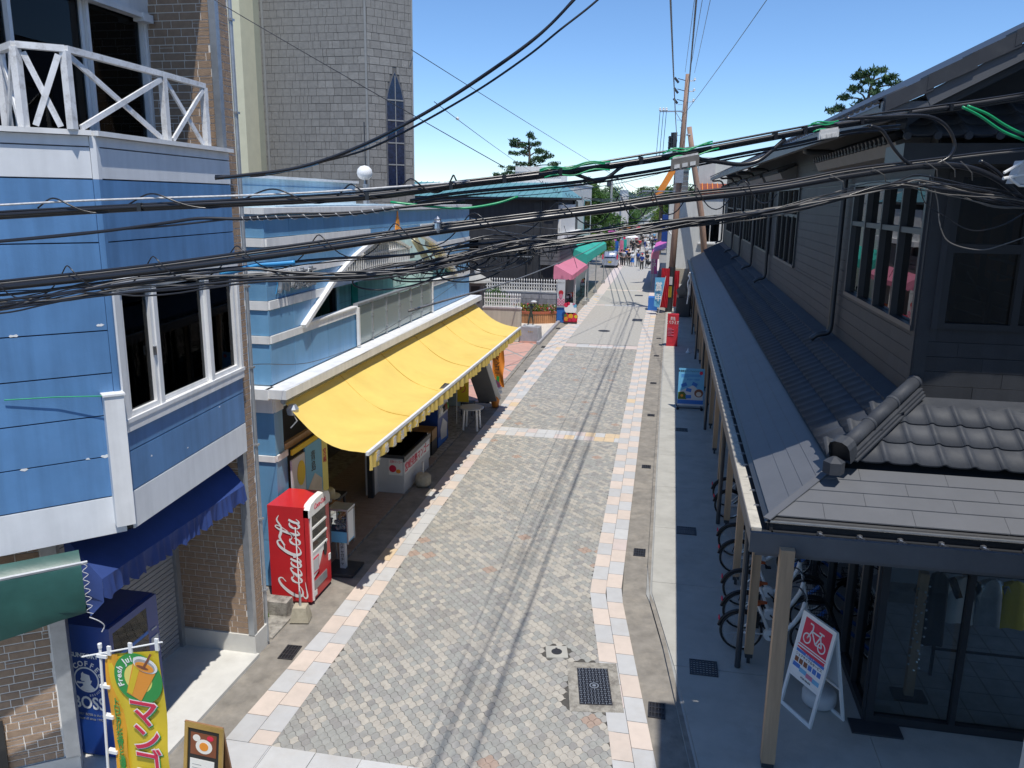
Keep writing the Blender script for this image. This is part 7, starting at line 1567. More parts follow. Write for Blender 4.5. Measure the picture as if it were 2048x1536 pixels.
lring((.19, 1.09), .068, .018); lring((.48, 1.09), .068, .018)
for p, q_ in (((.19, 1.09), (.26, 1.25)), ((.26, 1.25), (.25, 1.31)), ((.25, 1.31), (.19, 1.31)), ((.25, 1.22), (.42, 1.22)), ((.25, 1.22), (.36, 1.08)), ((.36, 1.08), (.43, 1.24)), ((.43, 1.24), (.43, 1.27)), ((.38, 1.27), (.48, 1.27)), ((.42, 1.22), (.48, 1.09)), ((.36, 1.08), (.48, 1.09)), ((.19, 1.09), (.20, 1.11))): lline(p, q_, .02)
mb.build('bicycle_pictogram', 'pwhite', BS)
mb = MB(); lb(mb, L1, .06, W_ - .05, .945, .96, .010, .013); mb.build('red_rule', 'pred', BS); mb = MB(); lpoly(mb, [(.06, .90), (.6, .86), (.6, .93), (.06, .92)], .010, .013); mb.build('red_rule', 'pred', BS); mb = MB(); lb(mb, L1, .06, W_ - .05, .845, .885, .010, .0135); mb.build('blue_rule', 'pblue', BS)
tx = lambda s_, sz, u, z, m_, **k: text(BS, s_, sz, L1(u, z, .0145 * s1), L1.U, L1.V, m_, **k)
tx('シェアサイクルサービス', .048, .33, .81, 'pblack'); tx('青島シェア', .035, .33, .865, 'pwhite'); tx('0120-186-576', .035, .36, .54, 'pblack')
for k in range(6): mb = MB(); lb(mb, L1, .07 + k * .09, .14 + k * .09, .70, .77, .010, .013); mb.build('photo_patch', 'pbrown' if k < 3 else 'pblue', BS)
for k, (c_, a, b, z) in enumerate((('pblue', .06, .2, .655), ('psky', .2, .34, .63), ('pink', .34, .47, .615), ('psky', .47, .6, .61))): mb = MB(); lb(mb, L1, a, b, z - .03, z + .03, .010, .013); mb.build('print_patch', c_, BS)
mb = MB(); mb.lathe([(.2, 0), (.235, .04), (.235, .17), (.19, .23), (.05, .24)], (2.42, 10.92, .045), 22); mb.build('water_weight', 'greyplas', BS, smooth=True)
mb = MB(); mb.box(2.75, 3.4, 10.3, 10.62, .045, .07); tag(mb.build('door_mat', 'dmetal'), 'dark flat mat on the walkway by the glass corner', 'mat')

# ---------------------------------------------------------------- share bicycles
def bicycle(label, x, y, rz, lean=0.0):
    t = thing('bicycle', label, 'bicycle', (x, y, .045), rz, 'white share bicycles parked under the canopy')
    for cx in (0.0, 1.07):
        P = [(cx + .315 * math.cos(a), 0, .33 + .315 * math.sin(a)) for a in [2 * math.pi * k / 28 for k in range(29)]]
        mb = MB(); mb.tube(P, .02, 6, caps=False); wh = mb.build('wheel', 'rubber', t, smooth=True, local=True)
        mb = MB(); P = [(cx + .292 * math.cos(a), 0, .33 + .292 * math.sin(a)) for a in [2 * math.pi * k / 28 for k in range(29)]]; mb.tube(P, .009, 5, caps=False); mb.build('rim', 'silver', wh, local=True)
        mb = MB(); [mb.bar((cx, (-1) ** k * .03, .33), (cx + .29 * math.cos(k * .698), 0, .33 + .29 * math.sin(k * .698)), .004, .004) for k in range(9)]; mb.tube([(cx, -.05, .33), (cx, .05, .33)], .03, 8); mb.build('spokes', 'galv', wh, local=True)
        P = [(cx + .355 * math.cos(a), 0, .33 + .355 * math.sin(a)) for a in [R((60 if cx == 0 else 40) + k * 11) for k in range(11)]]; mb = MB(); mb.tube(P, .026, 6); mb.build('mudguard', 'black', t, smooth=True, local=True)
    mb = MB(); mb.tube(spline([(.93, 0, .92), (.88, 0, .72), (.74, 0, .48), (.56, 0, .33), (.44, 0, .31)], 4), [.036] * 17, 8); mb.tube([(.44, 0, .31), (.24, 0, .78)], .026, 8); mb.tube([(.44, 0, .31), (.0, .05, .33)], .016, 6); mb.tube([(.44, 0, .31), (.0, -.05, .33)], .016, 6); mb.tube([(.28, 0, .68), (.0, .05, .33)], .013, 6); mb.tube([(.93, 0, .9), (1.07, .045, .33)], .018, 6); mb.tube([(.93, 0, .9), (1.07, -.045, .33)], .018, 6); mb.build('frame', 'pwhite', t, smooth=True, local=True)
    mb = MB(); mb.lathe([(.09, -.045), (.10, -.03), (.10, .03), (.09, .045)], (.44, 0, .31), 16, axis='y'); mb.build('motor_cover', 'pwhite', t, local=True); mb = MB(); mb.tube([(.44, -.06, .31), (.44, -.075, .31), (.56, -.08, .21)], .014, 6); mb.box(.52, .62, -.15, -.07, .19, .22); mb.tube([(.44, .06, .31), (.44, .075, .31), (.32, .08, .41)], .014, 6); mb.box(.26, .36, .07, .15, .4, .43); mb.build('crank', 'black', t, local=True)
    mb = MB(); mb.lathe([(.001, 0), (.07, .01), (.075, .05), (.03, .07)], (.20, 0, .80), 12); mb.add([(.14, -.07, .86), (.14, .07, .86), (.36, .02, .86), (.36, -.02, .86), (.14, -.06, .82), (.14, .06, .82), (.36, .015, .83), (.36, -.015, .83)], [(0, 1, 2, 3), (7, 6, 5, 4), (0, 3, 7, 4), (1, 0, 4, 5), (2, 1, 5, 6), (3, 2, 6, 7)]); mb.build('saddle', 'orangeseat', t, local=True)
    mb = MB(); mb.tube([(.93, 0, .9), (.91, 0, 1.02)], .016, 6); mb.tube(spline([(.74, .27, 1.02), (.86, .22, 1.05), (.92, 0, 1.02), (.86, -.22, 1.05), (.74, -.27, 1.02)], 4), .013, 6); mb.build('handlebar', 'dmetal', t, local=True)
    mb = MB()
    for z in (.62, .72, .82):
        mb.tube([(1.0, -.15, z), (1.26, -.15, z), (1.26, .15, z), (1.0, .15, z), (1.0, -.15, z)], .006, 4)
    for k in range(8): mb.bar((1.26, -.15 + .043 * k, .6), (1.26, -.15 + .043 * k, .84), .004, .004); mb.bar((1.0 + .037 * k, -.15, .6), (1.0 + .037 * k, -.15, .84), .004, .004); mb.bar((1.0 + .037 * k, .15, .6), (1.0 + .037 * k, .15, .84), .004, .004)
    mb.box(1.0, 1.26, -.15, .15, .6, .606); mb.build('basket', 'black', t, local=True)
    mb = MB(); mb.box(.18, .26, -.05, .05, .42, .66); mb.build('battery', 'black', t, local=True); mb = MB(); mb.box(-.36, -.34, -.03, .03, .5, .56); mb.build('reflector', 'pred', t, local=True)
    mb = MB(); mb.bar((.05, .08, .3), (-.02, .16, .01), .015, .015); mb.build('kickstand', 'dmetal', t, local=True)
    return t
b0 = bicycle('white share bicycle standing nearest the A-frame sign', 1.42, 12.15, .02)
for (x, y, rz, lb_) in ((1.5, 12.82, .06, 'white share bicycle second from the A-frame sign'), (1.55, 13.65, .0, 'white share bicycle third from the A-frame sign, orange saddle in view'), (1.56, 14.95, .08, 'white share bicycle fourth from the A-frame sign, front basket turned'), (1.58, 15.75, -.02, 'white share bicycle fifth from the A-frame sign, behind the timber posts'), (1.6, 17.75, .05, 'white share bicycle last but one along the glazed wall'), (1.6, 18.55, .0, 'white share bicycle farthest from the A-frame sign')):
    dup(b0, (x, y, .045), rz, lb_)
RK = thing('bicycle_rack', 'blue steel wheel stands bolted to the walkway at the bicycle front wheels', 'rack', (2.75, 14, .045))
for y in (12.3, 12.95, 13.8, 15.1, 15.9): mb = MB(); mb.bar((2.45, y, .06), (2.9, y + .22, .38), .03, .03); mb.bar((2.45, y - .06, .06), (2.9, y + .16, .38), .03, .03); mb.build('stand', 'pblue', RK)

# ---------------------------------------------------------------- blue information board
t = thing('information_board', 'sky blue information board with opening hours and photos on black castors', 'signboard', (.9, 27.7, .045)); 
FI = Tilt((.50, 27.5, .045), (1, .03, 0), .12)
mb = MB(); mb.fbox(FI, 0, .86, .14, 1.42, -.03, 0); mb.build('panel', 'psky', t); mb = MB(); mb.fbox(FI, .0, .86, .20, .34, 0, .006); mb.build('blue_band', 'pblue', t); mb = MB(); mb.fbox(FI, .0, .86, .14, .20, 0, .005); mb.fpoly(FI, [(.02, .34), (.84, .34), (.84, .55), (.5, .85), (.3, .75), (.02, .6)], 0, .004); mb.build('white_band', 'greyplas', t)
mb = MB(); mb.fpoly(FI, [(.01, .36), (.3, .36), (.3, .5), (.2, .62), (.01, .6)], .004, .007); mb.build('green_hill', 'leafy', t); disc(MB(), FI, .14, .48, .05, .05, .01, 12).build('orange_print', 'porange', t)
for u, z, a in ((.2, .85, .4), (.55, .88, -.4), (.36, .68, -.2), (.36, .45, .05)):
    c_, s__ = math.cos(a), math.sin(a); mb = MB(); mb.fpoly(FI, [(u + x * c_ - y * s__, z + x * s__ + y * c_) for x, y in ((-.09, -.06), (.09, -.06), (.09, .06), (-.09, .06))], .007, .011); mb.build('photo', 'pblue', t)
disc(MB(), FI, .70, .58, .15, .14, .008, 18).build('brown_print', 'pbrown', t); disc(MB(), FI, .70, .55, .09, .08, .011, 16).build('pale_print', 'deck', t); disc(MB(), FI, .75, 1.27, .06, .06, .006, 14).build('red_seal', 'pred', t)
text(t, '青島観光インフォメーション', .064, FI(.40, 1.32, .004), FI.U, FI.V, 'pblack', bold=.001); text(t, '8:30～18:00', .085, FI(.5, 1.04, .004), FI.U, FI.V, 'pblue', bold=.001)
mb = MB()
for k in range(4): mb.fbox(FI, .09, .09 + (.68, .66, .67, .25)[k], 1.20 - k * .03, 1.212 - k * .03, 0, .003)
mb.fbox(FI, .2, .32, .27, .285, .006, .009); mb.build('print_lines', 'pblue', t)
mb = MB(); mb.box(.5, 1.34, 27.42, 27.46, .10, .14); mb.box(.5, 1.34, 27.9, 27.94, .10, .14); mb.box(.5, .54, 27.42, 27.94, .1, .14); mb.box(1.3, 1.34, 27.42, 27.94, .1, .14); mb.build('base_frame', 'dmetal', t); [MB().lathe([(.05, -.015), (.05, .015)], (x, y, .09), 10, axis='y').build('castor', 'rubber', t) for x in (.52, 1.32) for y in (27.44, 27.92)]
mb = MB(); mb.bar((.55, 27.92, .12), (.55, 27.68, 1.2), .03, .03); mb.bar((1.29, 27.92, .12), (1.29, 27.68, 1.2), .03, .03); mb.build('strut', 'dmetal', t)
# red sign pillar
t = thing('red_sign_pillar', 'dark red upright sign pillar with white Japanese title, partly in canopy shade', 'signboard', (.28, 40.15, .045)); mb = MB(); mb.box(.02, .56, 40.05, 40.35, .045, 1.62); mb.build('panel', 'redcloth', t)
text(t, '青島\nくりかえす', .2, (.28, 40.04, 1.3), (1, 0, 0), (0, 0, 1), 'pwhite', sx=.62); mb = MB(); [mb.box(.06, .06 + .2 + .1 * (k % 2), 40.03, 40.045, .92 - k * .07, .94 - k * .07) for k in range(6)]; mb.build('print_lines', 'pink', t)
mb = MB(); mb.lathe([(.1, 0), (.12, .03), (.05, .1), (.02, .2), (.001, .24)], (1.05, 38.4, .045), 8); tag(mb.build('plastic_bag', 'pwhite'), 'crumpled white plastic bag on the shaded walkway by a timber post', 'bag')

# ================================================================ UTILITY POLES AND THE FAR RIGHT SIDE
t = thing('utility_pole', 'tall brown utility pole with insulators and black guard sleeve beside the red banners', 'utility pole', (.10, 53.0, 0))
mb = MB(); mb.tube([(.06, 53, 0), (.21, 53, 6), (.34, 53, 11), (.43, 53, 14.5)], [.21, .19, .165, .14], 14); mb.build('shaft', 'polewood', t, smooth=True)
mb = MB(); mb.tube([(.06, 52.99, 0.0), (.135, 52.99, 2.9)], .225, 14); mb.build('guard_sleeve', 'dark', t); mb = MB(); [mb.box(.0 + k * .07, .03 + k * .07, 52.73, 52.76, 1.0, 1.7) for k in range(3)]; mb.build('yellow_mark', 'flagyel', t)
mb = MB(); mb.box(-.12, .2, 52.70, 52.76, 1.8, 2.3); mb.build('notice_plate', 'greyplas', t)
for z, s_ in ((14.1, 1), (13.5, 1), (12.9, 1)):
    mb = MB(); mb.bar((.40, 52.95, z), (.85, 52.95, z), .05, .05); mb.lathe([(.03, 0), (.09, .03), (.05, .08), (.08, .11), (.001, .16)], (.85, 52.95, z + .02), 10); mb.build('insulator', 'whitemetal', t)
    mb = MB(); mb.bar((.40, 52.95, z), (-.15, 52.95, z + .15), .04, .04); mb.tube([(-.1, 52.9, z - .1), (-.35, 52.9, z + .2)], .07, 6); mb.build('fuse', 'dark', t)
mb = MB(); mb.bar((-1.15, 52.9, 12.35), (.5, 52.9, 12.35), .07, .08); mb.bar((-.2, 52.9, 12.33), (.3, 52.9, 11.6), .04, .04); mb.build('crossarm', 'galv', t)
for x in (-1.12, -.92, -.74): mb = MB(); mb.lathe([(.05, 0), (.09, .05), (.05, .1), (.08, .14), (.001, .2)], (x, 52.9, 12.38), 10); mb.build('insulator', 'whitemetal', t); mb = MB(); mb.tube([(x, 52.9, 12.35), (x - .06, 52.9, 10.8), (x - .1, 52.9, 9.6)], .018, 5); mb.build('drop_wire', 'cable', t)
mb = MB(); mb.box(-.25, .0, 52.6, 52.9, 9.9, 11.1); mb.lathe([(.09, 0), (.09, .9)], (-.30, 52.8, 10.2), 8); mb.lathe([(.08, 0), (.08, .8)], (-.45, 52.9, 10.1), 8); [mb.bar((-.55, 52.7, 9.6 + .3 * k), (.0, 52.7, 9.62 + .3 * k), .03, .03) for k in range(5)]; mb.build('switch_gear', 'dmetal', t)
mb = MB(); mb.box(.0, .5, 52.6, 52.9, 8.1, 8.9); mb.build('junction_box', 'galv', t)
mb = MB(); mb.bar((-2.0, 53, 7.6), (.2, 53, 7.6), .06, .07); mb.bar((-2.0, 53, 7.1), (.2, 53, 7.1), .05, .05); mb.build('crossarm', 'galv', t); mb = MB(); mb.tube(spline([(-2, 53, 7.2), (-1.6, 53, 6.9), (-1.2, 53, 7.2), (-.8, 53, 6.8), (-.4, 53, 7.2)], 4), .03, 5); mb.build('drop_wire', 'cable', t)
mb = MB(); [mb.bar((.12 - .2 * (k % 2), 53, 4.2 + k * .45), (.12 + .28 - .2 * (k % 2), 53, 4.2 + k * .45), .025, .025) for k in range(20)]; mb.build('step_bolt', 'galv', t)
mb = MB(); mb.tube([(-.05, 52.9, 4.95), (-.75, 52.9, 5.9)], .05, 8); mb.build('street_lamp_tube', 'whitemetal', t)
t = thing('utility_pole', 'shorter leaning wooden pole just behind the tall utility pole', 'utility pole', (2.5, 62, 0)); mb = MB(); mb.tube([(2.9, 62, 0), (2.05, 62, 6), (1.2, 62, 10), (.80, 62, 12.2)], [.24, .22, .2, .17], 12); mb.build('shaft', 'polewood', t, smooth=True)
mb = MB(); mb.lathe([(.2, 0), (.22, .05), (.2, .1)], (.83, 62, 11.6), 10); mb.build('band', 'galv', t)
# red curtain banners, blue flag
def curtain(name, label, x0, x1, y, z0, z1, m, cat='banner', folds=5):
    mb = MB(); n = 24; vs = []
    for i in range(n + 1):
        u = i / n; o_ = .07 * math.sin(u * folds * 6.28)
        vs += [(lerp(x0, x1, u), y + o_ * .4, z1), (lerp(x0, x1, u) + .02 * math.sin(u * 9), y + o_, (z0 + z1) / 2), (lerp(x0 - .03, x1 - .05, u), y + o_ * 1.3, z0)]
    mb.add(vs, [(3 * i + j, 3 * i + 3 + j, 3 * i + 4 + j, 3 * i + 1 + j) for i in range(n) for j in (0, 1)]); return tag(mb.build(name, m, smooth=True), label, cat)
curtain('red_curtain', 'red curtain banner hanging left of the utility pole', -.50, .0, 52.6, .35, 2.85, 'redcloth'); curtain('red_curtain', 'narrow red curtain banner hanging right of the utility pole', .33, .62, 52.8, .4, 2.7, 'redcloth', folds=3)
t = thing('blue_banner', 'sky blue vertical banner with red writing in front of the red curtain', 'banner', (-.7, 51.5, 0)); mb = MB(); mb.add([(-.86, 51.5, .55), (-.52, 51.6, .45), (-.24, 51.6, 2.35), (-.86, 51.5, 2.35)], [(0, 1, 2, 3)]); mb.build('cloth', 'psky', t); mb = MB(); mb.tube([(-.55, 51.58, .1), (-.22, 51.6, 2.45)], .015, 5); mb.build('pole', 'pwhite', t)
text(t, '\n'.join('営業中'), .42, (-.62, 51.47, 1.45), (1, 0, 0), (0, 0, 1), 'pwhite', bold=.012); 
t = MB(); t.box(-1.28, -.68, 53.6, 54.5, 0, .85); t = tag(t.build('ice_chest', 'pblue'), 'plain blue ice chest at the kerb before the banners', 'box')
t = MB(); t.box(.35, 1.35, 54.5, 54.7, 1.7, 2.7); tag(t.build('tan_board', 'beige'), 'tan weathered board right of the utility pole', 'board'); t = MB(); t.box(.5, 1.3, 50.6, 52.3, .04, 1.25); tag(t.build('goods_box', 'dmetal'), 'low dark grey cabinet just right of the utility pole', 'cabinet')
t = MB(); t.add([(.45, 50.2, 1.75), (1.15, 50.2, 2.55), (1.15, 50.9, 1.35), (.7, 50.9, 1.1), (.95, 50.4, 1.9)], [(0, 1, 4), (0, 4, 3), (4, 1, 2), (4, 2, 3)]); tag(t.build('folded_parasol', 'galv'), 'grey folded parasol leaning beside the dark cabinet', 'parasol')
t = MB(); q = random.Random(3); P = [(1.15 + q.uniform(-.12, .12), 45.5 + q.uniform(-.2, .2), 3.0 + q.uniform(-.1, .25)) for _ in range(14)]; t.tube(spline(P, 3), .035, 5); t.tube(spline([(1.12, 45.5, 3.0), (1.0, 45.4, 2.6), (1.08, 45.4, 2.2), (1.02, 45.4, 1.5)], 4), .04, 5); tag(t.build('cloth_bundle', 'pwhite'), 'white cloth bundle tied to the far end of the canopy gutter', 'cloth')
WR = thing('far_white_building', 'white plastered house with a grey sliding window behind the leaning pole', 'house', (2, 64, 0))
mb = MB(); mb.box(-.30, 9, 63, 72, 0, 7.3); mb.build('wall', 'plaster', WR); mb = MB(); mb.box(-.42, 9, 62.9, 72, 7.3, 7.42); mb.build('parapet', 'trim', WR); mb = MB(); mb.box(2.05, 3.5, 62.95, 63, 4.0, 5.9); wn = mb.build('window', 'whitemetal', WR); [ (MB().box(a, a + .62, 62.93, 62.95, 4.1, 5.8).build('pane', 'gdark', wn)) for a in (2.12, 2.80)]; mb = MB(); mb.box(1.95, 3.6, 62.8, 63, 3.9, 4.0); mb.build('sill', 'trim', wn)
mb = MB(); mb.box(.3, 1.25, 62.94, 63.0, 8.0, 8.9) if False else mb.box(-.35, -.3, 63.2, 70, 3, 7); mb.build('side_panel', 'plaster2', WR)
t = thing('far_roof_block', 'grey stepped rooftop block with a rust red lean-to roof above the white house', 'building', (2, 68, 7)); mb = MB(); mb.box(1.75, 3.0, 66, 70, 7.3, 10.3); mb.box(2.4, 6, 68, 74, 7.3, 9.9); mb.build('wall', 'plaster2', t); mb = MB(); mb.add([(1.55, 62.9, 7.45), (4.5, 62.9, 7.45), (4.5, 66, 8.35), (1.55, 66, 8.35)], [(0, 1, 2, 3)]); rf = mb.build('roof', 'rustred', t); [MB().bar((1.7 + .38 * k, 62.9, 7.47), (1.7 + .38 * k, 66, 8.37), .05, .05).build('roof_seam', 'orange', rf) for k in range(7)]
mb = MB(); mb.box(-.1, 1.1, 70, 73, 7.3, 9.6); mb.build('louvred_tower', 'plaster2', t); [MB().box(-.1, 1.1, 69.93, 70.0, 7.5 + .4 * k, 7.75 + .4 * k).build('louvre', 'greywall', t) for k in range(5)]; mb = MB(); mb.bar((-1.6, 69.5, 6.9), (.1, 69.5, 10.0), .12, .5); mb.build('stair_stringer', 'orange', t); mb = MB(); mb.box(-.2, 1.2, 69.8, 73.2, 9.6, 9.7); mb.build('roof_edge', 'teal', t)
PW_ = thing('purple_stall_awning', 'purple and pink stall awning on the right beyond the utility pole', 'awning', (-.8, 72, 3)); mb = MB(); mb.add([(-1.5, 66, 2.9), (-.3, 66, 3.4), (-.3, 84, 3.4), (-1.5, 84, 2.9), (-1.5, 66, 2.55), (-1.5, 84, 2.55)], [(0, 1, 2, 3), (4, 0, 3, 5)]); mb.build('canopy_cloth', 'pink2', PW_); mb = MB(); mb.add([(-1.52, 66, 2.92), (-.9, 66, 3.2), (-.9, 68, 3.2), (-1.52, 68, 2.92), (-1.53, 65.95, 2.5), (-.9, 65.95, 2.5)], [(0, 1, 2, 3), (0, 1, 5, 4)]); mb.build('end_panel', 'pink', PW_); mb = MB(); [mb.tube([(-1.4, y, 0), (-1.4, y, 2.8)], .03, 5) for y in (66.2, 72, 78, 83.8)]; mb.build('post', 'galv', PW_)
t = MB(); t.box(-.75, -.32, 63, 64, 4.0, 6.0); tag(t.build('blue_sheet', 'machblue'), 'dark blue sheet hanging down the corner of the far white house', 'sheet'); t = MB(); t.box(-1.0, -.3, 66, 84, 0, .9); tag(t.build('stall_counter', 'dark'), 'dark goods counter under the purple stall awning', 'counter')
def nobori(x, y, h, m, label, w_=.55, z0=.5, face=(1, 0, 0)):
    t = thing('banner_flag', label, 'banner', (x, y, 0)); F_ = Face((x, y, 0), face); cloth(MB(), F_, (0.02, w_, h, h), nu=6, nz=10, zb=z0, amp=.05).build('cloth', m, t, smooth=True); mb = MB(); mb.tube([(x, y, 0), (x, y, h + .05)], .015, 5); mb.build('pole', 'pwhite', t); return t
n1 = nobori(-1.65, 73, 2.9, 'pink2', 'magenta banner with white characters beside the walkers on the right', .55, .7); text(n1, '\n'.join('アイス'), .42, (-1.36, 72.92, 1.9), (1, 0, 0), (0, 0, 1), 'pwhite', bold=.01)
nobori(-7.9, 104, 3.3, 'pink2', 'tall violet banner left of the stall parasols', 1.1, 1.0); nobori(-8.7, 103, 3.2, 'leafy', 'tall olive banner left of the violet banner', .5, .8); nobori(-6.6, 112, 3.1, 'psky', 'pale blue banner just left of the white parasol', .5, 1)
nobori(-6.2, 108, 2.8, 'pred', 'small red banner by the white parasol', .3, .8); nobori(-1.9, 92, 2.2, 'pwhite', 'white banner behind the magenta banner', .4, .6)
for (x, y, z, r_, m_, lb_) in ((-5.7, 112, 2.75, 1.35, 'pwhite', 'round white stall parasol over the left side of the street'), (-6.6, 126, 3.1, 1.7, 'orange', 'orange stall parasol behind the white parasol'), (-5.1, 131, 3.0, 1.5, 'pred', 'red stall parasol behind the orange one'), (-3.4, 138, 3.1, 1.7, 'pyel', 'pale yellow stall parasol farthest up the street'), (-4.6, 122, 2.5, .6, 'pink2', 'small magenta parasol carried among the far walkers')):
    t = thing('parasol', lb_, 'parasol', (x, y, 0)); mb = MB(); mb.lathe([(r_, -.02), (r_ * .98, .0), (r_ * .5, r_ * .28), (.02, r_ * .42)], (x, y, z - r_ * .4), 12); mb.build('canopy', m_, t); mb = MB(); mb.tube([(x, y, 0), (x, y, z)], .03, 5); mb.build('pole', 'galv', t)
for (x, y, m_, lb_) in ((-6.6, 98, 'pblue', 'hanging blue clothes on the left stall rail'), (-6.1, 100, 'pink', 'hanging pink clothes on the left stall rail'), (-5.9, 103, 'teal', 'hanging green clothes on the left stall rail')):
    curtain('hanging_clothes', lb_, x, x + .45, y, .7, 2.3, m_, 'clothes', 3)

# ---------------------------------------------------------------- silver car
CR = thing('parked_car', 'silver compact van seen from behind, parked beside the sea green awning', 'car', (-6.35, 89, 0), 0.03)
def loft(mb, secs):
    n = len(secs[0]); vs = [p for s_ in secs for p in s_]
    fs = [(i * n + k, (i + 1) * n + k, (i + 1) * n + (k + 1) % n, i * n + (k + 1) % n) for i in range(len(secs) - 1) for k in range(n)] + [tuple(range(n - 1, -1, -1)), tuple(range((len(secs) - 1) * n, len(secs) * n))]
    return mb.add(vs, fs)
def csec(y, hw, zb, zm, zt, tw): return [(-hw * .94, y, zb), (-hw, y, zb + .15), (-hw, y, zm), (-tw, y, zt - .08), (-tw * .9, y, zt), (tw * .9, y, zt), (tw, y, zt - .08), (hw, y, zm), (hw, y, zb + .15), (hw * .94, y, zb)]
mb = MB(); loft(mb, [csec(-1.95, .72, .34, .9, 1.0, .68), csec(-1.92, .80, .26, .98, 1.5, .62), csec(-1.6, .83, .24, 1.0, 1.66, .63), csec(-.6, .84, .24, 1.0, 1.72, .65), csec(.4, .84, .24, 1.0, 1.66, .65), csec(1.05, .83, .24, .98, 1.08, .66), csec(1.7, .80, .26, .85, .92, .6), csec(1.9, .72, .36, .7, .75, .6)]); mb.build('body', 'carsilver', CR, smooth=True, local=True)
mb = MB(); mb.add([(-.60, -1.965, 1.03), (.60, -1.965, 1.03), (.53, -1.88, 1.5), (-.53, -1.88, 1.5)], [(0, 1, 2, 3)]); mb.build('rear_window', 'gstain', CR, local=True)
for s_ in (-1, 1):
    mb = MB(); mb.add([(s_ * .83, -1.5, 1.04), (s_ * .84, .6, 1.04), (s_ * .665, .3, 1.58), (s_ * .66, -1.4, 1.58)], [(0, 1, 2, 3)]); mb.build('side_window', 'gstain', CR, local=True); mb = MB(); mb.box(s_ * .76 - .06, s_ * .76 + .06, -1.98, -1.9, .9, 1.42); mb.build('tail_light', 'pred', CR, local=True)
    mb = MB(); mb.box(s_ * .93 - .07, s_ * .93 + .07, .45, .55, 1.0, 1.16); mb.build('mirror', 'carsilver', CR, local=True)
    for y in (-1.25, 1.2): mb = MB(); mb.lathe([(.15, -.09), (.29, -.09), (.3, -.05), (.3, .05), (.29, .09), (.15, .09)], (s_ * .76, y, .30), 20, axis='x'); wl = mb.build('wheel', 'rubber', CR, local=True); mb = MB(); mb.lathe([(.001, -.095), (.18, -.095), (.18, .095), (.001, .095)], (s_ * .76, y, .30), 14, axis='x'); mb.build('rim', 'silver', wl, local=True)
mb = MB(); mb.box(-.17, .17, -2.0, -1.97, .52, .68); mb.build('number_plate', 'flagyel', CR, local=True); mb = MB(); mb.box(-.75, .75, -2.0, -1.9, .28, .5); mb.build('bumper', 'carsilver', CR, local=True); mb = MB(); mb.box(-.3, .3, -1.99, -1.96, .72, .8); mb.build('handle', 'silver', CR, local=True)
text(CR, '50-27', .12, (0, -2.003, .6), (1, 0, 0), (0, 0, 1), 'pblack', local=True)

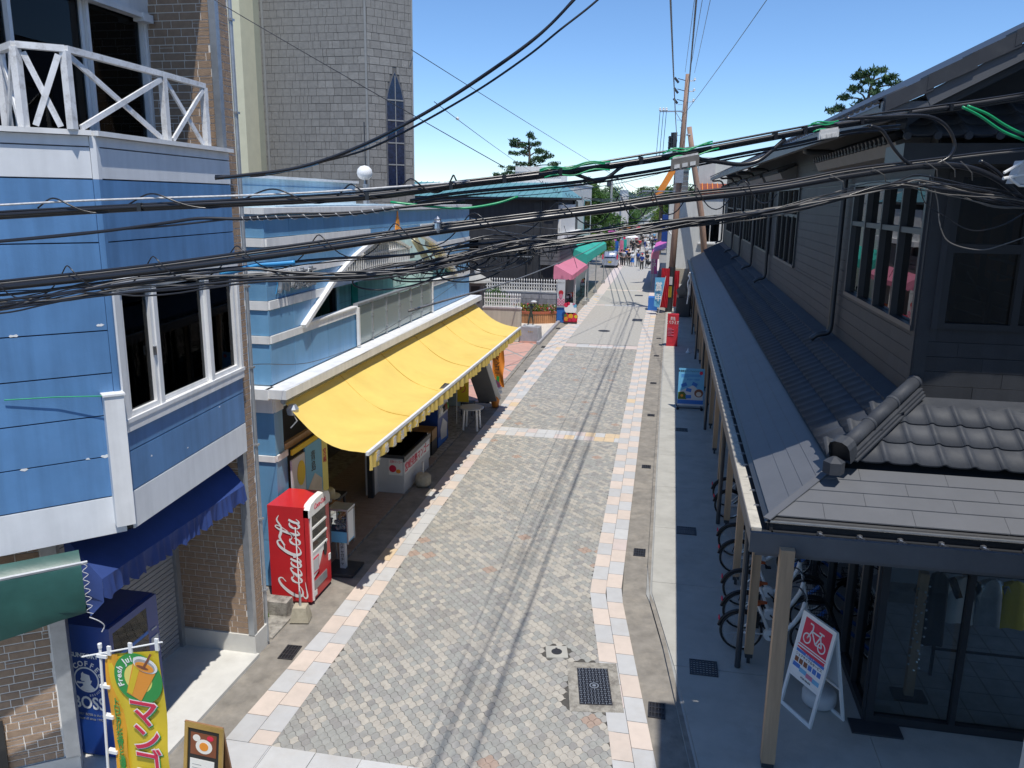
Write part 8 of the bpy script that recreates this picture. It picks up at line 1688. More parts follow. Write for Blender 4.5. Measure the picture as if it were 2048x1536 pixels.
# ---------------------------------------------------------------- people
def person(label, x, y, rz, top='pblack', legs='pblack', hair='pblack', hat=None, bag=None, pose=0, h=1.68, shorts=False, skirt=False, extra=None):
    t = thing('person', label, 'person', (x, y, 0), rz, 'people walking in the street'); k = h / 1.70; st = (.0, .16, .26, -.12)[pose % 4]; arm = (.06, .14, .25, .3)[pose % 4]
    J = [((0, 0, .92), (.13, .10)), ((0, 0, 1.08), (.115, .085)), ((0, 0, 1.30), (.16, .10)), ((0, 0, 1.42), (.10, .07)), ((0, .01, 1.50), (.05, .05)), ((0, .02, 1.58), (.082, .09)), ((0, .02, 1.66), (.07, .08)),
         ((.17, 0, 1.39), .055), ((.21, -st * .4, 1.13), .042), ((.20, arm, .92), .032), ((.20, arm + .05, .83), .035), ((-.17, 0, 1.39), .055), ((-.21, st * .4, 1.13), .042), ((-.20, arm * .6, .92), .032), ((-.20, arm * .6 + .05, .83), .035),
         ((.09, 0, .86), .095), ((.10, st * .6, .48), .062), ((.10, st * .7 - .04, .09), .042), ((.11, st * .7 + .10, .03), (.04, .03)), ((-.09, 0, .86), .095), ((-.10, -st * .5, .48), .062), ((-.10, -st * 1.1, .10), .042), ((-.11, -st * 1.1 + .12, .03), (.04, .03))]
    E = [(0, 1), (1, 2), (2, 3), (3, 4), (4, 5), (5, 6), (3, 7), (7, 8), (8, 9), (9, 10), (3, 11), (11, 12), (12, 13), (13, 14), (0, 15), (15, 16), (16, 17), (17, 18), (0, 19), (19, 20), (20, 21), (21, 22)]
    S_ = lambda js, g=0.0: [(tuple(c * k for c in p), tuple((q_ + g) * k for q_ in (r_ if isinstance(r_, tuple) else (r_, r_)))) for p, r_ in js]
    skin_body('body', S_(J), E, 'skin', t)
    sj = [J[i] for i in (0, 1, 2, 3, 7, 8, 11, 12)]; skin_body('shirt', S_(sj, .022), [(0, 1), (1, 2), (2, 3), (3, 4), (4, 5), (3, 6), (6, 7)], top, t)
    if skirt: mb = MB(); mb.lathe([(.15 * k, 1.0 * k), (.19 * k, .8 * k), (.25 * k, .5 * k), (.24 * k, .5 * k)], (0, 0, 0), 14); mb.build('skirt', legs, t, local=True)
    else:
        lj = [J[i] for i in (0, 15, 16, 17, 19, 20, 21)]
        if shorts: lj[3] = (tuple(Vector(lj[2][0]) + Vector((0, 0, -.03))), .06); lj[6] = (tuple(Vector(lj[5][0]) + Vector((0, 0, -.03))), .06)
        skin_body('trousers', S_(lj, .02), [(0, 1), (1, 2), (2, 3), (0, 4), (4, 5), (5, 6)], legs, t)
    mb = MB(); mb.lathe([(.085, -.06), (.105, 0), (.10, .07), (.06, .115), (.001, .125)], (0, .0, 1.63 * k), 12); mb.build('hair', hair, t, smooth=True, local=True)
    mb = MB(); mb.lathe([(.001, 0), (.02, .01), (.001, .03)], (0, .115 * k, 1.58 * k), 5); mb.build('nose', 'skin', t, local=True)
    if hat: mb = MB(); mb.lathe([(.17, -.01), (.17, .01), (.105, .02), (.10, .10), (.05, .13), (.001, .135)], (0, .02, 1.66 * k), 14); mb.build('hat', hat, t, smooth=True, local=True)
    for sx in (-.10, .10): mb = MB(); mb.box(sx * 1.05 - .045, sx * 1.05 + .045, -.12, .16, 0, .07); mb.v = [(a, b + (st * .7 if sx > 0 else -st * 1.1), c) for a, b, c in mb.v]; mb.build('shoe', 'pwhite' if pose % 2 else 'pblack', t, local=True)
    if bag: mb = MB(); mb.lathe([(.10, 0), (.155, .06), (.155, .32), (.08, .40)], (0, -.20, 1.0 * k), 12); ob = mb.build('backpack', bag, t, smooth=True, local=True)
    return t
P_ = person
P_('person in a pale grey suit jacket and dark trousers, walking away next to the car', -4.97, 89.4, 0.05, 'galv', 'pblack', pose=1, h=1.78)
P_('person in white hat with a pale backpack and denim skirt', -4.05, 89.7, 0.1, 'pwhite', 'pblue', hat='pwhite', bag='greyplas', pose=3, h=1.6, skirt=True)
P_('person in black beside the one with the white hat', -4.5, 91.0, 0, 'pblack', 'pblack', pose=0, h=1.72)
P_('person in black clothes at the rear corner of the car', -5.35, 91.3, .2, 'pblack', 'dark', pose=2, h=1.68)
P_('person with a dark navy hat near the car roof line', -5.1, 95.5, 0, 'machblue', 'dark', hat='machblue', pose=0, h=1.65)
P_('person in black cap and grey trousers walking left of the striding pair', -3.45, 90.0, 0, 'dmetal', 'greywall', hat='black', bag='machblue', pose=2, h=1.72)
P_('person in reddish cap and navy top nearest the camera', -2.86, 84.9, -.1, 'machblue', 'pblack', hat='redcloth', pose=1, h=1.7)
P_('person in black with a white scarf bending over a pram', -2.45, 88.9, .4, 'pblack', 'black', pose=3, h=1.64)
P_('person in white shirt and dark trousers beside the magenta banner', -1.75, 87.2, .2, 'pwhite', 'machblue', pose=0, h=1.66)
P_('child in an orange top on the left of the street', -5.35, 104.0, .1, 'orange', 'redcloth', pose=0, h=1.3)
P_('person in a black shirt and white shorts farther up the street', -4.2, 107.5, 0, 'pblack', 'pwhite', pose=1, h=1.72, shorts=True)
P_('person in a light grey shirt and dark shorts farther up the street', -2.95, 102.5, 0, 'greyplas', 'pblack', pose=2, h=1.7, shorts=True)
P_('person in pink trousers and white top by the stall on the right', -2.05, 106, 0, 'pwhite', 'pink', pose=1, h=1.62)
P_('person in a white shirt standing by the white parasol', -6.2, 104.5, .5, 'pwhite', 'beige', pose=0, h=1.66)
P_('person with black hair and pale trousers before the hanging clothes', -5.2, 96.5, 0, 'pwhite', 'beige', pose=1, h=1.6)
P_('person in dark clothes just behind the orange-topped child', -5.0, 112, 0, 'pblack', 'pblack', pose=1, h=1.7)
far = [(-4.4, 118, 'redcloth', 'pblack'), (-4.9, 120, 'pblack', 'greywall'), (-3.3, 119, 'pwhite', 'pwhite'), (-2.7, 122, 'dmetal', 'pblack'), (-3.9, 126, 'pwhite', 'machblue'), (-3.0, 130, 'pwhite', 'galv'), (-4.5, 134, 'pblack', 'pblack'), (-3.5, 137, 'greyplas', 'pblack'), (-2.4, 128, 'machblue', 'dark'), (-5.3, 128, 'pink', 'dark'), (-4.0, 143, 'pwhite', 'dark'), (-5.0, 141, 'dmetal', 'dark'), (-3.0, 146, 'psky', 'dark'), (-2.1, 114, 'pwhite', 'beige'), (-5.6, 118, 'dark', 'dark')]
nm = dict(redcloth='red', pblack='black', pwhite='white', dmetal='charcoal', greyplas='light grey', machblue='navy', pink='pink', psky='light blue', dark='dark', greywall='grey', galv='grey', beige='beige')
pos_ = ['behind the walkers in shorts', 'beside the left stalls', 'in the centre of the far crowd', 'on the right of the far crowd', 'ahead of the white-clad walker', 'deep in the far crowd', 'left in the farthest group', 'in the middle of the farthest group', 'by the right stall awning', 'by the left parasols', 'at the very end of the street', 'at the far left end of the street', 'at the far right end of the street', 'beside the white banner on the right', 'under the edge of the white parasol']
for k, (x, y, a, b) in enumerate(far): P_('person in %s top and %s trousers %s' % (nm[a], nm[b], pos_[k]), x, y, rnd.uniform(-.3, .3), a, b, pose=k, h=rnd.uniform(1.58, 1.78), hat='pwhite' if k % 4 == 2 else None)
t = thing('pram', 'black pram with large wheels pushed by the person with the white scarf', 'pram', (-2.25, 87.9, 0)); mb = MB(); mb.lathe([(.001, 0), (.22, .06), (.27, .3), (.2, .42)], (-2.25, 87.9, .35), 12); mb.build('seat', 'black', t); [MB().lathe([(.001, -.02), (.17, -.02), (.17, .02), (.001, .02)], (-2.25 + a, 87.9 + b, .17), 12, axis='x').build('wheel', 'rubber', t) for a in (-.25, .25) for b in (-.25, .25)]; mb = MB(); mb.bar((-2.5, 88.1, .4), (-2.4, 88.5, 1.0), .03, .03); mb.build('handle', 'galv', t)

# ---------------------------------------------------------------- trees, hill and the far end
def tuft_cloud(mb, c, r_, n, s_, q, flat=.5, upb=.6, keep=None):
    for _ in range(n):
        d = Vector((q.gauss(0, 1), q.gauss(0, 1), q.gauss(0, 1))); d.normalize(); rr = q.random() ** .4
        p = Vector((c[0] + d.x * r_[0] * rr, c[1] + d.y * r_[1] * rr, c[2] + d.z * r_[2] * rr))
        a = Vector((q.uniform(-1, 1), q.uniform(-1, 1), q.uniform(-.1, 1) * upb)).normalized(); b = a.cross(Vector((q.uniform(-1, 1), q.uniform(-1, 1), q.uniform(-1, 1)))).normalized()
        L = s_ * q.uniform(.6, 1.3); mb.add([p - a * L * .5 - b * L * .16, p + b * L * .22, p + a * L, p - b * L * .22], [(0, 1, 2, 3)])
def pine(label, base, trunk, pads, m='leafd', ns=1.0, seed=1, gp=None):
    t = thing('pine_tree', label, 'tree', base); q = random.Random(seed); b = Vector(base)
    T = [b + Vector(p) for p in trunk]; mb = MB(); TT = spline(T, 4); mb.tube(TT, [lerp(.34, .07, i / (len(TT) - 1)) for i in range(len(TT))], 8); mb.build('trunk', 'bark', t, smooth=True)
    cr = MB(); br = MB()
    for (x, y, z, rx, rz_) in pads:
        c = b + Vector((x, y, z)); st_ = min(TT, key=lambda p: abs(p.z - (c.z - .5)) + .0 * p.x); mid = (st_ + c) / 2 + Vector((0, 0, .12)); br.tube(spline([st_, mid, c - Vector((0, 0, rz_ * .4))], 4), [.08, .07, .07, .06, .05, .05, .04, .04, .03], 5)
        for k in range(int(10 * rx)):
            a = q.random() * 6.28; rr = q.random() ** .5
            cc = c + Vector((rx * rr * math.cos(a), rx * rr * .8 * math.sin(a), rz_ * q.uniform(-.6, .8) * (1 - rr * .5)))
            tuft_cloud(cr, cc, (.34, .34, .18), int(30 * ns), .22, q, upb=1.6)
    br.build('branch', 'bark', t); o = cr.build('crown', m, t); return t
pine('layered pine tree rising above the teal roof at the centre', (-14.0, 80, 0), [(0, 0, 0), (.2, 0, 5), (-.1, 0, 8), (.1, 0, 10.5), (.0, 0, 12.6)],
     [(-1.2, 0, 12.4, .55, .45), (.1, 0, 12.9, .6, .5), (.7, 0, 12.2, .5, .5), (-.4, 0, 12.0, .9, .4), (1.2, 0, 11.5, .8, .4), (-1.6, 0, 12.0, .45, .3), (-.9, 0, 11.3, 1.0, .4), (2.2, 0, 11.0, .7, .3), (.9, 0, 10.7, 1.2, .45), (2.6, 0, 10.3, .6, .3), (-.3, 0, 10.3, 1.0, .4), (-2.0, 0, 9.9, .8, .35), (-2.9, 0, 9.3, .6, .3), (-1.4, 0, 9.4, .9, .35), (1.9, 0, 9.6, .9, .4), (.3, 0, 9.3, 1.1, .4), (-3.3, 0, 8.9, .45, .25), (1.2, 0, 8.7, .9, .35), (-1.8, 0, 8.7, .9, .3), (-.2, 0, 8.2, 1.0, .35)], seed=3)
pine('pine tree top showing above the slate roof on the right', (12.2, 60, 0), [(0, 0, 0), (-.3, 0, 8), (-.1, 0, 12), (.2, 0, 14.8)],
     [(-.3, 0, 15.3, .6, .35), (.5, 0, 15.4, .7, .35), (1.2, 0, 15.1, .6, .3), (-.9, 0, 15.2, .4, .25), (.1, 0, 14.7, .8, .3), (1.5, 0, 14.7, .5, .25), (-.6, 0, 14.3, .7, .3), (.6, 0, 14.1, .8, .3), (-1.2, 0, 13.9, .5, .22), (.1, 0, 13.5, .8, .3), (-1.9, 0, 13.2, .5, .22), (-2.1, 0, 13.0, .35, .18), (1.2, 0, 13.3, .8, .3), (-.5, 0, 13.0, .6, .25)], seed=5)
def broad(label, c, r_, n, s_, m, seed, trunk=True, clumps=26, cat='tree', name='tree'):
    t = thing(name, label, cat, (c[0], c[1], 0)); q = random.Random(seed); cr = MB()
    for k in range(clumps):
        a, e = q.random() * 6.28, q.uniform(-.7, 1.3); cc = (c[0] + r_[0] * .7 * math.cos(a) * math.cos(e), c[1] + r_[1] * .7 * math.sin(a) * math.cos(e), c[2] + r_[2] * .75 * math.sin(e)); k_ = q.uniform(.25, .45)
        tuft_cloud(cr, cc, (r_[0] * k_, r_[1] * k_, r_[2] * k_), n, s_, q)
    cr.build('crown', m, t)
    if trunk: mb = MB(); mb.tube([(c[0], c[1], 0), (c[0] + .1, c[1], c[2])], [.3, .15], 7); mb.build('trunk', 'bark', t)
    return t
broad('leafy green tree behind the white plastered house on the left', (-9.3, 95, 6.2), (2.5, 2.5, 3.3), 130, .42, 'leaf', 4, clumps=34)
broad('low bush beside the sea green awning and the violet banner', (-7.8, 92, 2.0), (1.7, 1.6, 1.7), 70, .3, 'leafy', 5, False)
broad('green street tree behind the white parasol', (-9.2, 118, 3.0), (3.0, 2, 2.6), 80, .4, 'leaf', 6)
broad('bright olive roadside tree over the right side of the far street', (-1.2, 122, 3.9), (2.0, 2, 2.3), 90, .36, 'leafy', 7)
broad('dark roadside tree beside the far white house', (.4, 112, 6.0), (1.9, 2, 3.4), 80, .36, 'leaf', 8)
broad('dark tree clump at the left end of the far bridge', (-9.0, 165, 3.5), (2.6, 2, 3.2), 70, .5, 'leaf', 9)
t = thing('palm_tree', 'shaggy fan palm standing before the wooded hill', 'tree', (-1.6, 112, 0)); mb = MB(); mb.tube([(-1.6, 112, 0), (-1.55, 112, 8)], [.3, .22], 8); mb.build('trunk', 'bark', t); q = random.Random(6); mb = MB(); mb2 = MB()
for k in range(60):
    a = q.random() * 6.28; e = q.uniform(-1.1, 1.3); d = Vector((math.cos(a) * math.cos(e), math.sin(a) * math.cos(e), math.sin(e))); L = q.uniform(.9, 1.5); c = Vector((-1.55, 112, 7.7)); tip = c + d * L; 
    for j in range(7): w_ = (j - 3) * .12; sdd = d.cross(Vector((0, 0, 1))).normalized(); (mb if e > -.35 else mb2).add([c + d * L * .5, tip + sdd * w_ * 2.2 + Vector((0, 0, -.25 * abs(w_) * 3)), tip + sdd * (w_ + .05) * 2 + Vector((0, 0, -.05))], [(0, 1, 2)])
mb.build('crown', 'leafy', t); mb2.build('dead_fronds', 'gold', t)
FBG = thing('far_house', 'pale concrete house with a rooftop tank and balcony rail, halfway to the hill', 'house', (-8.5, 131, 0)); mb = MB(); mb.box(-10.2, -7.2, 130, 138, 0, 6.6); mb.box(-7.9, -7.0, 129.5, 132, 0, 8.0); mb.build('wall', 'plaster', FBG); mb = MB(); mb.box(-8.3, -7.1, 131, 133, 6.6, 8.6); mb.build('tank', 'galv', FBG); mb = MB(); [mb.bar((-10.1 + k * .25, 130, 6.6), (-10.1 + k * .25, 130, 7.3), .03, .03) for k in range(9)]; mb.bar((-10.1, 130, 7.3), (-7.9, 130, 7.3), .05, .05); mb.build('rail', 'galv', FBG); [(MB().box(-9.8 + 1.2 * k, -9.1 + 1.2 * k, 129.94, 130, 3.2, 4.6).build('window', 'gstain', FBG)) for k in range(2)]
t = thing('far_house', 'low grey gabled house left of the far stalls', 'house', (-11, 140, 0)); mb = MB(); mb.add([(-17, 140, 0), (-8.5, 140, 0), (-8.5, 148, 0), (-17, 148, 0), (-17, 140, 1.8), (-8.5, 140, 4.6), (-8.5, 148, 4.6), (-17, 148, 1.8)], [(0, 1, 5, 4), (1, 2, 6, 5), (2, 3, 7, 6), (3, 0, 4, 7), (4, 5, 6, 7)]); mb.build('wall', 'plaster2', t); mb = MB(); mb.box(-10.6, -9.6, 139.9, 140, 2.2, 3.2); mb.build('window', 'gstain', t)
t = thing('far_utility_pole', 'distant utility pole with a transformer against the sky', 'utility pole', (-9.2, 125, 0)); mb = MB(); mb.tube([(-9.2, 125, 0), (-9.2, 125, 10.6)], .16, 8); mb.build('shaft', 'conc', t); mb = MB(); mb.lathe([(.3, 0), (.3, .8)], (-9.65, 125, 9.0), 10); mb.bar((-9.9, 125, 10.2), (-8.3, 125, 10.2), .08, .08); mb.build('transformer', 'dmetal', t)
BG = thing('far_bridge', 'sloping white causeway with dark railings rising at the end of the street', 'bridge', (-7, 215, 0)); mb = MB(); mb.add([(-12, 200, .0), (-4.0, 215, 5.0), (-3.5, 215, 5.2), (-3.5, 215, 1.4), (-12, 200, -3)], [(0, 1, 2, 3, 4)]); mb.bar((-12, 200, .2), (-3.6, 215, 5.2), .4, .3); mb.build('deck', 'plaster2', BG); mb = MB(); [mb.bar((lerp(-12, -3.6, k / 22), lerp(199.5, 214.5, k / 22), lerp(.3, 5.3, k / 22)), (lerp(-12, -3.6, k / 22), lerp(199.5, 214.5, k / 22), lerp(1.3, 6.3, k / 22)), .1, .1) for k in range(23)]; mb.build('railing', 'greywall', BG)
hb = MB(); q = random.Random(12); vs = []; nx, ny = 70, 16
def hz(x, y):
    e = 11.8 + 1.1 * math.sin(x * .06 + 1) + .8 * math.sin(x * .17) + .5 * math.sin(x * .41) ; return e * max(0, min(1, (y - 285) / 95)) ** .7
for i in range(nx + 1):
    for j in range(ny + 1):
        x = lerp(-160, 90, i / nx); y = lerp(285, 430, j / ny); vs.append((x, y, hz(x, y) + q.uniform(-.6, .6) - 1.5))
hb.add(vs, [(i * (ny + 1) + j, (i + 1) * (ny + 1) + j, (i + 1) * (ny + 1) + j + 1, i * (ny + 1) + j + 1) for i in range(nx) for j in range(ny)]); struct(hb.build('hill', 'hillleaf'))
wd = MB()
for k in range(420):
    x = q.uniform(-75, 45); y = q.uniform(290, 385); r_ = q.uniform(2.0, 3.6); tuft_cloud(wd, (x, y, hz(x, y) + q.uniform(-1.0, .5)), (r_, r_, r_ * .55), 46, 1.0, q)
o = wd.build('woodland', 'hillleaf'); o['kind'] = 'stuff'; o['label'] = 'dense green woodland covering the far hill'; 
mw = MB()
for k in range(160):
    x = q.uniform(-40, 6); y = q.uniform(190, 270); r_ = q.uniform(1.4, 2.6); tuft_cloud(mw, (x, y, q.uniform(.5, 4.5 + (y - 190) * .03)), (r_, r_, r_ * .8), 44, .7, q)
o = mw.build('woodland', 'leaf'); o['kind'] = 'stuff'; o['label'] = 'band of nearer trees at the foot of the hill'

# ================================================================ OVERHEAD CABLES
CS = .52
def cable(name, label, pts, r_, m, n=6, seg=7, group='overhead cables', wob=0.0, cat='cable'):
    P = spline(pts, n); q = random.Random(len(label))
    if wob: P = [p + Vector((0, 0, wob * CS * math.sin(i * .55 + q.random()))) for i, p in enumerate(P)]
    mb = MB(); mb.tube(P, r_ * CS, seg); o = mb.build(name, m, smooth=True); tag(o, label, cat, group); return o
def off(pts, dz=0, dy=0): return [(x, y + dy * CS, z + dz * CS) for x, y, z in pts]
CB = CABLES
cable('power_cable', 'thickest black sleeved cable sweeping across the whole street', CB['main_sleeve'], .030, 'cable', 8, 12)
cable('support_wire', 'thin dark messenger wire running just above the thickest sleeved cable', CB['main_messenger'], .012, 'cable')
cable('support_wire', 'second messenger wire hugging the top of the thickest sleeved cable', off(CB['main_messenger'], -.022, .03), .010, 'cableg')
def helix(name, label, pts, rad, turns, r_, m, ecc=1.0, i0=0.0, i1=1.0, sc=None):
    sc = CS if sc is None else sc; rad *= sc; r_ *= sc
    P = spline(pts, 30); P = P[int(i0 * (len(P) - 1)):int(i1 * (len(P) - 1))]; out_ = []
    for i, p in enumerate(P):
        a = 2 * math.pi * turns * i / len(P); out_.append(p + Vector((.25 * rad * math.cos(a * 1.0), rad * .6 * math.cos(a), rad * ecc * math.sin(a))))
    mb = MB(); mb.tube(out_, r_, 5); return tag(mb.build(name, m, smooth=True), label, 'cable', 'overhead cables')
names = ['black communication cable, uppermost of the sagging bunch', 'black communication cable in the middle of the sagging bunch', 'black communication cable, lowest of the sagging bunch', 'black communication cable that ends mid-street under the sleeve']
for k, nme in enumerate(('b1', 'b2', 'b3', 'b4')):
    cable('communication_cable', names[k], CB[nme], .013, 'cable', wob=.006)
    for j in range(3 if k < 3 else 1):
        q = random.Random(k * 9 + j); P = [(x, y + q.uniform(-.03, .03), z + q.uniform(-.03, .028)) for x, y, z in CB[nme]]
        cable('communication_cable', ['thin', 'slim', 'fine', 'narrow', 'slender'][j] + ' black strand straying around the ' + ['uppermost', 'middle', 'lowest', 'short'][k] + ' sagging cable', P, q.choice((.005, .006, .008)), q.choice(('cable', 'cable', 'cableg')), wob=.01)
helix('lashing_wire', 'dark lashing wire looping wide around the sagging bunch', [((a[0] + b[0]) / 2, (a[1] + b[1]) / 2, (a[2] + b[2]) / 2) for a, b in zip(CB['main_sleeve'][:9], CB['main_sleeve'][:9])], .13, 13, .006, 'cable', i0=.04, i1=.9)
CB['main_low'] = off(CB['main_sleeve'], -.12)
# tangle of spare loops left of the street centre
for k in range(9):
    q = random.Random(40 + k); c = Vector(CB['b2'][6]).lerp(Vector(CB['b2'][8]), q.random()) + Vector((0, q.uniform(-.05, .05), q.uniform(-.06, .03))); dr = (Vector(CB['b2'][8]) - Vector(CB['b2'][6])).normalized()
    a_, b_ = q.uniform(.12, .35), q.uniform(.025, .08); P = [c + dr * a_ * math.cos(t) + Vector((0, .02 * math.sin(2 * t), b_ * math.sin(t))) for t in [6.283 * i / 12 for i in range(13)]]
    cable('cable_loop', '%s black spare cable loop hanging left of the street centre' % ('widest', 'second', 'third', 'flat', 'lowest', 'tight', 'crossing', 'loose', 'last')[k], P, .008, 'cable', group='spare cable loops')
CB['coil'] = [CB['b3'][5], CB['b3'][6], CB['b3'][7], CB['b3'][8]]
helix('coiled_hanger', 'long row of black hanger coils below the sagging bunch', [(x - .02, y + .04, z - .05) for x, y, z in CB['b2'][6:9]], .085, 26, .006, 'cable', 1.0)
helix('coiled_hanger', 'pale row of hanger rings receding towards the charcoal house', [(-1.35, 4.0, 6.42), (-1.5, 9, 6.2), (-1.75, 20, 5.95), (-1.9, 32, 6.1), (-1.95, 44, 6.6), (-1.9, 53, 7.15)], .075, 150, .007, 'cableg', 1.0, sc=1)
helix('coiled_hanger', 'ring hangers running above the street to the utility pole', [(-7.2, 40, 8.3), (-6.4, 50, 7.3), (-4, 53, 7.0), (-1.8, 53, 7.3)], .12, 40, .012, 'cable', 1.0, sc=1)
o = cable('cable_cover', 'bright blue plastic cover on the sagging bunch at the left', [tuple(Vector(CB['b4'][2]).lerp(Vector(CB['b4'][3]), t) + Vector((0, -.03, -.015 - .015 * math.sin(3 * t)))) for t in (.85, 1.0)] + [tuple(Vector(CB['b4'][3]).lerp(Vector(CB['b4'][4]), t) + Vector((0, -.03, .0))) for t in (.25, .5, .72)], .024, 'cabblue')
cable('communication_cable', 'heavy black upper cable, second highest across the street', CB['upper_bundle'], .019, 'cable', 7, 9)
cable('communication_cable', 'upper black cable lashed to the heavy upper cable', off(CB['upper_bundle'], -.022, .03), .018, 'cable', 7, 8)
cable('communication_cable', 'lower grey-black cable of the heavy upper cable group', off(CB['upper_bundle'], .012, .05), .014, 'cableg', 7, 8)
cable('support_wire', 'topmost dark wire of the upper cable group', CB['upper_bundle2'], .011, 'cable', 7)
cable('support_wire', 'white stranded wire in front of the blue house', CB['white_rope'], .010, 'rope', 7)
helix('lashing_wire', 'black lashing wire wrapped around the white stranded wire', [tuple(Vector(a).lerp(Vector(b), .5)) for a, b in zip(CB['white_rope'], [CB['upper_bundle'][1], CB['upper_bundle'][2], CB['upper_bundle'][3], CB['upper_bundle'][4], CB['upper_bundle'][5], CB['upper_bundle'][6]][:7] + [CB['upper_bundle'][6]])], .075, 5.5, .008, 'cable', i0=.12, i1=.95)
cable('communication_cable', 'black cable crossing the middle of the blue house wall', CB['mid1'], .015, 'cable'); cable('communication_cable', 'thinner black cable just under the one crossing the blue house wall', CB['mid2'], .009, 'cable')
mm = CB['mid1'][-3:]; helix('lashing_wire', 'pale tie wire twisted around the cable above the tiled shop', CB['mid1'][5:9], .022, 14, .005, 'rope')
cable('communication_cable', 'black slack loop under the upper cable group near the pine tree', CB['loop1'], .018, 'cable'); cable('communication_cable', 'lower dark cable running beneath the upper cable group', CB['lower_upper'], .017, 'cable', 7); cable('communication_cable', 'second lower dark cable beneath the upper cable group', off(CB['lower_upper'], -.03, .02), .010, 'cable', 7)
cable('communication_cable', 'thick dark cable sagging right of the utility pole', CB['sag'], .022, 'cable', 7, 9)
cable('service_cable', 'black service cable climbing to the top edge of the view', CB['up1'], .015, 'cable', 7); cable('service_cable', 'blue wrapped service cable twisted with the climbing black one', CB['up1b'], .010, 'cable', 7); cable('service_cable', 'thinner service cable climbing right of the blue wrapped one', CB['up2'], .011, 'cable', 7)
mb = MB(); P = spline(CB['up1b'], 7)
for k in (2, 4, 9, 12, 19, 22): mb.tube(P[k:k + 4], .0062, 6)
tag(mb.build('cable_wrap', 'cabblue'), 'blue wraps on the climbing service cable', 'cable wrap')
cable('support_wire', 'hair-thin wire slanting across the grey tower', CB['thin1'], .004, 'cable')
for k, nme in enumerate(('circ1', 'circ2')): cable('cable_loop', ['large black cable arc in front of the slate hood tiles', 'smaller black cable arc left of the slate hood tiles'][k], CB[nme], .017, 'cable', 8, 9)
for k, nme in enumerate(('green_r', 'green_r2')): cable('communication_cable', ['upper green cable drooping at the right edge', 'lower green cable drooping at the right edge'][k], CB[nme], .014, 'cabgreen')
cable('communication_cable', 'thick black cable curving down at the right edge', CB['right_arc'], .02, 'cable'); cable('service_cable', 'long thin wire drooping before the upper front window', CB['cat1'], .006, 'cableg'); cable('service_cable', 'short thin wire drooping before the upper front window', CB['cat2'], .006, 'cable')
cable('service_cable', 'thin twisted wire sagging in front of the shop cornice', CB['shop_drop'], .011, 'cable', wob=.004)
def seg(nme, a, b, dz, r_, m, label, dy=-.03):
    P = spline(CB[nme], 12); n = len(P); Q = [p + Vector((0, dy * CS, dz * CS + .008 * math.sin(i * .8))) for i, p in enumerate(P[int(a * n):int(b * n)])]; mb = MB(); mb.tube(Q, r_ * CS, 7); return tag(mb.build('green_cable', m, smooth=True), label, 'cable', 'green cable lengths')
for (a, b, w_) in ((.42, .49, 'near the teal roof'), (.545, .60, 'left of the utility pole'), (.685, .725, 'before the slate eave')):
    for j, dz in enumerate((.03, .045, -.035)): seg('upper_bundle', a + .004 * j, b + .003 * j, dz, .008, 'cabgreen', ['upper', 'topmost', 'lower'][j] + ' green cable length ' + w_)
cable('green_cable', 'green cable dipping beside the shop parapet corner', [tuple(Vector(CB['mid1'][-1]) + Vector(p)) for p in ((-.35, -.12, -.01), (-.15, -.05, -.03), (0, 0, -.035), (.15, .05, -.01), (.25, .1, .025))], .012, 'cabgreen')
def boxat(nme, t, size, m, label, dz=0.0):
    size = [v * CS for v in size]; dz *= CS
    P = spline(CB[nme], 12); p = P[int(t * len(P))]; d = (P[int(t * len(P)) + 1] - p).normalized(); th_ = thing('splice_box', label, 'splice box', tuple(p)); mb = MB(); mb.obox(p + Vector((0, -.02, dz)), d * size[0] / 2, Vector((0, size[1] / 2, 0)), Vector((0, 0, size[2] / 2))); mb.build('case', m, th_)
    mb = MB(); [mb.obox(p + d * (size[0] * (k - 1) * .28) + Vector((0, -.02 - size[1] / 2, dz - size[2] * .2)), d * .015, Vector((0, .006, 0)), Vector((0, 0, .01))) for k in range(3)]; mb.obox(p + Vector((0, -.02, dz + size[2] / 2 + .005)), d * size[0] * .45, Vector((0, size[1] * .4, 0)), Vector((0, 0, .005))); mb.build('clamp', 'rope', th_); return th_
boxat('upper_bundle', .575, (.30, .10, .11), 'cableg', 'grey splice box under the green cables left of the utility pole', -.10); boxat('upper_bundle', .715, (.22, .09, .08), 'greyplas', 'pale splice box with clamps before the slate eave', -.085)
WH = ['far left over the blue wall', 'over the blue wall centre', 'over the blue wall edge', 'before the tiled shop stripes', 'before the globe lamp', 'before the grey tower foot', 'over the teal roof', 'near the utility pole', 'right of the utility pole', 'before the slate eave', 'before the hood tiles', 'before the upper front window']
for nme, ts, lb_ in (('upper_bundle', (.05, .13, .24, .33, .39, .44, .52, .64, .68, .75, .80, .85), ['dark clamp on the upper cable group, ']), ('main_sleeve', (.30,), 'bolted clamp standing on the thickest sleeved cable')):
    P = spline(CB[nme], 12)
    for k, t_ in enumerate(ts):
        mb = MB(); p = P[int(t_ * len(P))]
        if nme == 'main_sleeve': mb.lathe([(.016, -.02), (.018, 0), (.016, .025), (.026, .03), (.016, .038), (.018, .045), (.001, .06)], tuple(p + Vector((0, 0, .015))), 8)
        else: mb.obox(p, Vector((.009, .003, 0)), Vector((-.005, .018, 0)), Vector((0, 0, .019)))
        tag(mb.build('cable_clamp', 'silver' if nme == 'main_sleeve' else 'cable'), lb_ if len(ts) == 1 else lb_[0] + WH[k], 'clamp', 'cable clamps')
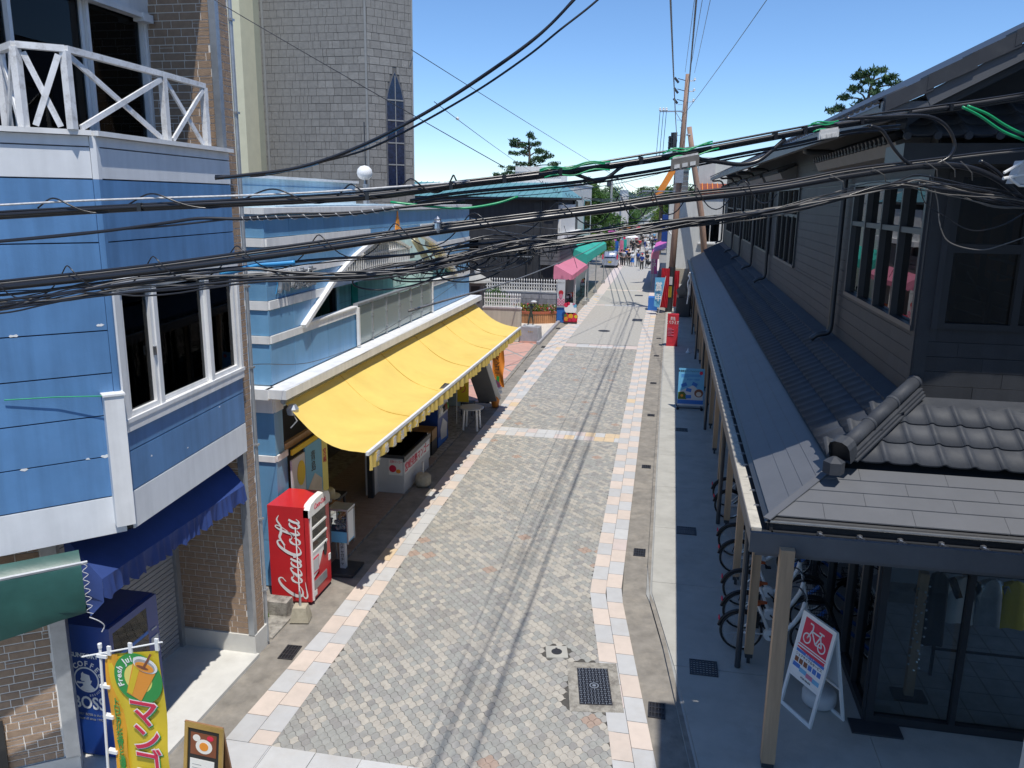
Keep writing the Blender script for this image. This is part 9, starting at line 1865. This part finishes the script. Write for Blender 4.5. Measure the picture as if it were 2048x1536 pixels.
# ties round the sleeve on the right
for k, t_ in enumerate((.42, .60, .64, .70, .73, .77)):
    P = spline(CB['main_sleeve'], 12); p = P[int(t_ * len(P))]; d = (P[int(t_ * len(P)) + 1] - p).normalized(); mb = MB(); mb.tube([p - d * .04 + Vector((0, -.02, .022)), p + Vector((0, -.025, 0)), p + d * .04 + Vector((0, -.02, -.025)), p + d * .055 + Vector((0, 0, -.06))], .0027, 5); tag(mb.build('tie_wire', 'cableg'), 'tie wire round the sleeved cable, ' + ['before the white plaster house', 'before the far hill end', 'left of the slate windows', 'over the nearest downpipe', 'over the tall side windows', 'at the corner of the building'][k], 'tie wire')
# bracket and box at the right edge
t = thing('cable_bracket', 'white metal cable bracket with a pale splice case at the right edge', 'bracket', (1.9, 4.9, 7.2)); mb = MB(); e = Vector((.49, .18, 0)); p0 = Vector((1.72, 4.88, 7.17)); mb.tube([p0, p0 + e * .35 + Vector((0, 0, .1)), p0 + e * .62 + Vector((0, 0, .095)), p0 + e * .9 + Vector((0, 0, .18))], .008, 7); mb.tube([p0 + Vector((0, 0, -.03)), p0 + e * .3, p0 + e * 1.0 + Vector((0, 0, .1))], .009, 7); mb.tube([p0 + Vector((.025, 0, -.025)), p0 + e * .2 + Vector((0, 0, -.065)), p0 + e * .5 + Vector((0, 0, -.07))], .007, 7); mb.build('arm', 'whitemetal', t)
mb = MB(); mb.obox(p0 + e * .62 + Vector((0, .025, .005)), e * .48, Vector((-.01, .03, 0)), Vector((.015, 0, .06))); mb.build('case', 'greyplas', t)
# distant wires from the poles
def wires(label, a, b, sag, r_, n=1, dx=(.0, 0, .0), grp='distant wires'):
    for k in range(n):
        A_, B_ = Vector(a) + Vector(dx) * k, Vector(b) + Vector(dx) * k; P = [A_.lerp(B_, t) + Vector((0, 0, -sag * 4 * t * (1 - t))) for t in [i / 14 for i in range(15)]]; mb = MB(); mb.tube(P, r_, 5)
        tag(mb.build('overhead_wire', 'cable'), (label if n == 1 else ['first', 'second', 'third', 'fourth', 'fifth'][k] + ' ' + label), 'wire', grp)
wires('of the high wires leading up from the tall utility pole top', (.25, 53, 14.6), (.55, -20, 14.6), .6, .013, 3, (.28, 0, -.02))
wires('wire leaving the pole towards the top right corner', (.2, 53, 12.0), (5.5, 10, 16.5), .3, .014)
wires('of the low street wires between pole and camera side', (.0, 53, 10.6), (-.45, -20, 10.9), .5, .02, 2, (.42, 0, .0))
wires('very thin line slanting from the grey tower to the white house', (-9.95, 31, 12.4), (-3.5, 90, 8.0), .1, .016)
wires('very thin line with a white joint slanting to the pine tree', (-8.2, 28, 10.2), (-11.5, 70, 9.0), .1, .014)
wires('of the lines running from the pole to the distant pole', (-1.9, 53, 7.6), (-9.2, 125, 10.0), 1.2, .03, 4, (.45, 0, -.02))
wires('of the lines running from the pole across to the white house', (-1.7, 53, 7.6), (-7.0, 66, 7.2), .3, .02, 3, (.3, 0, -.1))
wires('cable dropping from the charcoal roof corner to the shop parapet', (-6.7, 48, 4.8), (-6.6, 26.7, 6.1), .05, .014); wires('pale stay between shop parapet and charcoal house', (-6.6, 26.7, 6.35), (-6.5, 48.5, 5.3), .05, .018)
wires('wire over the pink awning', (-5.6, 50, 2.9), (-6.3, 48.6, 5.5), .0, .015); wires('diagonal wire crossing above the street to the right pole', (.1, 53, 9.0), (-7.2, 22, 6.9), .4, .016)
t = thing('wire_joint', 'small white joint on the thin line against the sky', 'insulator', (-8.55, 32.5, 10.0)); mb = MB(); mb.lathe([(.001, 0), (.07, .04), (.07, .1), (.001, .14)], (-8.56, 32.5, 10.0), 8); mb.build('joint', 'whitemetal', t)
# tall neighbouring building outside the frame on the right: the crossing cables end on it and it shades the near walkway
t = thing('neighbour_building', 'tall plastered building just outside the right edge that shades the near walkway', 'building', (6, 2, 0)); mb = MB(); mb.box(3.0, 12, -6, 6.4, 0, 12.5); mb.build('wall', 'plaster2', t); mb = MB(); mb.box(2.95, 12, -6, 6.42, 12.5, 12.6); mb.build('parapet', 'trim', t)
for k in range(4):
    for z in (1.0, 4.4, 7.6): mb = MB(); mb.box(2.96, 3.0, -4.5 + k * 2.7, -3.2 + k * 2.7, z, z + 1.5); wn = mb.build('window', 'whitemetal', t); mb = MB(); mb.box(2.94, 2.96, -4.4 + k * 2.7, -3.3 + k * 2.7, z + .08, z + 1.42); mb.build('pane', 'gdark', wn)
for nme in ('main_sleeve', 'upper_bundle', 'b2'):
    a = Vector(CB[nme][-1]); cable('communication_cable', {'main_sleeve': 'end of the thickest sleeved cable beyond the right edge', 'upper_bundle': 'end of the heavy upper cable beyond the right edge', 'b2': 'end of the sagging bunch beyond the right edge'}[nme], [tuple(a), tuple(a.lerp(Vector((3.0, 5.6, 6.8)), .5)), (3.0, 5.6, 6.8)], .03, 'cable')

flush_texts()
